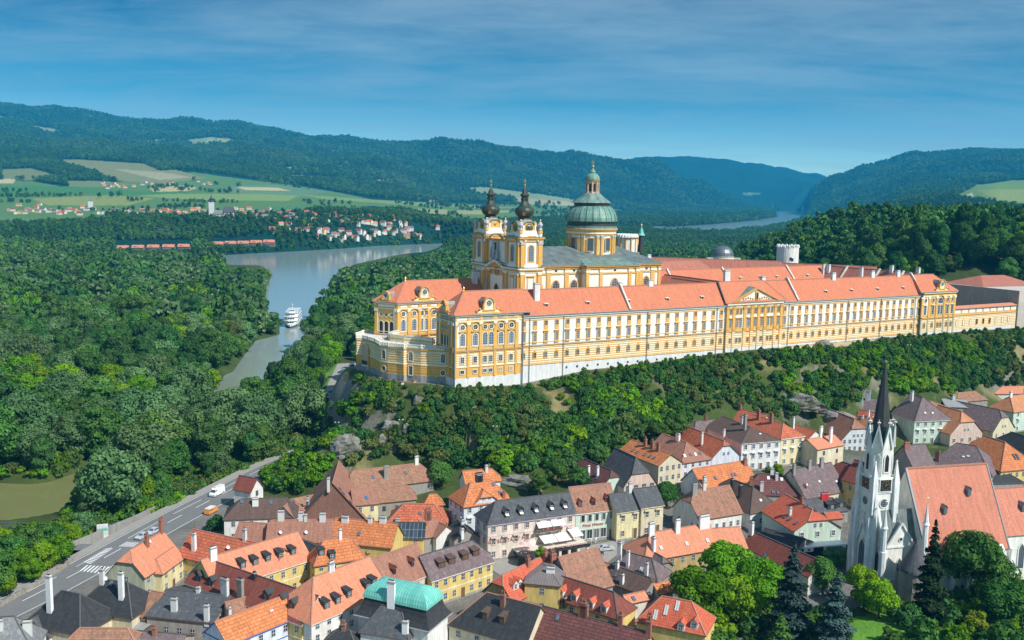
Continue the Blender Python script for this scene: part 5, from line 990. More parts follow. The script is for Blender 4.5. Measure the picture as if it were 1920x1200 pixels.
H('yellow house with dark red roof and four white gabled dormers',(1037,1118),(1158,1158),7.2,(1100,1094),'t_darkred','w_yellow',k=(1,.0),s=44,dm=[(1050,1119,'red'),(1075,1128,'red'),(1106,1141,'red'),(1131,1150,'red')],ch=((1058,1148,1,.6,'iron'),),win='F')
H('big gable roof of mottled old brown tiles near the hotel square',(1078,1114),(1149,1094),6.5,(1077,1037),'t_old','w_greywall',k=(1,1),s=48,ch=((1037,1064,2,1.4,'brick'),),win='')
H('long low chestnut roof with white chimneys behind the garden trees',(1127,1084),(1205,1113),5,(1176,1068),'t_brownslate','w_greywall',k=(1,.8),s=34,ch=((1157,1066,1.6,.8,'whitepaint'),(1166,1094,2,.9,'whitepaint')),sk=((1153,1082),),win='')
H('chestnut tiled ridge roof left of the mottled purple house',(1120,1068),(1160,1082),5.4,(1142,1056),'t_copperorange','w_greywall',k=(1,1),s=40,win='')
H('mottled purple slate house with two thin white chimneys',(1148,1068),(1233,1090),5.2,(1176,1035),'t_purple','w_greywall',k=(.3,0),s=44,ch=((1161,1052,4.4,1.,'whitepaint'),(1177,1062,3.6,.7,'whitepaint'),(1212,1080,3,.7,'whitepaint')),sk=((1201,1072,'m_light'),),win='')
H('large salmon hipped house with three big white chimneys above the garden',(1209,1050),(1350,1025),6.8,(1275,989),'t_salmon','w_ochre',k=(0,1),s=42,ch=((1221,1004,3.,1.5,'whitepaint'),(1270,999,3.2,1.3,'whitepaint'),(1320,990,3.,3.,'whitepaint')),sk=((1241,1032,'m_light'),(1289,1024,'m_light'),(1328,1018,'m_light')),win='F',fl=2)
H('salmon link roof between the hipped house and the long red barn',(1345,1030),(1400,1026),6,(1370,988),'t_salmon','w_ochre',k=(1,1),s=38,win='')
H('long dark red barn roof slanting down to the church garden',(1392,1022),(1516,1079),5.5,(1472,1022),'t_darkred','w_offwhite',k=(1,1),s=42,ch=((1408,1002,3.2,1.4,'whitepaint'),),sk=((1433,1045),),win='')
H('dim grey gabled house with purple roof between salmon house and garden tree',(1232,1064),(1262,1058),6,(1250,1044),'t_purple','w_stone',ax='y',k=(.5,.6),Lg=10,ch=((1288,1042,3.4,1.2,'whitepaint'),),win='')
H('small orange hipped roof at the foot of the garden tree',(1236,1112),(1262,1106),4.5,(1246,1090),'t_orange','w_offwhite',k=(1,1),s=40,win='')
H('low pinkish red roofs behind the yellow dormer house',(1178,1130),(1215,1122),4.8,(1190,1113),'t_salmon','w_offwhite',k=(1,1),s=32,sk=((1190,1127),),win='')
H('bright red hipped roof with three white skylights at the garden edge',(1194,1162),(1322,1188),6.4,(1236,1116),'t_brightred','w_yellow',k=(0,0),s=44,sk=((1227,1163,'m_light',2.2),(1247,1154,'m_light',2.2),(1268,1146,'m_light',2.2)),dm=[(1276,1186,'red'),(1301,1181,'red')],ch=((1218,1176,2.,1.,'brick'),),win='')
H('white blue-trimmed house with orange tiled roof, bottom left centre',(428,1207),(568,1150),7,(440,1151),'t_orange','w_bluewhite',k=(1,1),s=40,win='FR',trim='blue',surr='blue' if 0 else None,sk=((510,1148,'m_light',.5),))
H('small orange-brown hipped roof behind the blue-trimmed house',(432,1153),(490,1138),6,(470,1117),'t_mottled','w_peach',k=(1,1),s=40,ch=((431,1166,2,.6),),win='')
H('slate pyramid roof in front of the turquoise copper dome',(676,1181),(765,1196),8,(732,1136),'t_slate','w_white',k=(0,0),s=52,ch=((669,1172,5.,1.6,'whitepaint'),(760,1186,2,1.2,'whitepaint')),win='')
H('dark slate lower roof at the bottom edge left of the pyramid',(596,1212),(670,1222),5,(640,1180),'t_charcoal','w_white',k=(0,0),s=40,ch=((600,1190,1,.8,'brick'),),win='')
# middle rows
H('long brown tiled house with jerkinhead gable and small chimneys',(500,1016),(621,1014),6.4,(560,974),'t_brown','w_greywall',k=(.8,1),s=44,ch=((499,978,1.8,1.2),(527,975,2.2,1.6),(573,976,1.4,.7),(605,977,1.8,1.6)),dish=((527,1004),(575,1003)),win='')
H('brown tiled wing with dark slate gable beside the road',(440,1010),(506,1014),6,(486,980),'t_brown','t_brownslate',k=(1,1),s=40,win='')
H('orange tiled house with three squat white chimneys in line',(618,1013),(733,1025),6.4,(680,975),'t_orange','w_yellow',k=(1,1),s=44,ch=((647,979,1.2,1.8,'whitepaint'),(694,980,1.2,1.,'whitepaint'),(718,980,1.2,1.7,'whitepaint')),sk=((672,1006),),win='')
H('yellow house with glazed solar roof in front of the brown roofs',(735,1007),(794,1008),5.6,(765,979),'solar','w_yellow',k=(1,1),s=38,win='F',fl=2,ws=4)
H('brown mottled roof strip right of the glazed solar roof',(796,1006),(826,1002),5,(800,974),'t_brown','w_greywall',k=(1,1),s=42,ch=((762,972,2.4,1.8,'brick'),(812,972,2.,1.1,'brick')),win='')
H('white gabled house with one window between solar roof and hotel',(818,1007),(856,997),5,(842,985),'t_brown','w_white',ax='y',k=(1,1),Lg=9,win='F',fl=1,wk={'F':1})
H('charcoal gable and low roof with flower pots beside the hotel',(852,1012),(900,1006),5,(873,992),'t_charcoal','w_greywall',ax='y',k=(1,1),Lg=8,ch=((866,1004,1.4,1.4,'whitepaint'),(800,1010,1,1)),win='')
H('small brown tiled hips with white chimneys behind the pink house',(690,1034),(722,1030),4.5,(706,1022),'t_mottled','w_white',k=(.5,.5),s=42,ch=((699,1034,1.8,1.3,'whitepaint'),(716,1028,2.4,1.2,'whitepaint')),win='')
H('wide red-orange hipped roof in the middle of the old town',(728,977),(838,979),5.2,(780,944),'t_red','w_yellow',k=(0,0),s=40,sk=((788,966),),ch=((745,980,1,1.),),win='')
H('small steep orange hip peeking up behind the wide red-orange roof',(795,946),(832,944),5,(812,926),'t_orange','w_white',k=(0,0),s=48,win='')
H('big brown shingled gable with white, blue and yellow windows',(560,977),(688,975),3.2,(627,905),'t_brown','shingle',ax='y',k=(1,1),Lg=22,ch=((616,914,2.6,1.5,'plaster'),(577,948,2.2,1.4,'plaster')),sk=((640,920),(646,928),(660,944)),win='')
GX,gi=_r=H('purple-brown hipped roof on a white house beside the main road',(420,972),(556,967),7,(490,934),'t_purple' if 0 else 't_brownslate','w_white',k=(0,.2),s=40,ch=((479,948,1.7,1.6,'whitepaint'),),sk=((508,946),(453,944)),win='F',fl=2,wk={'F':4})
H('brown gable with two skylights attached to the roadside house',(552,970),(570,955),6.6,(552,934),'t_brown','w_white',k=(1,1),s=44,sk=((549,949),(553,942)),win='')
H('low orange tiled strip behind the brown shingled gable',(553,949),(592,941),4.6,(575,930),'t_mottled','w_white',k=(1,1),s=36,win='')
H('tiny white chapel-like tower house with steep dark red roof beside the road',(470,921),(493,912),6.2,(483,897),'t_darkred','w_white',ax='y',k=(1,1),Lg=6.5,win='F',fl=2,wk={'F':1},wsize=(1.1,1.6),frame='wood',cat='tower house')
H('long barn-like house with weathered pink-brown roof under the rock',(664,917),(813,899),5.2,(725,875),'t_mottled','w_greywall',k=(.7,.3),s=42,ch=((724,897,3.6,1.4,'w_stone'),(781,870,2.2,1.1,'whitepaint')),sk=((700,898),(762,890)),win='R',fl=1)
H('weathered pink-brown roof on a low stone house with rounded end',(708,941),(780,934),4.4,(742,911),'t_mottled','w_stone',k=(1,.4),s=40,win='F',fl=1,frame=None,wk={'F':3})
H('yellow walled house with one blue skylight next to the stone house',(664,946),(709,942),7,(683,915),'t_brown','w_paleyellow',k=(1,1),s=40,sk=((688,937,'blueglass'),),win='F',fl=2,wk={'F':2})
H('tall white house with striped orange hipped roof and half-hipped cross gable',(870,949),(954,936),9.6,(908,900),'t_orange','w_bluewhite',k=(0,.2),s=45,ch=((902,898,2.,2.2,'iron'),(925,898,1.6,1.2,'iron'),(944,932,1.,.8,'brick')),sk=((926,912),(938,927)),win='FL',fl=3,surr='w_white')
H('orange rear roof of the tall white house below the cliff',(874,905),(938,899),9.6,(912,879),'t_orange','w_white',k=(1,.3),s=44,ch=((912,884,1.6,.8),),win='')
H('white dormer block with half hip on the tall orange roofed house',(890,943),(934,937),10,(907,918),'t_orange','w_bluewhite',ax='y',k=(.45,1),Lg=9,win='F',fl=3,wk={'F':2},gwin=2)
HOT,hi_=H('long cream hotel with slate roof, five dormers and white awnings',(915,983),(1079,961),10.2,(995,931),'t_slate','w_hotel',k=(0,1),s=45,dm=[(950,969,'slate'),(977,965,'slate'),(1005,961,'slate'),(1034,957,'slate'),(1059,953,'slate')],win='FL',fl=3,wk={'F':8,'L':2},surr='w_pink',cat='hotel',name='hotel',trim='w_lilac',dormw=1.6)
PIZ,pi_=H('mint green restaurant house with steep mottled tile roof and three red dormers',(1080,961),(1156,952),8.8,(1099,910),'t_old','w_mint',k=(1,1),s=52,dm=[(1088,951,'dred'),(1113,948,'dred'),(1138,942,'dred')],ch=((1171,912,.1,.1),) if 0 else (),win='',cat='restaurant',trim='w_white',dormw=1.2)
H('cream house with slate roof and round-arched ground floor, left half',(1157,960),(1203,953),8.6,(1175,922),'t_slate','w_paleyellow',k=(1,1),s=44,ch=((1181,922,2.4,1.,'plaster'),),win='F',fl=2,wk={'F':2},surr='w_cream',trim='w_cream')
H('cream house with slate roof and round-arched ground floor, right half',(1203,951),(1244,945),9.2,(1210,914),'t_slate','w_cream',k=(1,1),s=44,ch=((1153,920,2.4,1.1),) if 0 else (),win='F',fl=2,wk={'F':2},surr='w_cream',trim='w_paleyellow')
H('dark maroon roofed mint house with two white chimneys at the cliff foot',(1132,908),(1170,902),4.6,(1150,882),'t_maroon','w_mint',ax='y',k=(.55,.3),Lg=19,ch=((1103,892,3.,.9,'whitepaint'),(1120,892,2.8,.9,'whitepaint')),sk=((1106,898),(1118,899)),win='F',fl=1,wk={'F':2})
H('pinkish gabled house with steep slate roof and light tiled half hip',(1170,911),(1230,903),5.,(1187,857),'t_slate','w_pink',ax='y',k=(.45,1),Lg=15,win='F',fl=2,wk={'F':4},surr='greenshut')
H('cream gabled house with three brick chimneys along its orange roof',(1235,872),(1279,865),9.4,(1257,851),'t_orange','w_cream',ax='y',k=(1,1),Lg=20,ch=((1210,836,2,1.,'brick'),(1223,840,2,1.2,'brick'),(1234,845,2,1.2,'brick')),sk=((1185,847),(1192,850),(1207,855),(1216,858),(1225,861)),win='F',fl=3,wk={'F':4})
H('white house with brown hipped front roof and four skylights in a row',(1279,867),(1333,859),8.6,(1286,829),'t_brown','w_bluewhite',ax='y',k=(0,1),Lg=18,ch=((1271,826,2,1.6,'whitepaint'),),sk=((1285,858,'whitepaint'),(1296,856),(1305,855,'whitepaint'),(1314,853)),win='F',fl=3,wk={'F':4})
H('white gabled house with large striped red roof behind the long orange roof',(1334,859),(1388,853),5.6,(1362,826),'t_red','w_bluewhite',ax='y',k=(.75,1),Lg=23,ch=((1316,834,4,.5),),win='F',fl=1,wk={'F':3},gwin=2)
H('white town house with blue shuttered windows and patchy grey roof',(1391,831),(1464,825),9.8,(1415,801),'t_greyslate' if 0 else 't_brownslate','w_white',ax='y',k=(0,1),Lg=24,ch=((1396,806,5.,1.3,'w_greywall'),(1357,820,2.2,.9),(1410,796,2.4,1.2)),sk=((1426,815,'whitepaint',.5),),win='F',fl=3,wk={'F':5},surr='w_bluewhite',trim='w_offwhite')
H('bright yellow town house with red-brown hipped roof',(1465,822),(1508,816),10,(1464,794),'t_red','w_yellow' if 0 else 'w_paleyellow',ax='y',k=(0,1),Lg=20,ch=((1422,786,3,1.2,'brick'),(1446,793,3,1.2,'brick')),win='F',fl=3,wk={'F':3},trim='w_white',surr='w_white')
H('low house with faded pink roof at the foot of the wooded slope',(1302,807),(1364,800),3,(1332,787),'t_purple','w_offwhite',k=(0,0),s=34,ch=((1301,788,1.4,1.,'brick'),(1336,785,1.4,.9,'brick')),win='')
H('red-brown roof with raised white verge behind the patchy grey roof',(1374,789),(1424,800),4.4,(1398,769),'t_red','w_offwhite',k=(1,1),s=42,ch=((1387,768,1.6,1.2,'brick'),),win='')
H('white gabled house with brown roof and tall white chimney with cap',(1508,829),(1549,823),4.6,(1535,807),'t_red','w_white',ax='y',k=(1,1),Lg=16,ch=((1486,806,5,1.3,'whitepaint'),),win='')
H('old stone house under a pale salmon roof with tall white chimney',(1533,842),(1582,833),7.6,(1546,818),'t_salmon','w_cream',k=(1,1),s=28,ch=((1557,829,5,1.1,'whitepaint'),(1553,802,3.5,1.2,'whitepaint')),win='F',fl=2,wk={'F':2},frame=None)
H('blue-white gabled house with brown half-hipped roof left of the church spire',(1579,823),(1638,820),5.6,(1592,785),'t_brown','w_bluewhite',ax='y',k=(.55,1),Lg=22,sk=((1600,804,'blueglass'),),win='F',fl=2,wk={'F':6},gwin=3)
H('striped red roof with slim white chimneys directly behind the church spire',(1598,795),(1650,806),4.6,(1625,770),'t_red','w_offwhite',k=(1,.5),s=42,ch=((1616,797,3.6,.9,'whitepaint'),(1628,782,2.4,.8,'whitepaint')),win='')
H('bright orange half-hip right behind the spire base',(1630,816),(1654,811),5,(1640,785),'t_copperorange','w_paleyellow',ax='y',k=(.3,1),Lg=9,win='')
H('dark purple hipped roof with two tall chimneys below the cliff',(1592,772),(1652,779),4,(1640,747),'t_purple','w_greywall',k=(0,.6),s=42,ch=((1614,764,4,1.1,'w_mint'),(1627,750,3.6,1.8,'w_bluewhite')),win='')
H('large mint-white town house with purple pyramid roof',(1715,789),(1785,786),10,(1727,744),'t_purple','w_mint',ax='y',k=(0,1),Lg=15,ch=((1709,752,4,1.6,'whitepaint'),),sk=((1735,776,'whitepaint',.6),(1749,776,'whitepaint',.6)),win='F',fl=3,wk={'F':5},surr='w_white',trim='w_white')
H('pink house with orange half-hipped gable right of the mint town house',(1782,813),(1842,808),5.6,(1803,771),'t_copperorange','w_pink',ax='y',k=(.55,1),Lg=16,win='F',fl=1,wk={'F':4},gwin=2,surr='w_offwhite')
H('small brown hipped roof behind the mint town house',(1744,770),(1786,766),4,(1757,752),'t_brown','w_pink',ax='y',k=(0,1),Lg=10,win='')
H('flat grey metal roofed house near the slope on the right',(1775,762),(1820,764),3.6,(1797,748),'m_grey','w_beige',k=(1,1),s=14,ch=((1788,750,2.2,1.1,'plaster'),),win='')
H('cream gabled house with flower windows and long purple roof',(1862,808),(1902,800),4.6,(1883,768),'t_purple','w_cream',ax='y',k=(.65,1),Lg=24,win='F',fl=1,wk={'F':3},gwin=2)
H('mint town house with copper-orange roof at the right edge',(1901,772),(1985,760),9.4,(1930,738),'t_copperorange','w_mint',k=(0,1),s=42,ch=((1862,742,2.,1.2,'whitepaint'),(1873,741,2.,1.6,'whitepaint'),(1895,744,2.,1.4,'whitepaint')),win='F',fl=3,wk={'F':5},surr='w_white')
H('long brown roofs at the wooded slope near the right edge',(1797,753),(1852,748),4,(1822,734),'t_mottled','w_greywall',k=(0,0),s=38,win='')
H('low pale pink roof at the right edge under the trees',(1868,738),(1955,737),4,(1905,724),'t_salmon','w_offwhite',k=(1,1),s=24,win='')
H('charcoal slate roof cut by the right edge of the photo',(1862,824),(1990,868),6,(1905,812),'t_charcoal','w_beige',k=(0,0),s=40,win='')
H('yellow house with large orange roof, roof dormer and arched gallery',(1877,882),(1950,876),7.6,(1881,829),'t_copperorange' if 0 else 't_orange','w_yellow',ax='y',k=(0,.6),Lg=19,sk=((1905,863,'solar',2.5),(1911,863,'solar',2.5)),win='FL',fl=2,wk={'F':6,'L':3})
H('big purple slate hipped roof with a smoking chimney behind the church',(1737,870),(1860,892),6,(1786,829),'t_purple','w_greywall',k=(0,0),s=42,ch=((1757,864,3.,1.4,'brick'),),sk=((1806,858,'whitepaint',.5),(1815,857,'whitepaint',.5)),win='')
H('purple gable roof with square brick chimney just right of the church tower',(1712,874),(1752,871),6,(1724,833),'t_purple','w_greywall',k=(1,1),s=46,ch=((1700,842,2.,2.,'brick'),),win='')
H('dark slate low roofs right of the church nave',(1858,905),(1918,903),4.4,(1885,884),'t_charcoal','w_greywall',k=(0,0),s=30,win='')
H('yellow house with dark red roof left of the church tower',(1580,898),(1642,916),8.4,(1605,862),'t_darkred','w_yellow',k=(1,1),s=42,ch=((1588,868,3.6,1.8),(1622,860,2.6,1.2)),win='F',fl=2,wk={'F':2})
H('dark red gable roof behind the large faded purple roof',(1546,885),(1580,898),7,(1560,858),'t_darkred','w_yellow',k=(.3,1),s=40,win='')
H('large faded pinkish-purple roof with three grey chimneys',(1512,933),(1587,918),4.8,(1522,873),'t_purple','w_cream',k=(1,1),s=46,ch=((1488,888,2.8,.8,'w_greywall'),(1517,880,2.6,1.2,'w_greywall'),(1540,876,2.6,1.3,'w_greywall')),sk=((1513,911,'whitepaint',.6),(1537,905,'whitepaint',.6),(1569,905,'whitepaint',.6)),win='F',fl=1,wk={'F':2})
H('dark maroon hipped roofs behind the white street houses',(1404,924),(1500,928),4.4,(1438,888),'t_maroon','w_beige',k=(.2,0),s=42,ch=((1408,910,2,1.,'brick'),(1428,920,2.6,1.),(1450,886,1.6,1.),(1456,900,2,.8)),sk=((1441,900,'whitepaint'),(1466,902,'whitepaint'),(1450,926),(1459,927)),win='')
H('maroon roof wing stepping down beside the grey slate dormers',(1470,930),(1514,936),4,(1480,899),'t_maroon','w_beige',k=(1,.2),s=40,ch=((1509,922,1.6,1.,'brick'),),win='')
H('long vivid orange roof on a white house in the second street',(1319,916),(1417,899),5.4,(1347,871),'t_orange','w_bluewhite',k=(1,1),s=43,ch=((1397,872,1.6,1.2,'brick'),(1321,911,2.6,1.2,'plaster')),sk=((1343,900),(1374,894),(1380,893)),win='L',fl=1,wk={'L':1})
H('white house with half-hipped patched brown roof and long window bands',(1311,973),(1391,960),5.4,(1335,914),'t_old','w_white',k=(.55,1),s=45,ch=((1302,928,3.,1.6,'w_greywall'),(1320,918,2,1.)),win='FL',fl=1,wk={'F':6,'L':2})
H('white corner house with dark brown pyramid roof and slim chimneys',(1407,961),(1462,950),5.6,(1411,913),'t_brownslate','w_white',ax='y',k=(0,.6),Lg=17,ch=((1372,926,4.4,.9,'iron'),(1387,932,3.6,.8,'iron')),sk=((1427,941,'whitepaint',.7),),win='FL',fl=1,wk={'F':4,'L':2})
MIN,mi_=H('mint green shop house with bright red half-hipped roof',(1489,995),(1577,988),6.6,(1527,955),'t_brightred','w_mint',ax='y',k=(.55,1),Lg=17,ch=((1481,966,2.,.9),(1523,946,1.6,1.2,'brick')),sk=((1470,972),(1478,976),(1490,984),(1509,952),(1530,961,'iron')),win='F',fl=2,wk={'F':3},surr='w_white',gwin=2,cat='shop')
H('grey slate roof with two stepped dormers behind the mint shop',(1500,962),(1590,955),4,(1540,934),'t_slate','w_greywall',k=(0,0),s=38,ch=((1543,936,1.6,1.4,'red'),(1550,936,1.6,1,'red')),dm=[(1560,955,'flat'),(1577,952,'flat')],win='F',fl=1,dormw=3)
H('low dark slate roof tucked between red barn and mint shop',(1418,1012),(1490,1032),3.4,(1452,994),'t_charcoal','w_greywall',k=(1,1),s=22,win='')
H('small low red roof right behind the mint shop',(1555,972),(1580,970),4,(1560,960),'t_brightred','w_greywall',k=(1,1),s=22,win='')
# --- turquoise copper roof block
def gcopper():
    z=0
    for _ in range(8): x,y=atz(735,1166,z+9.5); z=.5*z+.5*g1(x,y)
    ze=z+9.5; a=Vector((*atz(668,1152,ze),0)); b=Vector((*atz(803,1183,ze),0)); Ln=(b-a).length; ex=(b-a)/Ln; rz=atan2(ex.y,ex.x); W=9.
    r=thing('copper_roof_house','white block with slate skirt and turquoise rounded copper roof','house',(a.x,a.y,ze),rz)
    mb=MB(); mb.box(.3,Ln-.3,.3,W-.3,-14,0,'w_white',bot=False); mb.box(.1,Ln-.1,.1,W-.1,-.5,0,'w_offwhite'); mb.build('wall',r)
    mb=MB(); mb.frust(Ln/2,W/2,Ln/2,W/2,[(-.5,-.05),(-.4,.15),(.3,1.),(.8,2.),(1.2,3.6),(.95,3.7)],['w_greywall','t_charcoal','t_charcoal','t_charcoal','m_dark']); mb.build('skirt_roof',r)
    mb=MB(); mb.frust(Ln/2,W/2,Ln/2,W/2,[(.9,3.6),(1.,4.2),(1.35,5.1),(2.,5.9),(2.9,6.5),(3.8,6.75),(4.3,6.8)],['m_copper']*7); mb.build('roof',r)
gcopper()
# --- hotel trimmings: awnings, balcony, terrace with flowers, lettering; dimensions in the hotel's own frame
def text(body,parent,loc,size,mat,rz=0,ext=.04,spacing=1.):
    c=bpy.data.curves.new('lettering','FONT'); c.body=body; c.size=size; c.extrude=ext; c.align_x='CENTER'; c.align_y='CENTER'; c.space_character=spacing; c.materials.append(M[mat])
    tmp=bpy.data.objects.new('tmp',c); me=bpy.data.meshes.new_from_object(tmp); bpy.data.objects.remove(tmp); o=bpy.data.objects.new('lettering',me); COL.objects.link(o); o.parent=parent; o.location=loc; o.rotation_euler=(pi/2,0,rz); return o
hL=hi_['L']; u_=lambda p:hL*(p-915)/164.
text('HOTEL STADT MELK',HOT,(u_(956),-.12,-5.0),1.35,'brick',spacing=1.12)
for p0_,p1_,z1,dp in ((1003,1030,-1.3,1.6),(1030,1056,-1.3,1.6),(1008,1036,-5.0,3.4),(1036,1062,-5.,3.4),(1062,1084,-4.2,3.6)):
    mb=MB(); a,b_=u_(p0_)+.1,u_(p1_)-.1; mb.poly([(a,-.1,z1),(b_,-.1,z1),(b_,-dp,z1-.9),(a,-dp,z1-.9)],'awning'); mb.poly([(a,-dp,z1-.9),(b_,-dp,z1-.9),(b_,-dp,z1-1.15),(a,-dp,z1-1.15)],'awning'); mb.build('awning',HOT)
RR=random.Random(3)
def flowers(mb,x0,x1,y,z,n):
    for i in range(n):
        x=x0+(x1-x0)*RR.random(); q=.12+.16*RR.random(); m_=RR.choice(['flower','flower','pinkcloth','fol_mid','red']); c=Vector((x,y-RR.random()*.35,z+RR.random()*.3)); d=[Vector((RR.uniform(-1,1),RR.uniform(-1,1),RR.uniform(-1,1)))*q for _ in range(3)]; mb.poly([tuple(c+e) for e in d],m_)
plain('fol_mid',(.06,.12,.03),.9)
mb=MB(); a,b_=u_(1001),u_(1050); mb.box(a,b_,-1.3,0,-3.9,-3.7,'w_greywall'); mb.box(a,b_,-1.35,-1.28,-3.7,-2.9,'wood'); flowers(mb,a,b_,-1.35,-3.1,160); mb.build('balcony',HOT)
mb=MB(); a,b_=u_(960),u_(1090); mb.box(a,b_,-5.5,0,-7.7,-7.3,'w_hotel'); mb.box(a,b_,-5.6,-5.5,-7.8,-6.9,'iron'); flowers(mb,u_(1000),b_,-5.6,-6.8,420); flowers(mb,a,u_(1000),-5.6,-6.8,80)
for i in range(8): x=a+.6+(b_-a-1.2)*i/7; mb.box(x-.35,x+.35,-5.4,-4.8,-10.2,-7.7,'w_offwhite')
mb.build('terrace',HOT); mb=MB(); mb.lathe(a+1.5,-5.8,[(2.2,-10.2),(2.2,-7.6),(2.4,-7.5),(2.4,-7)],14,['dark','w_greywall','iron']); mb.build('porch',HOT)
for p,col in ((972,'pinkcloth'),(980,'pinkcloth'),(985,'awning')):
    mb=MB(); mb.lathe(0,0,[(1.3,1.9),(.05,2.5)],8,col); mb.lathe(0,0,[(.05,0),(.05,2.)],5,'whitepaint'); x=hi_['O']+hi_['X']*u_(p)+hi_['Y']*(-3.2); tag(mb.build('parasol',None,(x.x,x.y,hi_['ze']-7.3)),'%s parasol on the %s part of the hotel terrace'%({'pinkcloth':'pink','awning':'white'}[col],{972:'left',980:'middle',985:'right'}[p]),'parasol',group='parasols of the hotel terrace')
pL=pi_['L']; v_=lambda p:pL*(p-1080)/76.
text('Pizza Milano',PIZ,(v_(1112),-.12,-4.05),1.05,'red',spacing=1.2)
for p in (1093,1106,1119,1132,1147): link('window',winmesh('rect',1.,1.9,surr='w_offwhite',sw=.12,bars=(1,1),frame='wood'),PIZ,(v_(p),-.03,-2.9))
for p in (1093,1106,1119,1132): link('window',winmesh('rect',1.6,2.6,surr='w_offwhite',sw=.15,bars=(1,0),frame='whitepaint'),PIZ,(v_(p),-.03,-7.9))
link('door',winmesh('rect',1.3,2.9,frame=None,surr='w_offwhite',sw=.12,glass='wood'),PIZ,(v_(1147),-.03,-8.8))
mb=MB(); mW=mi_['W']; mb.box(-3.2,.1,-.3,mW+.4,-6.6,-3.9,'dark'); mb.box(-3.3,-.0,-.3,mW+.4,-3.9,-3.6,'whitepaint'); mb.build('shopfront',MIN)
mb=MB(); mb.box(-3.42,-3.3,.4,mW*.5,-4.9,-3.75,'whitepaint'); mb.build('sign_panel',MIN); text('HARTLAUER',MIN,(-3.45,mW*.25,-4.3),.75,'iron',-pi/2)
mb=MB(); mb.box(-3.42,-3.3,mW*.72,mW*.92,-4.9,-3.75,'whitepaint'); mb.lathe(0,0,[(.01,0)],3,'red') if 0 else None; mb.build('sign_panel',MIN)
mb=MB(); mb.box(-3.5,-3.42,mW*.79,mW*.84,-4.6,-4.05,'red'); mb.build('emblem',MIN)
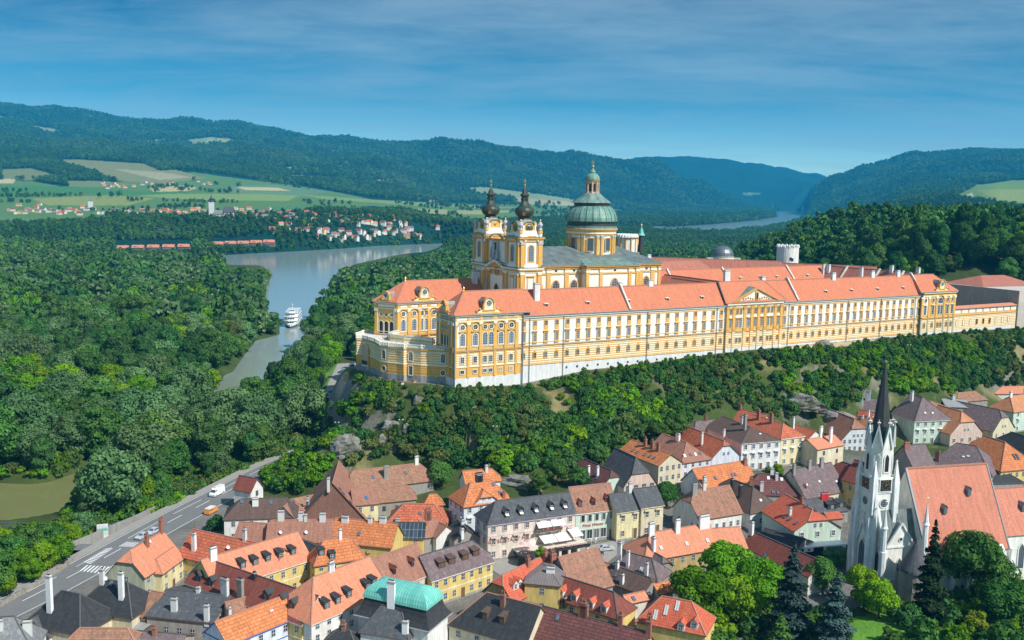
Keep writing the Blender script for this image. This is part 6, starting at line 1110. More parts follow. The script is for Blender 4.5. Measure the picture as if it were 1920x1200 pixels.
# gable windows and shutters of the shingled house
# ---------------- parish church
def parish():
    ze=11.; a=Vector((*atz(1737,1032,ze),0)); b=Vector((*atz(1889,1019,ze),0)); Ln=(b-a).length; X=(b-a)/Ln; Y=Vector((-X.y,X.x,0)); rz=atan2(X.y,X.x); W=19.
    best=None
    for i in range(200):
        s=45+i*.1; rise=tan(radians(s))*W/2; p=a+Y*(W/2)
        e=abs(proj(p.x+X.x*2,p.y+X.y*2,ze+rise)[1]-877)
        if best is None or e<best[0]: best=(e,s)
    rise=tan(radians(best[1]))*W/2; print('parish L',round(Ln,1),'slope',round(best[1],1),'rise',round(rise,1),'y',round(a.y))
    R=thing('parish_church','white neo-gothic parish church with needle spire and big salmon nave roof','church',(a.x,a.y,0),rz)
    def P(x,y,z=0): q=a+X*x+Y*y; return proj(q.x,q.y,z)
    mb=MB(); mb.box(0,Ln,0,W,-1,ze,'c_wall',bot=False); mb.poly([(0,0,ze),(0,W,ze),(0,W/2,ze+rise)],'c_wall'); mb.poly([(Ln,0,ze),(Ln,W,ze),(Ln,W/2,ze+rise)],'c_wall')
    for i in range(5): x=2+(Ln-4)*i/4; mb.prism([(x-.6,-1.6),(x+.6,-1.6),(x+.6,0),(x-.6,0)],-1,9,'c_stone',sc=1); mb.poly([(x-.6,-1.6,9),(x+.6,-1.6,9),(x+.6,0,11),(x-.6,0,11)],'c_stone')
    # choir
    cL=26; mb.box(Ln,Ln+cL,2.5,W-2.5,-1,12,'c_wall',bot=False); 
    for i in range(4): x=Ln+3+(cL-4)*i/3; mb.box(x-.6,x+.6,1.,2.5,-1,9,'c_stone')
    mb.build('wall',R)
    for i in range(4):
        me=winmesh('gothic',1.7,6.5,frame='w_stone',surr='c_stone',sw=.3,bars=(2,0)); x=2+(Ln-4)*(i+.5)/4; link('window',me,R,(x,-.05,3.5)); link('window',me,R,(Ln+3+(cL-4)*(i+.5)/3.,2.45,3))
    rb=MB(); o=.6; sl=rise/(W/2)
    rb.poly([(-.2,-o,ze-o*sl),(Ln+.2,-o,ze-o*sl),(Ln+.2,W/2,ze+rise),(-.2,W/2,ze+rise)],'t_parish'); rb.poly([(Ln+.2,W+o,ze-o*sl),(-.2,W+o,ze-o*sl),(-.2,W/2,ze+rise),(Ln+.2,W/2,ze+rise)],'t_parish')
    rb.beam((-.2,W/2,ze+rise),(Ln+.2,W/2,ze+rise),.5,.4,'ridge_l'); rb.beam((Ln+.2,-o,ze-o*sl),(Ln+.2,W/2,ze+rise),.3,.3,'zinc'); rb.beam((-.2,-o,ze-o*sl),(-.2,W/2,ze+rise),.5,.5,'zinc')
    rb.poly([(-.2,-o,ze-o*sl-.3),(Ln+.2,-o,ze-o*sl-.3),(Ln+.2,-o,ze-o*sl),(-.2,-o,ze-o*sl)],'zinc'); rb.build('roof',R)
    rb=MB(); z2=12.; y0,y1=2.,W-2.; ym=W/2; 
    # choir ridge height so that it sits where seen
    lo,hi=2,30
    for _ in range(40):
        m_=(lo+hi)/2
        if P(Ln+1,ym,z2+m_)[1]>917: lo=m_
        else: hi=m_
    r2=lo; rb.poly([(Ln,y0,z2),(Ln+cL,y0,z2),(Ln+cL-3,ym,z2+r2),(Ln,ym,z2+r2)],'t_parish'); rb.poly([(Ln+cL,y1,z2),(Ln,y1,z2),(Ln,ym,z2+r2),(Ln+cL-3,ym,z2+r2)],'t_parish'); rb.poly([(Ln+cL,y0,z2),(Ln+cL,y1,z2),(Ln+cL-3,ym,z2+r2)],'t_parish'); rb.beam((Ln,ym,z2+r2),(Ln+cL-3,ym,z2+r2),.4,.3,'ridge_l'); rb.build('choir_roof',R)
    for (x,f) in ((7.5,.42),(Ln*.67,.62),(Ln+9,.5)):
        hh=f*rise if x<Ln else f*r2; yy=hh/sl if x<Ln else y0+hh/(r2/(ym-y0)); zz=(ze if x<Ln else z2)+hh; d=MB(); d.box(-.5,.5,-.5,1,0,1.5,'zinc'); d.poly([(-.3,-.52,.3),(.3,-.52,.3),(.3,-.52,1.2),(-.3,-.52,1.2)],'glasslit'); d.poly([(-.7,-.7,1.4),(0,-.7,2.3),(0,1.6,2.3),(-.7,1.,1.4)],'zinc'); d.poly([(.7,-.7,1.4),(0,-.7,2.3),(0,1.6,2.3),(.7,1.,1.4)],'zinc'); d.poly([(-.5,-.5,1.5),(.5,-.5,1.5),(0,-.5,2.2)],'zinc'); d.build('dormer',R,(x,yy,zz))
    # west block with tower in front
    D0=9.5; Wy0,Wy1=3.6,W-2.5; tw=6.; yc=W/2; zS=11.
    mb=MB(); xw=-D0; mb.box(xw,0,Wy0,Wy1,-1,zS,'c_wall',bot=False)
    gt=zS+8.5
    for sg,y_ in ((0,Wy0),(1,Wy1)):
        yt=yc-tw/2 if sg==0 else yc+tw/2
        mb.poly([(xw,y_,zS),(xw,yt,zS),(xw,yt,gt)],'c_wall'); mb.poly([(0,y_,zS),(0,yt,zS),(0,yt,gt)],'c_wall')
    # cross gable on the south side
    mb.poly([(xw+1,Wy0-.02,zS),(-1,Wy0-.02,zS),(xw/2,Wy0-.02,zS+5.6)],'c_wall'); mb.build('west_wall',R)
    rb=MB()
    for sg,y_ in ((0,Wy0),(1,Wy1)):
        yt=yc-tw/2 if sg==0 else yc+tw/2; rb.poly([(xw+.3,y_,zS),(0,y_,zS),(0,yt,gt),(xw+.3,yt,gt)],'m_slateroof')
        rb.beam((xw,y_,zS+.2),(xw,yt,gt+.2),.6,.5,'c_stone')
    q_=Wy0; rb.poly([(xw+.6,q_-.3,zS),(xw/2,q_-.3,zS+5.8),(xw/2,q_+4,zS+5.8),(xw+.6,q_+1,zS)],'m_slateroof'); rb.poly([(-.6,q_-.3,zS),(xw/2,q_-.3,zS+5.8),(xw/2,q_+4,zS+5.8),(-.6,q_+1,zS)],'m_slateroof')
    rb.beam((xw+.8,q_-.2,zS+.1),(xw/2,q_-.2,zS+6),.5,.4,'c_stone'); rb.beam((-.8,q_-.2,zS+.1),(xw/2,q_-.2,zS+6),.5,.4,'c_stone'); rb.build('west_roof',R)
    FWs=Face((xw,Wy1),(xw,Wy0)); g=winmesh('gothic',1.5,5.2,frame='w_stone',surr='c_stone',sw=.25,bars=(2,2))
    for u in (1.9,Wy1-Wy0-1.9): FWs.put('window',g,u,4.2,R,.05)
    FS=Face((xw,Wy0),(0,Wy0)); FS.put('window',winmesh('gothic',1.2,3.,frame='w_stone',surr='c_stone',sw=.25,bars=(1,1)),D0*.5,5,R,.05); FS.put('window',winmesh('oval',.9,.9,frame=None,surr='c_stone',sw=.2),D0*.5,zS+1.4,R,.05)
    band=MB(); FWs.box(band,-.2,Wy1-Wy0+.2,2.4,2.8,-.1,.2,'c_stone'); FWs.box(band,-.2,Wy1-Wy0+.2,zS-.2,zS+.2,-.1,.25,'c_stone'); FS.box(band,0,D0,zS-.2,zS+.2,-.1,.25,'c_stone'); FS.box(band,0,D0,2.4,2.8,-.1,.2,'c_stone'); band.build('string_course',R)
    # tower
    tx0=xw-1.6; tx1=tx0+tw; ty0,ty1=yc-tw/2,yc+tw/2; cx,cy=(tx0+tx1)/2,yc
    def zpx(x,y,py):
        lo,hi=-20,120
        for _ in range(50):
            m_=(lo+hi)/2
            if P(x,y,m_)[1]>py: lo=m_
            else: hi=m_
        return lo
    zt=zpx(cx,cy,666); zb=zpx(cx,cy,858); zq=zpx(tx0,ty0,898); zg=zpx(cx,cy,836); print('tower px x',[round(P(cx,cy,z)[0]) for z in (0,zq,zt)],'z tip,spire base,square top',round(zt,1),round(zb,1),round(zq,1),'cy world',round((a+X*cx+Y*cy).y))
    mb=MB(); mb.box(tx0,tx1,ty0,ty1,-1,zq,'c_wall'); fs=[Face((tx0,ty0),(tx1,ty0)),Face((tx0,ty1),(tx0,ty0)),Face((tx1,ty1),(tx0,ty1)),Face((tx1,ty0),(tx1,ty1))]
    zc=zq-3.4
    for f in fs:
        for z in (3,12,zq-9.5,zc-.4,zq-.2): f.box(mb,-.1,f.L+.1,z,z+.4,-.1,.22,'c_stone')
    for x,y in ((tx0,ty0),(tx1,ty0),(tx0,ty1),(tx1,ty1)):
        for ddx,ddy in ((1,0),(0,1)):
            sgx=-1 if x==tx0 else 1; sgy=-1 if y==ty0 else 1; px_,py_=x+sgx*(.55 if ddx else -.35),y+sgy*(.55 if ddy else -.35)
            mb.box(px_-.45,px_+.45,py_-.45,py_+.45,-1,zq-7,'c_stone'); mb.lathe(px_,py_,[(.62,zq-7),(.5,zq-5),(.02,zq-3.4)],4,'c_stone',ph=pi/4)
        mb.box(x-.7,x+.7,y-.7,y+.7,zq-9,zq-1.,'c_stone'); mb.lathe(x,y,[(.95,zq-1),(.8,zq+.5),(.75,zq+.6),(.05,zq+4.6)],4,'c_stone',ph=pi/4)
        for q in range(3): mb.ball((x,y,zq+1.6+q*1.2),.3,'c_stone',5)
    mb.build('tower_wall',R)
    for f in fs[:2]:
        c=MB(); c.poly([(-1.5,-.3,-1.4),(1.5,-.3,-1.4),(1.5,-.3,1.4),(-1.5,-.3,1.4)],'dark'); c.box(-1.7,1.7,-.28,0,-1.6,1.6,'c_stone')
        for i in range(12): b_=pi*i/6; c.poly([(1.3*cos(b_-.06),-.33,1.3*sin(b_-.06)),(1.3*cos(b_+.06),-.33,1.3*sin(b_+.06)),(1.*cos(b_+.07),-.33,1.*sin(b_+.07)),(1.*cos(b_-.07),-.33,1.*sin(b_-.07))],'gold')
        c.poly([(-.06,-.34,-.2),(.06,-.34,-.2),(.03,-.34,1.),(-.03,-.34,1.)],'gold'); c.poly([(-.2,-.34,-.06),(.7,-.34,.3),(.66,-.34,.4),(-.2,-.34,.06)],'gold'); f.put('clock',bpy.data.meshes[-1] if 0 else c.build('clock_mesh').data,f.L/2,zq-1.75,R,.1)
        bpy.data.objects.remove(bpy.data.objects[[o.name for o in bpy.data.objects if o.name.startswith('clock_mesh')][-1]])
        f.put('rose_window',winmesh('oval',2.1,2.1,frame='w_stone',surr='c_stone',sw=.25,bars=(3,3)),f.L/2,zq-7.4,R,.05)
    f=fs[1]; f.put('window',winmesh('gothic',2.6,8.6,frame='w_stone',surr='c_stone',sw=.35,bars=(3,0)),f.L/2,2.8,R,.1)
    mb=MB(); 
    for sg in (-1,1): mb.beam((*f.at(f.L/2+sg*2.1,.4),11),(*f.at(f.L/2,.4),16.6),.35,.35,'c_stone'); mb.lathe(*f.at(f.L/2+sg*2.3,.4),[(.25,9.5),(.25,12),(.02,13.6)],4,'c_stone')
    mb.lathe(*f.at(f.L/2,.4),[(.2,16),(.15,17.6),(.4,17.8),(.1,18.4)],4,'c_stone'); mb.build('portal_gable',R)
    # octagonal belfry
    ro=tw/2*1.03/cos(pi/8)*.98; mb=MB(); mb.lathe(cx,cy,[(ro,zq),(ro,zg)],8,'c_wall',ph=pi/8); mb.build('belfry',R)
    gz=zg+5.2
    for i in range(8):
        a_=i*pi/4; n_=(cos(a_),sin(a_)); ri=ro*cos(pi/8); hw=ro*sin(pi/8); f=Face((cx+n_[0]*ri+n_[1]*hw*1,cy+n_[1]*ri-n_[0]*hw),(cx+n_[0]*ri-n_[1]*hw,cy+n_[1]*ri+n_[0]*hw)); 
        f.put('belfry_opening',winmesh('gothic',1.1,zg-zq-3.,frame=None,surr='c_stone',sw=.3,glass='dark' if i%2==0 else 'c_wall'),f.L/2,zq+1.6,R,.05)
        gm=MB(); fpoly(f,gm,[(0,zg),(f.L,zg),(f.L/2,gz)],.05,'c_wall'); gm.poly([(*f.at(0,.2),zg),(*f.at(f.L/2,.2),gz+.3),(*f.at(f.L/2,-2.6),gz+.3),(*f.at(.6,-1.2),zg+.5)],'m_verdigris'); gm.poly([(*f.at(f.L,.2),zg),(*f.at(f.L/2,.2),gz+.3),(*f.at(f.L/2,-2.6),gz+.3),(*f.at(f.L-.6,-1.2),zg+.5)],'m_verdigris')
        gm.beam((*f.at(0,.25),zg),(*f.at(f.L/2,.25),gz+.2),.3,.35,'c_stone'); gm.beam((*f.at(f.L,.25),zg),(*f.at(f.L/2,.25),gz+.2),.3,.35,'c_stone'); x,y=f.at(f.L/2,.2); gm.lathe(x,y,[(.12,gz),(.12,gz+1.),(.45,gz+1.2),(.45,gz+1.4),(.12,gz+1.5),(.12,gz+2.)],4,'c_stone'); gm.box(x-.4,x+.4,y-.12,y+.12,gz+1.2,gz+1.4,'c_stone'); gm.build('gable',R)
    mb=MB(); mb.lathe(cx,cy,[(ro*.93,zg+.2),(ro*.62,zg+(zt-zg)*.26),(ro*.36,zg+(zt-zg)*.58),(.22,zt-2.)],8,'t_spire',ph=pi/8); mb.build('spire',R)
    mb=MB(); mb.ball((cx,cy,zt-1.7),.5,'zinc'); mb.lathe(cx,cy,[(.08,zt-1.5),(.06,zt+2)],5,'bronze'); mb.beam((cx,cy-.6,zt+1.2),(cx,cy+.6,zt+1.2),.12,.12,'bronze'); mb.build('cross',R)
    # corner pinnacles
    for x,y,h in ((xw,Wy0,zS+8),(xw,Wy1,zS+8),(-.5,Wy0-3.4,zS+9.5)):
        mb=MB(); mb.lathe(x,y,[(.95,-1),(.9,zS-1),(.7,zS-.8),(.65,h-3.2),(.9,h-3.),(.6,h-2.4),(.08,h+2.2)],8,'c_stone'); mb.lathe(x,y,[(.06,h+2),(.06,h+3.6),(.35,h+3.7),(.06,h+3.9)],4,'c_stone'); mb.build('pinnacle',R)
    # old round tower beside it
    tx,ty=atz(1712,1120,0); k=ty/1800; zr=zpx_w(tx,ty,1037); ze2=zpx_w(tx,ty-2,1060)
    T_=thing('stone_round_tower','round rubble stone tower with conical slate roof below the parish church','tower',(tx,ty,0),0); mb=MB(); mb.lathe(0,0,[(30*k,-1),(28.5*k,zpx_w(tx,ty,1066))],24,'w_stone'); mb.build('wall',T_); zz=zpx_w(tx,ty,1066)
    mb=MB(); mb.lathe(0,0,[(32*k,zz-.3),(31*k,zz+.2),(12*k,zz+4.5),(.1,zpx_w(tx,ty,1010))],24,'t_slate'); mb.build('roof',T_); link('window',winmesh('rect',.9,1.3,surr='w_greywall',sw=.1,bars=(1,1)),T_,(-28.6*k*sin(.35),-28.6*k*cos(.35),zz*.35),-.35)
def zpx_w(x,y,py):
    lo,hi=-20,120
    for _ in range(50):
        m_=(lo+hi)/2
        if proj(x,y,m_)[1]>py: lo=m_
        else: hi=m_
    return lo
tiles('t_parish',(.56,.20,.13),(.46,.16,.10),.35,.3,.25,bump=.15); tiles('t_spire',(.035,.038,.04),(.06,.065,.06),.5,.5,.4,bump=.3)
parish()
# ---------------- foliage
NR=np.random.default_rng(11)
def foliage(name,c1,c2,tr=.22):
    m=bpy.data.materials.new(name); m.use_nodes=True; nt=m.node_tree; nt.nodes.clear(); M[name]=m
    o=nt.nodes.new('ShaderNodeOutputMaterial'); at=N(nt,'Attribute'); at.attribute_name='tone'; oi=N(nt,'ObjectInfo')
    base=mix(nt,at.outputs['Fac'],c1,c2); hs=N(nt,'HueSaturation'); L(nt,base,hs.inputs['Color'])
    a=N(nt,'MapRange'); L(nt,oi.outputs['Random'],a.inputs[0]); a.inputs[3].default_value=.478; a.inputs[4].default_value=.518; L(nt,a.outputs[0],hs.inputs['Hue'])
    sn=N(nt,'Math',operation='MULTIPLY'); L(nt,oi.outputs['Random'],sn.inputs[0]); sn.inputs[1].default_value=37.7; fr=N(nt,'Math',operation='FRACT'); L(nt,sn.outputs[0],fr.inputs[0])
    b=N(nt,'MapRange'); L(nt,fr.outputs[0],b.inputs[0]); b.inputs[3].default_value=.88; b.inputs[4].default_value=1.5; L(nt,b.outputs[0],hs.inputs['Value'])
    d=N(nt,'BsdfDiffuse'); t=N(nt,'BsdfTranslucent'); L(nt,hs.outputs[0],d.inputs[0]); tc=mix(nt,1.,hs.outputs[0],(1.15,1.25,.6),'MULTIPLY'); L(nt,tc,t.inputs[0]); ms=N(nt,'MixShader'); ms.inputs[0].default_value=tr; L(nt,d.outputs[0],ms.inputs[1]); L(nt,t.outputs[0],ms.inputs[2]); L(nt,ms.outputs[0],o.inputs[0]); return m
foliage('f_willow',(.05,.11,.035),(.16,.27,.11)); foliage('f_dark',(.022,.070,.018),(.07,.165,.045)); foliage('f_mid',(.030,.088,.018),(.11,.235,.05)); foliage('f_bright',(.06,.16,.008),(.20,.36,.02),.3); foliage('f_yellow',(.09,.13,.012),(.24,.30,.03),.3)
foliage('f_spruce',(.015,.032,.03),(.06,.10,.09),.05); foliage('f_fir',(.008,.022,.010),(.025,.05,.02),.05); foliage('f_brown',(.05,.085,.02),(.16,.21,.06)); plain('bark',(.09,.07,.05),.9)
def leafmesh(name,C,S,Nn,tone,mat):
    "rhombic leaf clumps: centres C, sizes S, normals Nn"
    n=len(C); r=NR.normal(size=(n,3)); u=np.cross(Nn,r); u/=np.linalg.norm(u,axis=1)[:,None]+1e-9; v=np.cross(Nn,u); v/=np.linalg.norm(v,axis=1)[:,None]+1e-9
    a=S[:,None]; V=np.stack([C-u*a,C-v*a*.6,C+u*a,C+v*a*.6],1); V[:,0]-=Nn*a*.25; V[:,2]-=Nn*a*.25; V=V.reshape(-1,3)
    me=bpy.data.meshes.new(name); me.vertices.add(4*n); me.vertices.foreach_set('co',V.ravel().astype(np.float32)); me.loops.add(4*n); me.loops.foreach_set('vertex_index',np.arange(4*n,dtype=np.int32)); me.polygons.add(n); me.polygons.foreach_set('loop_start',(np.arange(n)*4).astype(np.int32)); me.update(); me.validate()
    at=me.attributes.new('tone','FLOAT','POINT'); at.data.foreach_set('value',np.repeat(tone,4).astype(np.float32)); me.materials.append(M[mat]); return me
def crownmesh(name,mat,R=6.,Hh=13.,base=3.5,nl=16,n=2400,size=.5,shape='round',seed=0):
    rr=np.random.default_rng(seed); Ls=[]
    cz=base+(Hh-base)*.5; hz_=(Hh-base)*.5
    for i in range(nl):
        th=rr.uniform(0,2*pi); zf=rr.uniform(-.85,.95); rad=sqrt(max(0,1-zf*zf))
        if shape=='round': k=rr.uniform(.45,.72)
        if shape=='tall': k=rr.uniform(.4,.7); rad*=.9
        c=np.array([cos(th)*rad*R*k,sin(th)*rad*R*k,cz+zf*hz_*.68]); lr=R*rr.uniform(.26,.46)
        if shape=='tall': lr*=.9
        Ls.append((c,lr,rr.uniform(-.2,.2)))
    Ls.append((np.array([0,0,cz]),R*.6,0)); w=np.array([l[1]**2 for l in Ls]); w/=w.sum(); idx=rr.choice(len(Ls),n,p=w)
    C0=np.array([Ls[i][0] for i in idx]); r0=np.array([Ls[i][1] for i in idx]); tb=np.array([Ls[i][2] for i in idx])
    d=rr.normal(size=(n,3)); d/=np.linalg.norm(d,axis=1)[:,None]; d[:,2]=np.where(rr.random(n)<.6,np.abs(d[:,2]),d[:,2])
    C=C0+d*(r0*rr.uniform(.72,1.08,n))[:,None]*np.array([1,1,.85 if shape=='round' else 1.15]); Nn=d+rr.normal(size=(n,3))*.33; Nn/=np.linalg.norm(Nn,axis=1)[:,None]
    S=size*rr.uniform(.6,1.4,n); tone=np.clip(.45+tb+rr.normal(size=n)*.15,0,1); return leafmesh(name,C,S,Nn,tone,mat)
def conemesh(name,mat,R,Hh,n,size,seed,droop=.35):
    rr=np.random.default_rng(seed); t=1-np.sqrt(rr.random(n)); z=.8+t*(Hh-.8); tier=np.floor(t*15); nb=11; th=(rr.integers(0,nb,n)+tier*.37)*2*pi/nb+rr.normal(size=n)*.13
    ln=(1-t)**.85*R*(.85+.3*np.sin(tier*2.1+th*2)); q=rr.random(n)**.5; rad=ln*q; zz=z*0+.8+(tier+.5)/15*(Hh-.8)+(1-q)*.5-q*droop*ln*.35+rr.normal(size=n)*.12
    C=np.stack([np.cos(th)*rad,np.sin(th)*rad,zz],1); Nn=np.stack([np.cos(th)*.4,np.sin(th)*.4,np.ones(n)],1)+rr.normal(size=(n,3))*.35; Nn/=np.linalg.norm(Nn,axis=1)[:,None]
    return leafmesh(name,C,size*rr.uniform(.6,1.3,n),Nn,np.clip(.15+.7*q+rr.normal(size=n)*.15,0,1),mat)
def trunkmesh(h,r,limbs=5,seed=1,spread=3.):
    rr=random.Random(seed); mb=MB(); mb.lathe(0,0,[(r*1.4,-1.5),(r,.6),(r*.75,h*.5),(r*.35,h)],7,'bark',caps=False)
    for i in range(limbs):
        a=rr.uniform(0,6.28); z=h*rr.uniform(.35,.8); l=spread*rr.uniform(.6,1.1); mb.beam((0,0,z),(cos(a)*l,sin(a)*l,z+l*.9),r*.5,r*.5,'bark')
    me=bpy.data.meshes.new('trunk'); me.from_pydata(mb.v,[],mb.f); me.materials.append(M['bark']); me.update(); return me
CR={}; TK={}
for kd,mat,R,Hh,bs,nl,sh,ng in (('willow','f_willow',7.2,16,1.2,22,'round',3),('poplar','f_dark',5.6,19,2.,22,'tall',3),('ash','f_mid',6.4,17,2,22,'round',3),('maple','f_bright',6.,14,1.5,20,'round',2),('elder','f_brown',5.,13,2.,16,'tall',1)):
    CR[kd]=[crownmesh('crown',mat,R,Hh,bs,nl+8,7000,.42,sh,seed=len(CR)*10+i) for i in range(ng)]; TK[kd]=trunkmesh(Hh*.7,.35,6,len(CR))
for kd,mat in (('shrub','f_mid'),('shrub2','f_dark'),('shrub3','f_bright'),('shrub4','f_brown')):
    CR[kd]=[crownmesh('crown',mat,2.6,3.6,-.6,11,700,.36,'round',seed=80+len(CR)*3+i) for i in range(2)]; TK[kd]=None
CR['walnut']=[crownmesh('crown','f_bright',6.6,12.5,1.5,30,9000,.36,'round',seed=300+i) for i in range(2)]; TK['walnut']=trunkmesh(8,.4,8,9,4)
CR['chestnut']=[crownmesh('crown','f_mid',6.6,12.5,1.5,30,9000,.38,'round',seed=310)]; TK['chestnut']=TK['walnut']
CR['yellowtree']=[crownmesh('crown','f_yellow',3.,4.6,-.4,14,2200,.28,'round',seed=320)]; TK['yellowtree']=None
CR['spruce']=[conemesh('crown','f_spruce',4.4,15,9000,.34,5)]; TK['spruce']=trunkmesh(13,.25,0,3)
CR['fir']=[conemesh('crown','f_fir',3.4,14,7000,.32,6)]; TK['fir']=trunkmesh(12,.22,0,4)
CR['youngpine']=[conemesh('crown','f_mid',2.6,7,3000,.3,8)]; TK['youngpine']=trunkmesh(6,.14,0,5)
NAMES=dict(willow='willow',poplar='poplar',ash='ash_tree',maple='maple_tree',elder='elder_tree',shrub='shrub',shrub2='shrub',shrub3='shrub',shrub4='shrub',walnut='walnut_tree',chestnut='chestnut_tree',yellowtree='golden_bush',spruce='blue_spruce',fir='fir_tree',youngpine='young_pine')
def plant(kd,x,y,z,sc,label,group=None,sz=1.,rot=None,cat=None):
    rot=RND.uniform(0,6.28) if rot is None else rot; me=RND.choice(CR[kd]); c_='shrub' if kd.startswith('shrub') or kd=='yellowtree' else 'tree'
    if TK[kd] is None:
        o=link(NAMES[kd],me,None,(x,y,z),rot); o.scale=(sc,sc,sc*sz); return tag(o,label,cat or c_,group)
    r=thing(NAMES[kd],label,cat or c_,(x,y,z),rot,group); r.scale=(sc,sc,sc*sz); link('crown',me,r); link('trunk',TK[kd],r); return r
KEEP=[[(1240,427),(1340,422),(1420,414),(1462,406),(1447,399),(1512,396),(1508,407),(1480,417),(1430,425),(1340,431)],[(420,500),(505,502),(520,515),(512,530),(606,530),(640,500),(700,490),(815,471),(832,458),(560,471),(420,482)],[(512,530),(504,546),(494,560),(492,572),(536,590),(532,628),(498,640),(482,674),(462,702),(474,698),(505,680),(543,660),(558,640),(570,612),(576,592),(598,562),(604,532)],[(-20,934),(60,912),(126,912),(124,950),(84,978),(-20,976)],[(602,745),(632,684),(668,684),(664,700),(655,735),(640,752)],[(216,448),(364,446),(364,464),(216,465)],[(394,444),(518,438),(518,456),(394,459)],[(455,893),(495,893),(495,935),(455,935)],[(640,660),(668,648),(668,684),(632,684)],[(400,905),(460,912),(430,940),(380,960),(290,990),(200,1030),(130,1050),(150,1022),(200,1020),(370,928)]]
def blocked(x,y,z,h,r=4.):
    b=np.zeros(len(x),bool); k=r*1800/np.maximum(y,1)*.55
    for fr in (.3,.5,.7,.85,.97):
        px,py=proj(x,y,z+h*fr); w=k*(1 if fr<.9 else .5)
        for P in KEEP:
            for qx in (px,px-w,px+w): b|=sdf(P,qx,py)<0
    return b
TOWNPX=[(395,1000),(400,960),(455,928),(470,890),(500,915),(570,925),(625,893),(660,878),(730,860),(795,860),(820,915),(845,915),(870,876),(935,876),(958,915),(1060,910),(1095,862),(1150,843),(1190,822),(1250,808),(1298,784),(1365,763),(1420,772),(1480,793),(1540,773),(1590,765),(1630,742),(1690,744),(1725,738),(1790,745),(1830,730),(1940,720),(2100,720),(2100,1300),(300,1300)]
def scatter(y0,y1,cell,u0=-.60,u1=.60):
    ys=[];y=y0
    P=[]
    while y<y1:
        c=cell(y); n=max(2,int((u1-u0)*y/c)); xs=u0*y+(np.arange(n)+NR.random(n)*.9)*c; yy=y+(NR.random(n)-.5)*c*.9; P.append(np.stack([xs,yy],1)); y+=c
    return np.concatenate(P)
# --- big trees near enough to tell apart, and the woods beyond
PTS=scatter(255,1500,lambda y: 9.0 if y<700 else 9.8)
x,y=PTS[:,0],PTS[:,1]; z=ground(x,y); dt=sdf(TOWNP,x,y); da=sdf(ABP,x,y); dp=sdf(PARK,x,y); s_,t_=loc_st(x,y); px,py=proj(x,y,z)
hillm=sstep(125,300,x-(y-560)*.12)*sstep(455,640,y)*sstep(1500,850,y)
flood=(z>-5.2)&(z<2.5)&(dt>6)&(da>34)&(dp>9)
flank=(z>=2.5)&(z<14)&(da>30)&(dt>4)&(dp>8)&(x<-30)&(NR.random(len(x))<.5)
east=(hillm>.06)&(da>7)&(z>8)&~((px>1780)&(px<1860)&(y<560))
north=(t_>60)&(da>14)&(z>-5.2)&(y<1500)
m=(flood|flank|east|north)&(dt>6)&(dp>9)
meadow=sdf(px2([(590,745),(625,672),(668,645),(676,690)],8),x,y)<3; m&=~meadow
m&=~(sdf(TOWNPX,px,py)<2); m&=~(sdf(VERGE,px,py)<6)
x,y,z,px,py,hm,dt=[a[m] for a in (x,y,z,px,py,hillm,dt)]
kn=fbm(x/70,y/70,3,77); kr=NR.random(len(x)); v=kn+.25*(kr-.5)
kind=np.select([hm>.06,v>.53,v>.46,v>.36,v>.31],[np.where(kr<.45,1,np.where(kr<.8,2,np.where(kr<.93,3,4))),0,2,np.where(kr<.5,1,0),2],3)
kind=np.where((hm<=.06)&(kr>.965),4,kind)
KL=['willow','poplar','ash','maple','elder']; KH=np.array([16,19,17,14,13.])
sc=NR.uniform(.66,1.5,len(x)); small=(px<175)&(y<300)&(x<0); sc=np.where(small,.42+.12*NR.random(len(x)),sc); sc=np.where((x<-20)&(dt<22)&(y>290),sc*.8,sc); sc=np.where(kind==3,sc*.9,sc)
h=KH[kind]*sc; bl=blocked(x,y,z,h); sc2=np.where(bl,sc*.5,sc); bl2=blocked(x,y,z,KH[kind]*sc2); keep=~bl2; x,y,z,sc,kind,px,py,hm=[a[keep] for a in (x,y,z,sc2,kind,px,py,hm)]
vis=(np.abs(x/y)<.545)&((y<450)|(hm>.06)|(x<0)); 
app=KH[kind]*sc/y*np.where(hm>.06,.8,1); order=np.argsort(-app*vis); ind=order[:232]; rest=order[232:]
def ensure(order,n,K,nk):
    ind=list(order[:n]); rest=list(order[n:])
    for k in range(nk):
        if not any(K[i]==k for i in ind):
            j=next(i for i in rest if K[i]==k); rest.remove(j); ind.append(j)
    return np.array(ind),np.array(rest)
ind,rest=ensure(order,232,kind,5)
ADJ={0:'grey-green',1:'dark slender',2:'full mid-green',3:'fresh yellow-green',4:'brownish thin-leaved'}
def where_(px,py,y,x,hm):
    if hm>.06: return 'in the hill wood behind the east end of the abbey' if px<1700 else 'in the hill wood above the right end of the abbey'
    if y<305 and px<180: return 'low on the near bank between side road and river'
    if px<180 and py>760: return 'around the green pond at the left edge'
    if px<180: return 'in the river wood near the left edge'
    if py>840: return 'in the wood strip right above the main road'
    if px<330: return 'in the left part of the river wood'
    if px<470: return 'in the river wood left of the narrow river arm'
    if px<560: return 'on the bank of the narrow river arm'
    return 'between the river arm and the abbey rock'
for i in ind:
    kd=KL[kind[i]]; lab='%s %s %s'%(ADJ[kind[i]],NAMES[kd].replace('_',' '),where_(px[i],py[i],y[i],x[i],hm[i])); plant(kd,float(x[i]),float(y[i]),float(z[i])-.3,float(sc[i]),lab,group=lab.replace(NAMES[kd].replace('_',' '),NAMES[kd].replace('_',' ')+'s'),sz=RND.uniform(.9,1.15))
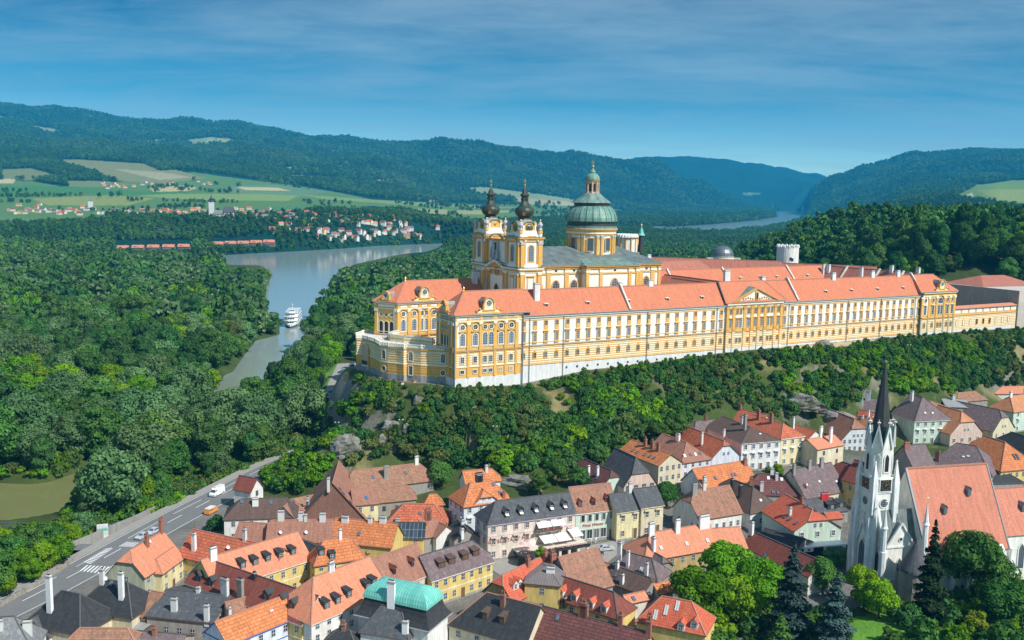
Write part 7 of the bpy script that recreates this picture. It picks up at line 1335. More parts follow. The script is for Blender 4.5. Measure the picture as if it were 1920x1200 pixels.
# --- lone field trees (also the pattern for the far woods)
def lod(name,mat,R,Hh,bs,sh,sd): return crownmesh(name,mat,R,Hh,bs,12,260,1.35,sh,seed=sd)
LOD=[lod('crown','f_willow',6.5,14,0,'round',401),lod('crown','f_dark',5.5,17,0,'tall',402),lod('crown','f_mid',6.2,15,0,'round',403),lod('crown','f_bright',5.8,13,0,'round',404),lod('crown','f_dark',6.,14,0,'round',405)]
lone=[]
for (a,b_,q,lb) in ((294,358,2,'round tree alone in the green field left of the orange farm'),(341,357,4,'round tree beside the tan field strip'),(448,348,2,'round tree at the edge of the pale field'),(430,358,1,'small tree on its own in the middle of the grey-green field'),(580,382,4,'pair-like dark bush in the field behind the village'),(843,402,3,'small tree in the field left of the towers'),(852,403,0,'grey-green tree next to it in the field left of the towers'),(186,371,1,'dark tree of the trio above the village chapel'),(209,368,4,'broad tree in the middle of the trio above the chapel'),(225,366,2,'right-hand tree of the trio above the chapel')):
    gx,gy,gz=ray_ground(a,b_+2,1500.)
    r=thing('field_tree',lb,'tree',(gx,gy,gz-1),0); r.scale=(1.5,1.5,1.3); lone.append(link('crown',LOD[q],r))
def forest(name,label,X,Y,Z,S,K,objs,zs=None):
    me=bpy.data.meshes.new(name); me.vertices.add(len(X)); me.vertices.foreach_set('co',np.stack([X,Y,Z],1).ravel().astype(np.float32)); me.update()
    for nm,ar,ty in (('sc',S,'FLOAT'),('kd',K,'INT'),('rt',NR.uniform(0,6.28,len(X)),'FLOAT'),('zs',NR.uniform(.85,1.25,len(X)) if zs is None else zs,'FLOAT')):
        at=me.attributes.new(nm,ty,'POINT'); at.data.foreach_set('value',ar.astype(np.int32 if ty=='INT' else np.float32))
    o=link(name,me); tag(o,label,kind='stuff'); g=bpy.data.node_groups.new(name,'GeometryNodeTree'); g.interface.new_socket('Geometry',in_out='INPUT',socket_type='NodeSocketGeometry'); g.interface.new_socket('Geometry',in_out='OUTPUT',socket_type='NodeSocketGeometry')
    gi=g.nodes.new('NodeGroupInput'); go=g.nodes.new('NodeGroupOutput'); ip=g.nodes.new('GeometryNodeInstanceOnPoints'); j=g.nodes.new('GeometryNodeJoinGeometry')
    for ob in objs[::-1]:
        oi=g.nodes.new('GeometryNodeObjectInfo'); oi.inputs['Object'].default_value=ob; oi.inputs['As Instance'].default_value=True; oi.transform_space='ORIGINAL'; g.links.new(oi.outputs['Geometry'],j.inputs[0])
    def attr(nm,ty):
        a=g.nodes.new('GeometryNodeInputNamedAttribute'); a.data_type=ty; a.inputs['Name'].default_value=nm; return a.outputs['Attribute']
    g.links.new(gi.outputs[0],ip.inputs['Points']); g.links.new(j.outputs[0],ip.inputs['Instance']); ip.inputs['Pick Instance'].default_value=True; g.links.new(attr('kd','INT'),ip.inputs['Instance Index'])
    cr=g.nodes.new('ShaderNodeCombineXYZ'); g.links.new(attr('rt','FLOAT'),cr.inputs[2]); g.links.new(cr.outputs[0],ip.inputs['Rotation'])
    cs=g.nodes.new('ShaderNodeCombineXYZ'); s0=attr('sc','FLOAT'); mu=g.nodes.new('ShaderNodeMath'); mu.operation='MULTIPLY'; g.links.new(s0,mu.inputs[0]); g.links.new(attr('zs','FLOAT'),mu.inputs[1]); g.links.new(s0,cs.inputs[0]); g.links.new(s0,cs.inputs[1]); g.links.new(mu.outputs[0],cs.inputs[2]); g.links.new(cs.outputs[0],ip.inputs['Scale'])
    g.links.new(ip.outputs[0],go.inputs[0]); md=o.modifiers.new('scatter','NODES'); md.node_group=g; return o
near_objs=[]
for kd in KL:
    near_objs.append(next(o for o in bpy.data.objects if o.type=='MESH' and o.data in CR[kd]))
X1,Y1,Z1,S1,K1=x[rest],y[rest],z[rest]-.3,sc[rest],kind[rest]; nf=Y1<620
forest('riverside_forest','dense riverside and hill wood of mixed broadleaf trees',X1[nf],Y1[nf],Z1[nf],S1[nf],K1[nf],near_objs)
forest('middle_forest','dense wood further along the river and behind the abbey',X1[~nf],Y1[~nf],Z1[~nf],S1[~nf]*1.06,K1[~nf],lone[:0]+[lone[6],lone[7],lone[0],lone[5],lone[1]])
# far woods
VILL=[[(-40,384),(160,386),(300,396),(460,404),(560,398),(700,398),(800,410),(830,424),(820,446),(640,456),(560,440),(500,430),(380,412),(200,408),(-40,408)]]
PTS=scatter(1480,8400,lambda y: max(9.5,y/270.),-.62,.62); x,y=PTS[:,0],PTS[:,1]; z=ground(x,y); cv=cover(x,y,z); px,py=proj(x,y,z)
m=(cv[:,3]>.5)&(z>-5.9)&(z<1400); vm=np.zeros(len(x),bool)
for P in VILL: vm|=sdf(P,px,py)<0
m&=~(vm&(NR.random(len(x))<.6)&(y<2600)); m&=~((sdf(FIELD[0][0],px,py)<3)&(y<6000)); m&=~blocked(x,y,z,np.full(len(x),10.),2.)
fe=(sdf(FIELD[0][0],px,py)<0)&(y>1500)&(y<7000)&(fbm(x/260,y/90,3,55)>.62)&(NR.random(len(x))<.30); m|=fe
x,y,z=x[m],y[m],z[m]; S=np.maximum(1.,y/270./9.5)*NR.uniform(.7,1.15,len(x))*.86; kn=fbm(x/200,y/200,3,7)+.3*(NR.random(len(x))-.5); K=np.where(kn>.62,0,np.where(kn>.5,2,np.where(kn>.34,4,1))); K=np.where(NR.random(len(x))<.04,3,K)
print('far trees',len(x),'mid',len(rest),'indiv',len(ind))
forest('far_forest','far wooded hills and river plain',x,y,z-1.5,S,K,[lone[6],lone[7],lone[0],lone[5],lone[1]],zs=NR.uniform(.8,1.25,len(x))*np.clip(1.9/np.maximum(S,1.2),.55,1))
# --- thicket on the abbey rock
PTS=scatter(250,640,lambda y: 2.45); x,y=PTS[:,0],PTS[:,1]; z=ground(x,y); da=sdf(ABP,x,y); dt=sdf(TOWNP,x,y); dp=sdf(PARK,x,y); tg=town_g(x,y); nn=fbm(x/16,y/16,4,21); s_,t_=loc_st(x,y)
m=(da>2.6)&(da<92)&(t_<60)&((z>tg+.5)|(dt>4))&(dp>5)&(z>-4.5); 
dry=(nn>.60)&(NR.random(len(x))<.62); m&=~dry; m&=~((s_>128)&(s_<188)&(da<7)); rockm=np.zeros(len(x),bool); pxx,pyy=proj(x,y,z)
for P in ([(565,800),(650,770),(760,760),(790,800),(740,850),(640,850),(570,850)],[(1480,690),(1560,680),(1660,690),(1690,740),(1640,770),(1500,735)],[(600,880),(700,850),(640,900)]): rockm|=sdf(P,pxx,pyy)<0
m&=~(rockm&(NR.random(len(x))<.42)); m&=~(sdf(TOWNPX,pxx,pyy)<1); x,y,z,da,pxx,pyy,dt=[a[m] for a in (x,y,z,da,pxx,pyy,dt)]
foot=np.clip((da-14)/30,0,1)*(fbm(x/22,y/22,3,41)>.40); S=NR.uniform(.55,1.05,len(x))*np.where(da<7,.62,1.)+foot*NR.uniform(.2,1.3,len(x)); S=np.where(pxx<800,np.minimum(S,1.15),S)
kn=fbm(x/20,y/20,3,17)+.35*(NR.random(len(x))-.5); K=np.where(kn>.58,2,np.where(kn>.42,0,np.where(kn>.27,1,3)))
bl=blocked(x,y,z,3.*S,1.); x,y,z,S,K,da,pxx=[a[~bl] for a in (x,y,z,S,K,da,pxx)]
inv=(np.abs(x/y)<.54)&(pxx>600); order=np.argsort(-S*inv/y); ind,rest=ensure(order,170,K,4); SK=['shrub','shrub2','shrub3','shrub4']; sa=['mid-green','dark green','bright yellow-green','dry brownish']
sobj=[]
for i in ind:
    zone='under the west pavilion' if pxx[i]<1000 else ('below the long south front' if pxx[i]<1350 else ('below the central pediment' if pxx[i]<1600 else 'on the slope towards the right edge'))
    lab='%s shrub on the abbey rock %s'%(sa[K[i]],zone); ob=plant(SK[K[i]],float(x[i]),float(y[i]),float(z[i])-.2,float(S[i]),lab,group=lab.replace('shrub','shrubs')); 
for k_ in range(4): sobj.append(next(o for o in bpy.data.objects if o.type=='MESH' and o.data in CR[SK[k_]]))
print('thicket',len(rest)); forest('thicket','thick scrub covering the abbey rock',x[rest],y[rest],z[rest]-.2,S[rest],K[rest],sobj)
# --- garden and street trees, each with its own label
def gt(kd,cx,cy,Rm,label,sz=1.,f=.55):
    me=CR[kd][0]; h0={'walnut':12.5,'chestnut':12.5,'spruce':15,'fir':14,'youngpine':7,'yellowtree':4.6,'maple':14,'willow':16,'ash':17,'shrub':3.6,'shrub2':3.6,'shrub3':3.6,'shrub4':3.6,'poplar':19,'elder':13}[kd]; r0={'walnut':6.6,'chestnut':6.6,'spruce':4.4,'fir':3.4,'youngpine':2.6,'yellowtree':3.,'maple':6,'willow':7.2,'ash':6.4,'poplar':5.6,'elder':5.}.get(kd,2.6); sc=Rm/r0; h_=h0*sc*sz; z=0
    for _ in range(8): x,y=atz(cx,cy,z+h_*f); z=.5*z+.5*g1(x,y)
    return plant(kd,x,y,z-.2,sc,label,sz=sz)
gt('walnut',1312,1108,7.6,'big bright green walnut tree next to the red roof with skylights'); gt('walnut',1366,1062,7.6,'largest bright green tree in front of the salmon hipped house'); gt('walnut',1430,1090,6.6,'bright green tree between the biggest walnut and the tall blue spruce'); gt('maple',1385,1120,5.2,'shaded tree in the hollow between the walnuts')
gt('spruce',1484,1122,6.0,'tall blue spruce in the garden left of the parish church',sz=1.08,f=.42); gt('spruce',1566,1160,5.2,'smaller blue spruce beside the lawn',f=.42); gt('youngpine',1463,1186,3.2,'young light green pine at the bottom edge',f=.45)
gt('chestnut',1545,1076,4.8,'round yellowish-green tree behind the two blue spruces'); gt('willow',1570,1040,3.8,'grey-green bushy tree at the barn end',sz=.6); gt('maple',1622,1096,4.8,'bright maple in front of the church portal'); gt('maple',1650,1118,4.2,'lighter maple at the lawn edge below the church'); gt('fir',1613,1050,1.8,'small dark fir close to the church facade',f=.45)
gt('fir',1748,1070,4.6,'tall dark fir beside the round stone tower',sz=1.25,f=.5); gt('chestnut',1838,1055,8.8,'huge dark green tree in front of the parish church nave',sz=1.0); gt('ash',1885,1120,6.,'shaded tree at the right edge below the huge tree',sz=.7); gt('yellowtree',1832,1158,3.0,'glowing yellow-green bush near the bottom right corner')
gt('shrub2',1700,1150,4.,'dark bush under the round stone tower'); gt('shrub',1740,1180,4.6,'wide bush at the bottom edge right of the lawn'); gt('shrub3',1790,1190,3.6,'pale bush at the bottom edge near the yellow bush'); gt('shrub',1880,1185,4.6,'bush in the bottom right corner'); gt('shrub2',1400,1168,3.2,'dark garden bush beside the drive'); gt('shrub3',1345,1172,4.,'light bush under the biggest walnut'); gt('shrub',1335,1192,3.6,'hedge-like bush beside the red skylight roof'); gt('shrub2',1530,1190,3.4,'dark bush between the spruces'); gt('shrub',1670,1190,3.,'bush at the lower lawn edge'); gt('shrub2',1780,1140,4.2,'dark bush behind the yellow bush')
gt('ash',509,604,7.5,'dark tree standing alone on the spit in the river arm',sz=.85); gt('chestnut',1251,925,4.2,'round dark tree between cream arcade house and orange roof'); gt('chestnut',826,888,4.4,'round tree beside the long pink-brown barn roof'); gt('maple',1014,1038,2.2,'small leafy tree in front of the hotel terrace'); gt('ash',1085,890,3.6,'tree left of the maroon roofed house',sz=.8); gt('ash',1010,905,3.8,'tree above the hotel roof',sz=.8); gt('ash',1045,880,4.4,'tree on the slope above the hotel',sz=.85); gt('maple',1460,880,2.2,'street tree in front of the yellow town house'); gt('shrub',1440,878,1.6,'street bush in front of the white town house'); gt('ash',1125,850,4.,'tree left of the steep slate gable',sz=.8); gt('ash',1165,835,4.,'tree behind the steep slate gable',sz=.8)
gt('shrub2',408,978,3.2,'dark bush in the roadside yard'); gt('ash',1235,810,4.6,'dark tree at the cliff foot above the brick chimneys',sz=.8); gt('ash',1270,795,4.2,'yellowish slim tree at the cliff foot',sz=.9)
for a,b_,R_ in ((22,1030,4.6),(58,1012,4.8),(92,1006,4.6),(112,1024,3.6),(78,1036,4.),(40,1052,4.2),(-6,1062,5),(8,1082,3.4),(2,1012,4.2),(60,1062,3.)):
    gt('ash' if R_>4.5 else 'maple',a,b_,R_,'leafy tree crowding the near river bank left of the side road, '+('tall' if R_>4.5 else 'small'),f=.6)['group']='trees on the near river bank left of the side road'
PTS=scatter(250,470,lambda y:3.6,-.56,-.06); x,y=PTS[:,0],PTS[:,1]; z=ground(x,y); dt=sdf(TOWNP,x,y); dp=sdf(PARK,x,y); px,py=proj(x,y,z); m=(z>-5.3)&(z<6)&(dt>5.5)&(dp>4)&~(sdf(TOWNPX,px,py)<2)&~(sdf(VERGE,px,py)<2); x,y,z=x[m],y[m],z[m]; S=NR.uniform(.5,1.5,len(x)); bl=blocked(x,y,z,3.5*S,2); x,y,z,S=[a[~bl] for a in (x,y,z,S)]
forest('riverbank_scrub','tangled scrub under and between the riverside trees',x,y,z-.3,S,NR.integers(0,4,len(x)),sobj)
# rough grass, ivy and garden ground cover in one mass
PTS=scatter(185,300,lambda y:2.4,-.1,.6); x,y=PTS[:,0],PTS[:,1]; z=ground(x,y); px,py=proj(x,y,z)
m=(sdf([(1330,1150),(1440,1120),(1560,1150),(1590,1165),(1600,1240),(1700,1240),(1700,1180),(1720,1130),(1790,1100),(2000,1060),(2000,1300),(1300,1300)],px,py)<0); x,y,z=x[m],y[m],z[m]
forest('garden_undergrowth','low garden shrubs and ground cover in the church garden',x,y,z-.4,NR.uniform(.3,.75,len(x)),NR.integers(0,3,len(x)),sobj)
# ---------------- roads, vehicles, village across the river, ship and small things
w,pts,P=strip('main_road',ROADC,6.4,5.6,.05,'asphalt'); tag(w.build('main_road'),kind='structure')
w2=MB(); w3=MB(); k3=MB()
for (l0,r0),(l1,r1) in zip(P[:-1],P[1:]):
    for (a,b_,zz,mb,mt) in ((0,3.,.16,w3,'paving'),):
        d=hypot(l1[0]-l0[0],l1[1]-l0[1]) or 1; nx,ny=-(l1[1]-l0[1])/d,(l1[0]-l0[0])/d
        mb.poly([(*l0,zz),(*l1,zz),(l1[0]+nx*b_,l1[1]+ny*b_,zz),(l0[0]+nx*b_,l0[1]+ny*b_,zz)],mt); k3.poly([(*l0,.05),(*l1,.05),(*l1,zz),(*l0,zz)],mt)
o_=w3.build('pavement'); tag(o_,kind='structure'); tag(k3.build('kerb'),kind='structure')
mk=MB(); tot=0
def seg(P,a,b_,w,mb,z=.062,mat='paint'):
    d=hypot(b_[0]-a[0],b_[1]-a[1]); nx,ny=-(b_[1]-a[1])/d*w/2,(b_[0]-a[0])/d*w/2; mb.poly([(a[0]-nx,a[1]-ny,z),(b_[0]-nx,b_[1]-ny,z),(b_[0]+nx,b_[1]+ny,z),(a[0]+nx,a[1]+ny,z)],mat)
for i in range(len(pts)-1):
    a,b_=pts[i],pts[i+1]; (l0,r0),(l1,r1)=P[i],P[i+1]
    f=lambda p,q,t:(p[0]+(q[0]-p[0])*t,p[1]+(q[1]-p[1])*t)
    if i%2==0: seg(0,f(l0,r0,.5),f(l1,r1,.5),.22,mk)
    if i%3!=0: seg(0,f(l0,r0,.26),f(l1,r1,.26),.18,mk)
    seg(0,f(l0,r0,.95),f(l1,r1,.95),.16,mk); seg(0,f(l0,r0,.04),f(l1,r1,.04),.16,mk)
tag(mk.build('lane_markings'),kind='structure')
def quadpx(P,z): return [(*atz(a,b_,0),z) for a,b_ in P]
def flat(name,poly,mat,z=.05,kind='structure'):
    mb=MB(); Q=[atz(a,b_,0) for a,b_ in poly]; mb.poly([(*p,z) for p in Q],mat); return tag(mb.build(name),kind=kind)
flat('side_road',[(190,1062),(148,1050),(128,1032),(60,1062),(-40,1110),(-40,1120),(70,1075),(110,1048),(150,1020),(205,1020),(235,1032)],'asphalt',.045)
def zebra(p,q,r_,s_,n,name,label):
    mb=MB()
    for i in range(n):
        t0,t1=(i+.12)/n,(i+.58)/n; f=lambda a,b_,t:(a[0]+(b_[0]-a[0])*t,a[1]+(b_[1]-a[1])*t); pts_=[f(p,q,t0),f(p,q,t1),f(s_,r_,t1),f(s_,r_,t0)]; mb.poly([(*atz(a,b_,0),.068) for a,b_ in pts_],'paint')
    o=mb.build(name); tag(o,kind='structure')
zebra((148,1071),(208,1078),(222,1064),(162,1060),9,'crosswalk_markings',''); zebra((156,1054),(200,1028),(213,1028),(170,1058),12,'crosswalk_markings',''); zebra((222,1025),(250,1026),(262,1018),(238,1016),6,'crosswalk_markings','')
# town streets
mb=MB(); 
mb.poly([(*p,.05) for p in [atz(a,b_,0) for a,b_ in ((925,1052),(1090,1026),(1172,1010),(1168,1032),(1130,1062),(1060,1078),(940,1080),(922,1068))]],'paving'); tag(mb.build('town_square'),kind='structure')
mb=MB(); mb.poly([(*p,10.06) for p in PARK],'paving'); tag(mb.build('car_park'),kind='structure')
mb=MB(); mb.poly([(*atz(a,b_,0),.07) for a,b_ in ((1385,1200),(1420,1165),(1450,1168),(1470,1210))],'asphalt'); tag(mb.build('garden_drive'),kind='structure')
# vehicles
def wheelset(mb_root,L_,W_,r,xs):
    for x in xs:
        for sg in (-1,1):
            m_=MB(); 
            for k in range(12):
                a,b_=2*pi*k/12,2*pi*(k+1)/12; m_.poly([(r*cos(a),-.11,r*sin(a)),(r*cos(b_),-.11,r*sin(b_)),(r*cos(b_),.11,r*sin(b_)),(r*cos(a),.11,r*sin(a))],'tyre')
            for y_ in (-.111,.111): m_.poly([(r*cos(2*pi*k/12),y_,r*sin(2*pi*k/12)) for k in range(12)],'tyre'); m_.poly([(r*.6*cos(2*pi*k/12),y_*1.03,r*.6*sin(2*pi*k/12)) for k in range(12)],'p_silver')
            m_.build('wheel',mb_root,(x,sg*(W_/2-.1),r))
def vehicle(name,label,cat,x,y,z,rz,prof,glassp,W_,paint,xs,r=.33,extra=None,group=None):
    "prof: side outline (x,z) clockwise from the front bottom; glassp: list of (x0,x1,z0,z1) side glass"
    root=thing(name,label,cat,(x,y,z),rz,group); mb=MB(); n=len(prof); 
    def yw(zz): return W_/2-(.18 if zz>1. else 0)*min(1,(zz-1.)/.5 if zz>1 else 0)
    for i in range(n):
        a,b_=prof[i],prof[(i+1)%n]; m_=paint
        mb.poly([(a[0],-yw(a[1]),a[1]),(b_[0],-yw(b_[1]),b_[1]),(b_[0],yw(b_[1]),b_[1]),(a[0],yw(a[1]),a[1])],m_)
    for sg in (-1,1): mb.poly([(a,sg*yw(b_),b_) for a,b_ in (prof if sg<0 else prof[::-1])],paint)
    mb.build('body',root)
    for q in glassp:
        g=MB(); 
        for sg in (-1,1): g.poly([(a,sg*(yw(b_)+.015),b_) for a,b_ in q],'glass')
        g.build('window',root)
    return root
CARP=[(2.1,.3),(2.15,.65),(1.95,.85),(1.0,.98),(.35,1.42),(-1.1,1.45),(-1.9,1.0),(-2.15,.9),(-2.15,.3)]
def car(label,px_,py_,paint,rz,zz=None,group=None):
    if zz is None: x,y,z=on_ground(px_,py_); z+=.06
    else: x,y=atz(px_,py_,zz); z=zz
    r=vehicle('parked_car' if group else 'car',label,'car',x,y,z,rz,CARP,[[(.85,1.),(.32,1.36),(-.3,1.38),(-.3,1.)],[(-.38,1.),(-.38,1.38),(-1.05,1.38),(-1.6,1.02)]],1.78,paint,(1.35,-1.3),group=group)
    g=MB(); g.poly([(1.02,-.72,.99),(1.02,.72,.99),(.4,.64,1.42),(.4,-.64,1.42)],'glass'); g.build('windscreen',r); g=MB(); g.poly([(-1.88,-.7,1.03),(-1.88,.7,1.03),(-1.16,.62,1.45),(-1.16,-.62,1.45)],'glass'); g.build('rear_window',r); wheelset(r,4.3,1.78,.33,(1.35,-1.3))
    for sg in (-1,1): q=MB(); q.box(2.08,2.18,sg*.62-.16,sg*.62+.16,.6,.75,'whitepaint'); q.build('headlight',r); q=MB(); q.box(-2.2,-2.12,sg*.66-.14,sg*.66+.14,.65,.8,'red'); q.build('tail_light',r)
    return r
rd=atan2(ROADC[7][1]-ROADC[5][1],ROADC[7][0]-ROADC[5][0])
car('silver car waiting at the zebra crossing',267,1009,'p_silver',rd+pi); car('second silver car further back in the queue at the crossing',287,1000,'p_silver',rd+pi)
car('silver car crossing the square in front of the cream arcade house',1137,1032,'p_silver',.25); car('dark car parked on the square nearest the hotel',1117,1040,'p_black',-.5)
# van
x,y=atz(407,928,0); v=vehicle('delivery_van','white delivery van driving on the main road','van',x,y,.06,rd+pi,[(2.9,.35),(2.95,.95),(2.3,1.35),(1.75,2.1),(1.3,2.55),(-3.,2.65),(-3.05,.35)],[[(2.1,1.4),(1.7,2.05),(1.0,2.05),(1.,1.4)]],2.05,'p_white',(2,-2)); g=MB(); g.poly([(2.33,-.85,1.4),(2.33,.85,1.4),(1.8,.75,2.1),(1.8,-.75,2.1)],'glass'); g.build('windscreen',v); wheelset(v,6,2.05,.36,(2,-2.)); q=MB(); q.box(.6,1.2,-.5,.5,2.6,2.85,'p_white'); q.build('roof_unit',v)
x,y=atz(396,962,0); v=vehicle('service_van','small orange and white service van on the main road','van',x,y,.06,rd,[(2.3,.3),(2.35,.85),(1.9,1.1),(1.3,1.75),(-2.2,1.8),(-2.3,.3)],[[(1.5,1.15),(1.2,1.65),(.4,1.65),(.4,1.15)],[(.2,1.15),(.2,1.65),(-2.,1.65),(-2.,1.15)]],1.85,'p_orange',(1.5,-1.5)); wheelset(v,4.6,1.85,.34,(1.5,-1.5)); q=MB(); q.box(-2.1,1.1,-.8,.8,1.8,1.95,'p_white'); q.build('roof_rack',v)
# camper and cars in the car park under the terrace
x,y=atz(650,706,10); v=vehicle('camper_van','white camper van parked below the abbey terrace','camper',x,y,10.08,2.9,[(2.9,.4),(2.95,1.),(2.5,1.4),(2.2,1.9),(2.9,2.2),(2.8,2.9),(-3.1,2.9),(-3.1,.4)],[[(2.3,1.45),(2.1,1.85),(1.5,1.85),(1.5,1.45)],[(.6,1.5),(.6,2.1),(-.6,2.1),(-.6,1.5)]],2.2,'p_white',(2,-2)); wheelset(v,6,2.2,.36,(2,-2.2))
car('white car beside the camper van',644,697,'p_white',2.9,10.08); car('dark car with red stripe parked at the terrace foot',660,686,'p_blue',1.9,10.08); car('black car alone in the lower car park',626,736,'p_black',2.9,10.08); car('blue car half under the trees at the end of the car park',616,751,'p_blue',2.6,10.08); car('red car half under the trees at the end of the car park',626,752,'p_red',2.6,10.08)
# parapet along the side road and signs
def wallalong(name,label,P2,h,w_,mat,z=0,cat='wall',step=3.):
    r=thing(name,label,cat,(*atz(*P2[0],z),z)); x0,y0=atz(*P2[0],z); mb=MB()
    pts_=[atz(a,b_,z) for a,b_ in P2]
    for a,b_ in zip(pts_[:-1],pts_[1:]):
        f=Face((a[0]-x0,a[1]-y0),(b_[0]-x0,b_[1]-y0)); f.box(mb,0,f.L,-3,h,-w_/2,w_/2,mat); n=max(1,int(f.L/step))
        for i in range(n): f.box(mb,f.L*i/n,f.L*i/n+w_*1.4,-3,h+.35,-w_*.8,w_*.8,mat)
    mb.build('parapet',r); return r
wallalong('stone_parapet','low rubble parapet wall between road and river bank, bottom left',[(-60,1172),(0,1138),(45,1112),(90,1085),(125,1062),(140,1048)],.9,.5,'w_stone')
wallalong('guard_wall','low concrete wall above the wood beside the main road',[(135,1020),(170,1006),(205,990),(250,972),(300,948)],.6,.3,'w_greywall',step=6)
def board(name,label,px_,py_,w_,h,zb,cols,rz=.35):
    x,y,z=on_ground(px_,py_); r=thing(name,label,'billboard',(x,y,z),rz); mb=MB(); 
    for sx__ in (-w_/2+.2,w_/2-.2): mb.box(sx__-.08,sx__+.08,-.08,.08,0,zb+h,'zinc')
    mb.build('post',r); mb=MB(); mb.box(-w_/2,w_/2,-.16,-.08,zb,zb+h,cols[0]); mb.build('panel',r); mb=MB()
    for i,c in enumerate(cols[1:]): mb.box(-w_/2+.15,w_/2-.15,-.2,-.16,zb+h-(i+1)*h/len(cols)+.1,zb+h-i*h/len(cols)-.15,c)
    mb.build('poster',r); return r
board('billboard','large blue and white billboard on the grass beside the road',193,1014,2.9,4.2,.8,['w_white','w_bluewhite','m_copper','w_mint']); board('billboard','red poster board on the near river bank',139,1018,1.8,3.6,1.,['red','red','yelglass']); 
x,y,z=on_ground(230,997); r=thing('road_sign','round blue road sign near the grass verge','sign',(x,y,z),.4); mb=MB(); mb.lathe(0,0,[(.05,0),(.05,2.6)],6,'zinc'); mb.build('post',r); mb=MB(); mb.poly([(.55*cos(2*pi*i/16),-.08,2.6+.55*sin(2*pi*i/16)) for i in range(16)],'blue'); mb.poly([(.55*cos(2*pi*i/16),-.05,2.6+.55*sin(2*pi*i/16)) for i in range(16)],'zinc'); mb.build('disc',r)
# verge of grass
mb=MB(); mb.poly([(*atz(a,b_,0),.06) for a,b_ in ((150,1022),(180,1006),(260,972),(330,940),(352,934),(300,962),(215,1012),(190,1022))],'verge') if 'verge' in M else None
# steel truss footbridge at left edge
x0,y0=atz(-30,985,0); x1,y1=atz(95,1002,-2); r=thing('steel_footbridge','grey steel truss footbridge over the pond at the left edge','bridge',(x0,y0,-1)); f=Face((0,0),(x1-x0,y1-y0)); mb=MB()
for d0 in (0,2.6):
    mb.beam((*f.at(0,d0),0),(*f.at(f.L,d0),0),.3,.3,'zinc'); mb.beam((*f.at(0,d0),2.),(*f.at(f.L,d0),2.),.2,.2,'zinc'); n=8
    for i in range(n): mb.beam((*f.at(f.L*i/n,d0),0),(*f.at(f.L*(i+1)/n,d0),2.),.1,.1,'zinc'); mb.beam((*f.at(f.L*i/n,d0),0),(*f.at(f.L*i/n,d0),2.),.1,.1,'zinc')
mb.build('truss',r); mb=MB(); f.box(mb,0,f.L,-.2,0,.1,2.5,'w_greywall'); mb.build('deck',r)
# street lamps on the rock
for a,b_,h_,lb in ((928,832,9,'double-headed floodlight mast on the slope above the hotel'),(752,845,9,'slim mast on the rock above the barn roof'),(1698,740,9,'floodlight mast right of the church spire'),(632,812,4,'small floodlight on the rock shoulder')):
    x,y,z=on_ground(a,b_); r=thing('floodlight_mast',lb,'mast',(x,y,z)); mb=MB(); mb.lathe(0,0,[(.08,-1),(.05,h_)],6,'zinc'); mb.build('post',r); mb=MB(); mb.box(-.8,.8,-.06,.06,h_-.1,h_,'zinc'); mb.box(-.8,-.45,-.2,.2,h_,h_+.22,'whitepaint'); mb.box(.45,.8,-.2,.2,h_,h_+.22,'whitepaint'); mb.build('lamp_head',r)
def rock(px_,py_,R_,sx__,sz_,label,seed):
    x,y,z=on_ground(px_,py_); rr=np.random.default_rng(seed); n,m_=26,16; V=[];
    th=np.linspace(0,2*pi,n,endpoint=False); ph=np.linspace(-.35,pi/2,m_)
    T_,P_=np.meshgrid(th,ph); dx_,dy_,dz_=np.cos(P_)*np.cos(T_),np.cos(P_)*np.sin(T_),np.sin(P_)
    q=.62+.75*fbm(dx_*2.1+seed,dz_*3.+dy_*2.3+seed,4,seed)+.25*np.floor(4*vnoise(dx_*2.5+seed,dz_*2.5+dy_*2,seed))/4; q=np.minimum(q,q[:,:1]*0+1.5)
    X_,Y_,Z_=dx_*q*R_*sx__,dy_*q*R_,dz_*q*R_*sz_; V=np.stack([X_,Y_,Z_],-1).reshape(-1,3); F_=[]
    for i in range(m_-1):
        for j in range(n): F_.append((i*n+j,i*n+(j+1)%n,(i+1)*n+(j+1)%n,(i+1)*n+j))
    me=bpy.data.meshes.new('rock'); me.from_pydata(V.tolist(),[],F_); me.materials.append(M['rock']); me.update(); return tag(link('rock_outcrop',me,None,(x,y,z-.2*R_),-.5),label,'rock')
m,nt,b,o=newmat('rock'); v=N(nt,'TexCoord').outputs['Object']; f=noise(nt,v,.55,8,.75); f2=noise(nt,v,.25,4,.6); base=mix(nt,f,(.09,.085,.075),(.44,.42,.38)); base=mix(nt,ramp(nt,f2,(.5,gr(0)),(.62,gr(.75))),base,(.07,.09,.03)); L(nt,base,b.inputs['Base Color']); b.inputs['Roughness'].default_value=.95; bu=N(nt,'Bump'); bu.inputs['Distance'].default_value=.8; bu.inputs['Strength'].default_value=1.; L(nt,noise(nt,v,.9,8,.75),bu.inputs['Height']); L(nt,bu.outputs[0],b.inputs['Normal'])
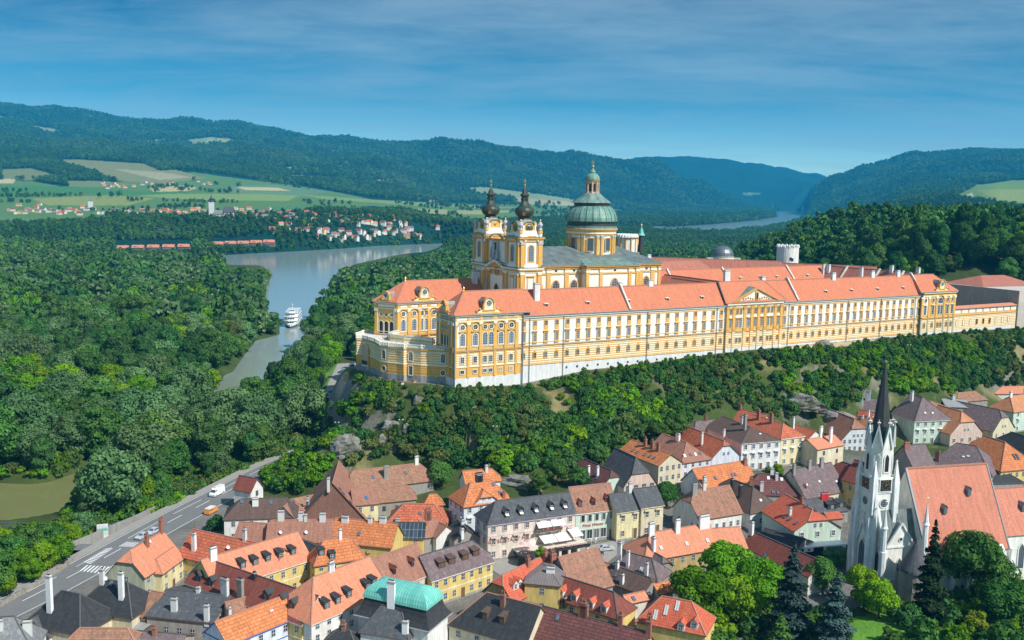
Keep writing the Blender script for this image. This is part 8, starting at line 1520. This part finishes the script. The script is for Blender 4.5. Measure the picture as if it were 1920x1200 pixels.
for a,b_,R_,s1,s2,lb in ((618,850,6.5,1.5,1.2,'largest grey rock face on the shoulder left of the barn roof'),(650,838,4.,1.4,1.1,'smaller rock face right beside the largest one'),(700,800,3.4,1.6,1.,'ragged rock rib in the middle of the west slope'),(735,815,2.8,1.3,1.2,'rock knob right of the ragged rib'),(765,790,2.4,.8,1.6,'narrow pale rock streak under the pillar fence'),(785,760,2.,.8,1.4,'upper end of the pale rock streak'),(885,738,2.2,1.3,.9,'pale rock just below the white base of the west pavilion'),(905,752,1.8,1.,1.,'second pale rock below the white base'),(1500,705,4.2,2.,1.1,'wide rock band below the central pediment, left part'),(1570,715,4.4,2.,1.1,'wide rock band below the central pediment, right part'),(1640,712,4.,1.2,1.5,'rounded bare rock left of the spire tip'),(1540,745,3.,1.3,1.2,'low rock above the red and brown roofs'),(975,905,4.,1.8,.7,'stony bank directly behind the hotel roof'),(560,905,1.8,1.8,.7,'pale rock ledge beside the road above the chapel tower')):
    rock(a,b_,R_,s1,s2,lb,int(a))
# --- ship
x,y=atz(549,607,WZ); S_=thing('river_ship','white three-deck excursion ship coming down the river arm','ship',(x,y,WZ),atan2(-y*.98,-x*.62)); 
def hull(zs,mat,mb,a=0.):
    n=12; R_=[]
    for z_,w_,l in zs:
        row=[]
        for i in range(n+1): t=i/n; X_=-l/2+l*t; row.append((X_,w_/2*(1-max(0,(t-.62)/.38)**2.2),z_))
        R_.append([(p[0],-p[1],p[2]) for p in row]+[(p[0],p[1],p[2]) for p in row[::-1]])
    for a_,b_ in zip(R_[:-1],R_[1:]):
        for i in range(len(a_)): j=(i+1)%len(a_); mb.poly([a_[i],a_[j],b_[j],b_[i]],mat)
    mb.poly(R_[-1],mat); return R_
mb=MB(); hull([(-.5,10.5,54),(1.4,11.5,57)],'p_blue' if 0 else 'iron',mb); hull([(1.4,11.6,57),(3.0,12,59)],'p_white',mb); mb.build('hull',S_)
for i,(z0,w_,l,xo) in enumerate(((3.,11.2,48,-2),(5.9,11.4,44,-4),(8.7,10.6,36,-6))):
    mb=MB(); mb.prism([(xo-l/2,-w_/2),(xo+l/2-3,-w_/2),(xo+l/2,-w_/2+3.2),(xo+l/2,w_/2-3.2),(xo+l/2-3,w_/2),(xo-l/2,w_/2)],z0,z0+2.5,'p_white'); mb.prism([(xo-l/2-1,-w_/2-.4),(xo+l/2-2,-w_/2-.4),(xo+l/2+1.5,-w_/2+3),(xo+l/2+1.5,w_/2-3),(xo+l/2-2,w_/2+.4),(xo-l/2-1,w_/2+.4)],z0+2.5,z0+2.8,'p_white'); mb.build('deck',S_)
    g=MB()
    for k in range(3): yy=-2.+k*2.; g.box(xo+l/2-.02,xo+l/2+.05,yy-.75,yy+.75,z0+.7,z0+1.9,'glass')
    for k in range(10):
        xx=xo-l/2+2+k*(l-7)/10
        for sg in (-1,1): g.box(xx,xx+2.4,sg*(w_/2+.02)-.03,sg*(w_/2+.02)+.03,z0+.8,z0+1.9,'glass')
    g.build('window_band',S_)
mb=MB(); mb.box(4,9,-2.4,2.4,11.5,13.8,'p_white'); mb.build('wheelhouse',S_); g=MB(); g.box(9.,9.06,-2.1,2.1,12.4,13.4,'glass'); g.build('window_band',S_); mb=MB(); mb.lathe(0,0,[(.2,13.8),(.12,19)],6,'p_white'); mb.beam((0,-1.5,17),(0,1.5,17),.12,.12,'p_white'); mb.build('mast',S_)
S_.scale=(.9,.86,.86)
# --- village across the river
def far_pt(a,b_,t0=1200.): return ray_ground(a,b_,t0)
_h={}
def vh(kind):
    if kind in _h: return _h[kind]
    L_,W_,h_,r_,wm,rm=kind; mb=MB(); mb.box(-L_/2,L_/2,-W_/2,W_/2,-6,h_,wm,bot=False); 
    for sx__ in (-1,1): mb.poly([(sx__*L_/2,-W_/2,h_),(sx__*L_/2,W_/2,h_),(sx__*L_/2,0,h_+r_)],wm)
    for k in range(max(2,int(L_/3.5))):
        for q in range(max(1,int(h_/3))): x_=-L_/2+L_*(k+.5)/max(2,int(L_/3.5)); mb.poly([(x_-.6,-W_/2-.03,1+q*3),(x_+.6,-W_/2-.03,1+q*3),(x_+.6,-W_/2-.03,2.5+q*3),(x_-.6,-W_/2-.03,2.5+q*3)],'dark')
    me=bpy.data.meshes.new('wall'); me.from_pydata(mb.v,[],mb.f); [me.materials.append(M[a]) for a in mb.ms]; me.polygons.foreach_set('material_index',mb.mi); me.update()
    rb=MB(); o=.5; rb.poly([(-L_/2-o,-W_/2-o,h_-.3),(L_/2+o,-W_/2-o,h_-.3),(L_/2+o,0,h_+r_),(-L_/2-o,0,h_+r_)],rm); rb.poly([(L_/2+o,W_/2+o,h_-.3),(-L_/2-o,W_/2+o,h_-.3),(-L_/2-o,0,h_+r_),(L_/2+o,0,h_+r_)],rm); rb.box(L_*.2,L_*.2+1,-.2,.8,h_+r_*.6,h_+r_+1.3,'plaster')
    m2=bpy.data.meshes.new('roof'); m2.from_pydata(rb.v,[],rb.f); [m2.materials.append(M[a]) for a in rb.ms]; m2.uv_layers.new(name='UVMap').data.foreach_set('uv',[c for f in rb.uv for p in f for c in p]); m2.polygons.foreach_set('material_index',rb.mi); m2.update(); _h[kind]=(me,m2); return _h[kind]
def vhouse(a,b_,kind,rz,label,group=None,t0=1200.,name='village_house',cat='house'):
    X_,Y_,Z_=far_pt(a,b_,t0); r=thing(name,label,cat,(X_,Y_,Z_),rz,group); me,m2=vh(kind); link('wall',me,r); link('roof',m2,r); r.scale=(.68,.68,.62); return r
KR=[(15,10,6,5,'w_white','t_red'),(13,9,5,5,'w_cream','t_salmon'),(18,10,6,5,'w_paleyellow','t_red'),(14,10,6,5,'w_offwhite','t_brown'),(16,11,7,5,'w_white','t_darkred'),(22,10,6,5,'w_white','t_purple')]
vr=random.Random(12)
CLU=[((15,385,85,402),9,'at the left edge of the far village'),((88,390,165,404),9,'in the left part of the far village'),((168,392,260,404),6,'left of the village church'),((262,392,385,405),12,'around the village church'),((425,392,510,408),11,'right of the village church'),((500,398,600,415),15,'in the middle of the far village'),((600,394,700,420),18,'in the upper right of the village'),((640,408,770,424),14,'above the river, right side of the village'),((590,432,700,450),12,'down at the river bank of the far village'),((700,430,790,450),8,'at the river bank right of the pale row'),((500,420,600,440),7,'on the wooded bank below the village'),((190,344,235,354),7,'in the hamlet amid the upper fields'),((250,342,330,352),6,'in the hamlet beside the tan strip'),((365,341,400,349),3,'at the lone orange farm in the fields'),((800,366,885,378),12,'in the distant hamlet left of the towers'),((990,376,1040,384),4,'in the distant hamlet between tower and dome')]
for (x0_,y0_,x1_,y1_),n,wh in CLU:
    n=int(n*1.45)
    for i in range(n):
        a=x0_+(x1_-x0_)*(i+vr.random())/n; b_=vr.uniform(y0_,y1_); kd=vr.choice(KR if vr.random()<.75 else KR[:3]); lab='small %s house with %s roof %s'%({'w_white':'white','w_cream':'cream','w_paleyellow':'yellow','w_offwhite':'pale'}[kd[4]],{'t_red':'red','t_salmon':'salmon','t_brown':'brown','t_darkred':'dark red','t_purple':'grey'}[kd[5]],wh)
        vhouse(a,b_,kd,vr.uniform(-.6,.6)+(pi/2 if vr.random()<.25 else 0),lab,'houses '+wh)
vhouse(492,411,(34,13,9,7,'w_paleyellow','t_greyslate'),.1,'long yellow school with grey hipped roof in the far village',name='school',cat='building'); vhouse(538,404,(46,12,7,4,'w_white','t_greyslate'),.1,'long grey-roofed school wing right of the yellow school',name='school',cat='building'); vhouse(762,446,(20,11,8,6,'w_ochre','t_red'),.3,'ochre house with tall red roof at the far bank'); vhouse(785,446,(14,11,8,6,'w_bluewhite','t_red'),-.3,'pale blue house at the far bank'); vhouse(640,453,(14,9,8,5,'w_paleyellow','t_purple'),.1,'yellow gabled house right at the far water edge'); vhouse(668,450,(16,10,7,5,'w_offwhite','t_purple'),.1,'pale house beside the yellow one at the far water edge'); vhouse(817,430,(24,10,6,5,'w_white','t_brightred'),0,'bright red roofed house among trees right of the far village')
# row houses by the river
RH=[(219+i*28.6,470-.6*i) for i in range(5)]+[(397+i*24,463-.9*i) for i in range(5)]
for i,(a,b_) in enumerate(RH):
    r=vhouse(a+12,b_,(27,14,7,6.5,'w_rowred','t_salmon'),.04,'terraced block with solar panels, %s from the left in the %s riverside row'%(['first','second','third','fourth','fifth'][i%5],'left' if i<5 else 'right'),'terraced blocks along the far bank',name='terraced_house')
    mb=MB(); mb.box(-9,-2,-5.4,-4.,8.4,10.2,'solar'); mb.build('solar_panel',r); mb=MB(); mb.box(-12,12,-8.,-7.,2.6,3.,'w_white'); mb.box(-12,12,-8.,-7.,5.2,5.5,'wood'); mb.build('balcony',r)
# village church
X_,Y_,Z_=far_pt(397,411); r=thing('village_church','white village church with slim dark-capped tower and grey nave roof','church',(X_,Y_,Z_),.1); k=Y_/1800
mb=MB(); mb.box(-4.2*k,4.2*k,-4*k,4*k,-6,34*k-2,'w_white'); mb.build('tower_wall',r); mb=MB(); mb.lathe(0,0,[(5*k,32*k),(5.2*k,34*k),(2.6*k,36*k),(3.4*k,38*k),(1.2*k,41*k),(.4*k,46*k)],8,'m_dark'); mb.build('tower_cap',r)
mb=MB(); mb.box(4*k,24*k,-5*k,5*k,-6,10*k,'w_cream'); mb.box(24*k,40*k,-6*k,6*k,-6,13*k,'w_cream'); mb.build('nave_wall',r); rb=MB(); rb.poly([(3*k,-6*k,10*k),(24*k,-6*k,10*k),(24*k,0,17*k),(3*k,0,17*k)],'t_greyslate'); rb.poly([(22*k,-7*k,13*k),(42*k,-7*k,13*k),(40*k,0,24*k),(24*k,0,24*k)],'t_slate'); rb.poly([(22*k,-7*k,13*k),(24*k,0,24*k),(22*k,7*k,13*k)],'t_slate'); rb.poly([(3*k,6*k,10*k),(24*k,6*k,10*k),(24*k,0,17*k),(3*k,0,17*k)],'t_greyslate'); rb.poly([(22*k,7*k,13*k),(42*k,7*k,13*k),(40*k,0,24*k),(24*k,0,24*k)],'t_slate'); rb.build('nave_roof',r)
X_,Y_,Z_=far_pt(170,390); r=thing('village_chapel','small chapel tower with pointed grey roof in the left of the village','chapel',(X_,Y_,Z_),.1); k=Y_/1800; mb=MB(); mb.box(-3.5*k,3.5*k,-3.5*k,3.5*k,-5,12*k,'w_white'); mb.build('wall',r); mb=MB(); mb.lathe(0,0,[(5*k,12*k),(.1,21*k)],4,'t_greyslate',ph=pi/4); mb.build('roof',r)
# far castle-church on the right bank and the castle
for a,b_,lb,nm in ((1503,392,'white riverside church with red roof far down the valley','church'),(1556,391,'ruined castle block far down the valley','castle')):
    X_,Y_,Z_=far_pt(a,b_,3000); k=Y_/1800*.6; r=thing(nm+'_ruin' if nm=='castle' else 'distant_church',lb,nm,(X_,Y_,Z_),.1); mb=MB(); mb.box(-7*k,5*k,-4*k,4*k,-20,5*k,'w_white' if nm=='church' else 'w_stone'); mb.box(2*k,6*k,-2*k,2*k,0,9*k,'w_white' if nm=='church' else 'w_stone'); mb.build('wall',r); mb=MB(); mb.poly([(-8*k,-5*k,5*k),(2*k,-5*k,5*k),(2*k,0,8*k),(-8*k,0,8*k)],'t_red' if nm=='church' else 't_purple'); mb.poly([(-8*k,5*k,5*k),(2*k,5*k,5*k),(2*k,0,8*k),(-8*k,0,8*k)],'t_red' if nm=='church' else 't_purple'); mb.build('roof',r)
# people
def person(label,x,y,z,shirt,trousers,rz):
    bm=[(0,0,.05,.09),(0,0,.45,.08),(0,0,.85,.13),(0,0,1.15,.16),(0,0,1.4,.17),(0,0,1.5,.06),(0,0,1.56,.08),(0,0,1.66,.105),(0,0,1.76,.06)]
    root=None; me=bpy.data.meshes.new('person'); vs=[(0,0,.95),(0,0,1.2),(0,0,1.42),(0,0,1.52),(0,0,1.66),(0,-.1,.9),(.05,-.12,.5),(0,-.13,.06),(.12,-.13,.02),(0,.1,.9),(.16,.12,.52),(.02,.13,.06),(.15,.13,.02),(0,-.2,1.4),(.02,-.26,1.12),(.12,-.26,.88),(0,.2,1.4),(.02,.26,1.12),(.14,.24,.9)]
    es=[(0,1),(1,2),(2,3),(3,4),(0,5),(5,6),(6,7),(7,8),(0,9),(9,10),(10,11),(11,12),(2,13),(13,14),(14,15),(2,16),(16,17),(17,18)]; me.from_pydata(vs,es,[]); me.update(); o=link('person',me,None,(x,y,z),rz); md=o.modifiers.new('skin','SKIN')
    rad=[.15,.14,.15,.055,.105,.09,.065,.045,.035,.09,.065,.045,.035,.06,.045,.03,.06,.045,.03]
    for i,r_ in enumerate(rad): me.skin_vertices[0].data[i].radius=(r_,r_*(1.25 if i in(1,2) else 1))
    me.skin_vertices[0].data[0].use_root=True; o.modifiers.new('sub','SUBSURF').levels=1; me.materials.append(M[shirt]); return tag(o,label,'person')
for a,b_,lb,c in ((1108,1020,'person in white walking past the mint restaurant front','whitepaint'),(1117,1019,'second person in white beside the first near the mint restaurant','whitepaint'),(1155,1013,'person in red standing by the red stall','red')):
    x,y,z=on_ground(a,b_); person(lb,x,y,z+.05,c,c,RND.uniform(0,6))
for k_,(a,b_,c,lb) in enumerate(((718,637,'pinkcloth','person in pink on the abbey terrace, leftmost of the visitors'),(722,636,'whitepaint','person in white on the abbey terrace, between two other visitors'),(726,637,'red','person in red on the abbey terrace, right of the other visitors'))):
    x,y=atz(a,b_,39.5); person(lb,x,y,39.42,c,c,1.)
x,y,z=on_ground(1171,1008); r=thing('market_stall','small red-roofed stall in front of the cream arcade house','stall',(x,y,z),.2); mb=MB(); mb.box(-1.6,1.6,-1.1,1.1,0,1.1,'wood'); [mb.box(a-.06,a+.06,b_-.06,b_+.06,1.1,2.3,'wood') for a in (-1.5,1.5) for b_ in (-1,1)]; mb.build('counter',r); mb=MB(); mb.frust(0,0,1.9,1.4,[(0,2.3),(1.1,2.9)],['brick']); mb.build('roof',r)
# ---------------- sun, sky, air
SUNV=Vector((0.79*cos(radians(45)),-.61*cos(radians(45)),sin(radians(45)))).normalized()
sd=bpy.data.lights.new('sun','SUN'); sd.energy=4.9; sd.angle=radians(.5); sd.color=(1,.955,.88); so=bpy.data.objects.new('sun',sd); COL.objects.link(so); so.rotation_euler=SUNV.to_track_quat('Z','Y').to_euler(); so.location=(200,-200,400)
wd=bpy.data.worlds.new('World'); scene.world=wd; wd.use_nodes=True; nt=wd.node_tree; nt.nodes.clear()
ou=nt.nodes.new('ShaderNodeOutputWorld'); bg=nt.nodes.new('ShaderNodeBackground'); L(nt,bg.outputs[0],ou.inputs[0]); bg.inputs[1].default_value=.1
sk=N(nt,'TexSky'); sk.sky_type='NISHITA'; sk.sun_disc=False; sk.sun_elevation=radians(47); sk.sun_rotation=atan2(.79,-.61); sk.air_density=1.; sk.dust_density=.6; sk.ozone_density=3.5; sk.altitude=300
tc=N(nt,'TexCoord'); sx=N(nt,'SeparateXYZ'); L(nt,tc.outputs['Generated'],sx.inputs[0])
dz=N(nt,'Math',operation='ADD'); L(nt,sx.outputs[2],dz.inputs[0]); dz.inputs[1].default_value=.10; dv=N(nt,'VectorMath',operation='DIVIDE'); L(nt,tc.outputs['Generated'],dv.inputs[0]); cb=N(nt,'CombineXYZ'); 
for i in range(3): L(nt,dz.outputs[0],cb.inputs[i])
L(nt,cb.outputs[0],dv.inputs[1]); mp=N(nt,'Mapping'); mp.inputs['Scale'].default_value=(.85,1.6,1); mp.inputs['Rotation'].default_value=(0,0,.18); mp.inputs['Location'].default_value=(3.4,1.1,0); L(nt,dv.outputs[0],mp.inputs[0])
cn=noise(nt,mp.outputs[0],.5,9,.55,.3); cn2=noise(nt,mp.outputs[0],2.6,7,.65,.4)
ma=N(nt,'Math',operation='MULTIPLY_ADD'); L(nt,cn2,ma.inputs[0]); ma.inputs[1].default_value=.35; L(nt,cn,ma.inputs[2]); cm_=ramp(nt,ma.outputs[0],(.56,gr(0)),(.84,gr(.55)))
gz_=ramp(nt,sx.outputs[2],(0.,(3.6,2.3,2.0)),(.022,(3.2,2.1,1.85)),(.092,(.60,.72,.75)),(.19,(.035,.27,.38)),(.30,(.12,.42,.55)),(.6,(.85,.95,.95))); tint=mix(nt,1.,sk.outputs[0],(.42,.88,1.0),'MULTIPLY'); tint=mix(nt,1.,tint,gz_,'MULTIPLY')
cl=mix(nt,cm_,tint,(3.6,4.8,5.6)); L(nt,cl,bg.inputs[0])
HZ=MB(); HZ.box(-9500,9500,-400,11800,-60,1000,'w_white')
hz_=HZ.build('haze'); tag(hz_,kind='stuff'); m=bpy.data.materials.new('haze'); m.use_nodes=True; nt=m.node_tree; nt.nodes.clear(); o=nt.nodes.new('ShaderNodeOutputMaterial'); pv=nt.nodes.new('ShaderNodeVolumePrincipled')
pv.inputs['Color'].default_value=(.035,.52,1.,1); pv.inputs['Density'].default_value=HAZED if 'HAZED' in globals() else 8e-5; pv.inputs['Anisotropy'].default_value=.0; L(nt,pv.outputs[0],o.inputs['Volume']); hz_.data.materials.clear(); hz_.data.materials.append(m)
vs=scene.view_settings; vs.view_transform='Standard'; vs.look='None'; vs.exposure=.32; vs.gamma=1; vs.use_curve_mapping=False
scene.cycles.max_bounces=6; scene.cycles.diffuse_bounces=3; scene.cycles.glossy_bounces=2; scene.cycles.transmission_bounces=3; scene.cycles.volume_bounces=0; scene.cycles.transparent_max_bounces=8
scene.cycles.use_denoising=True
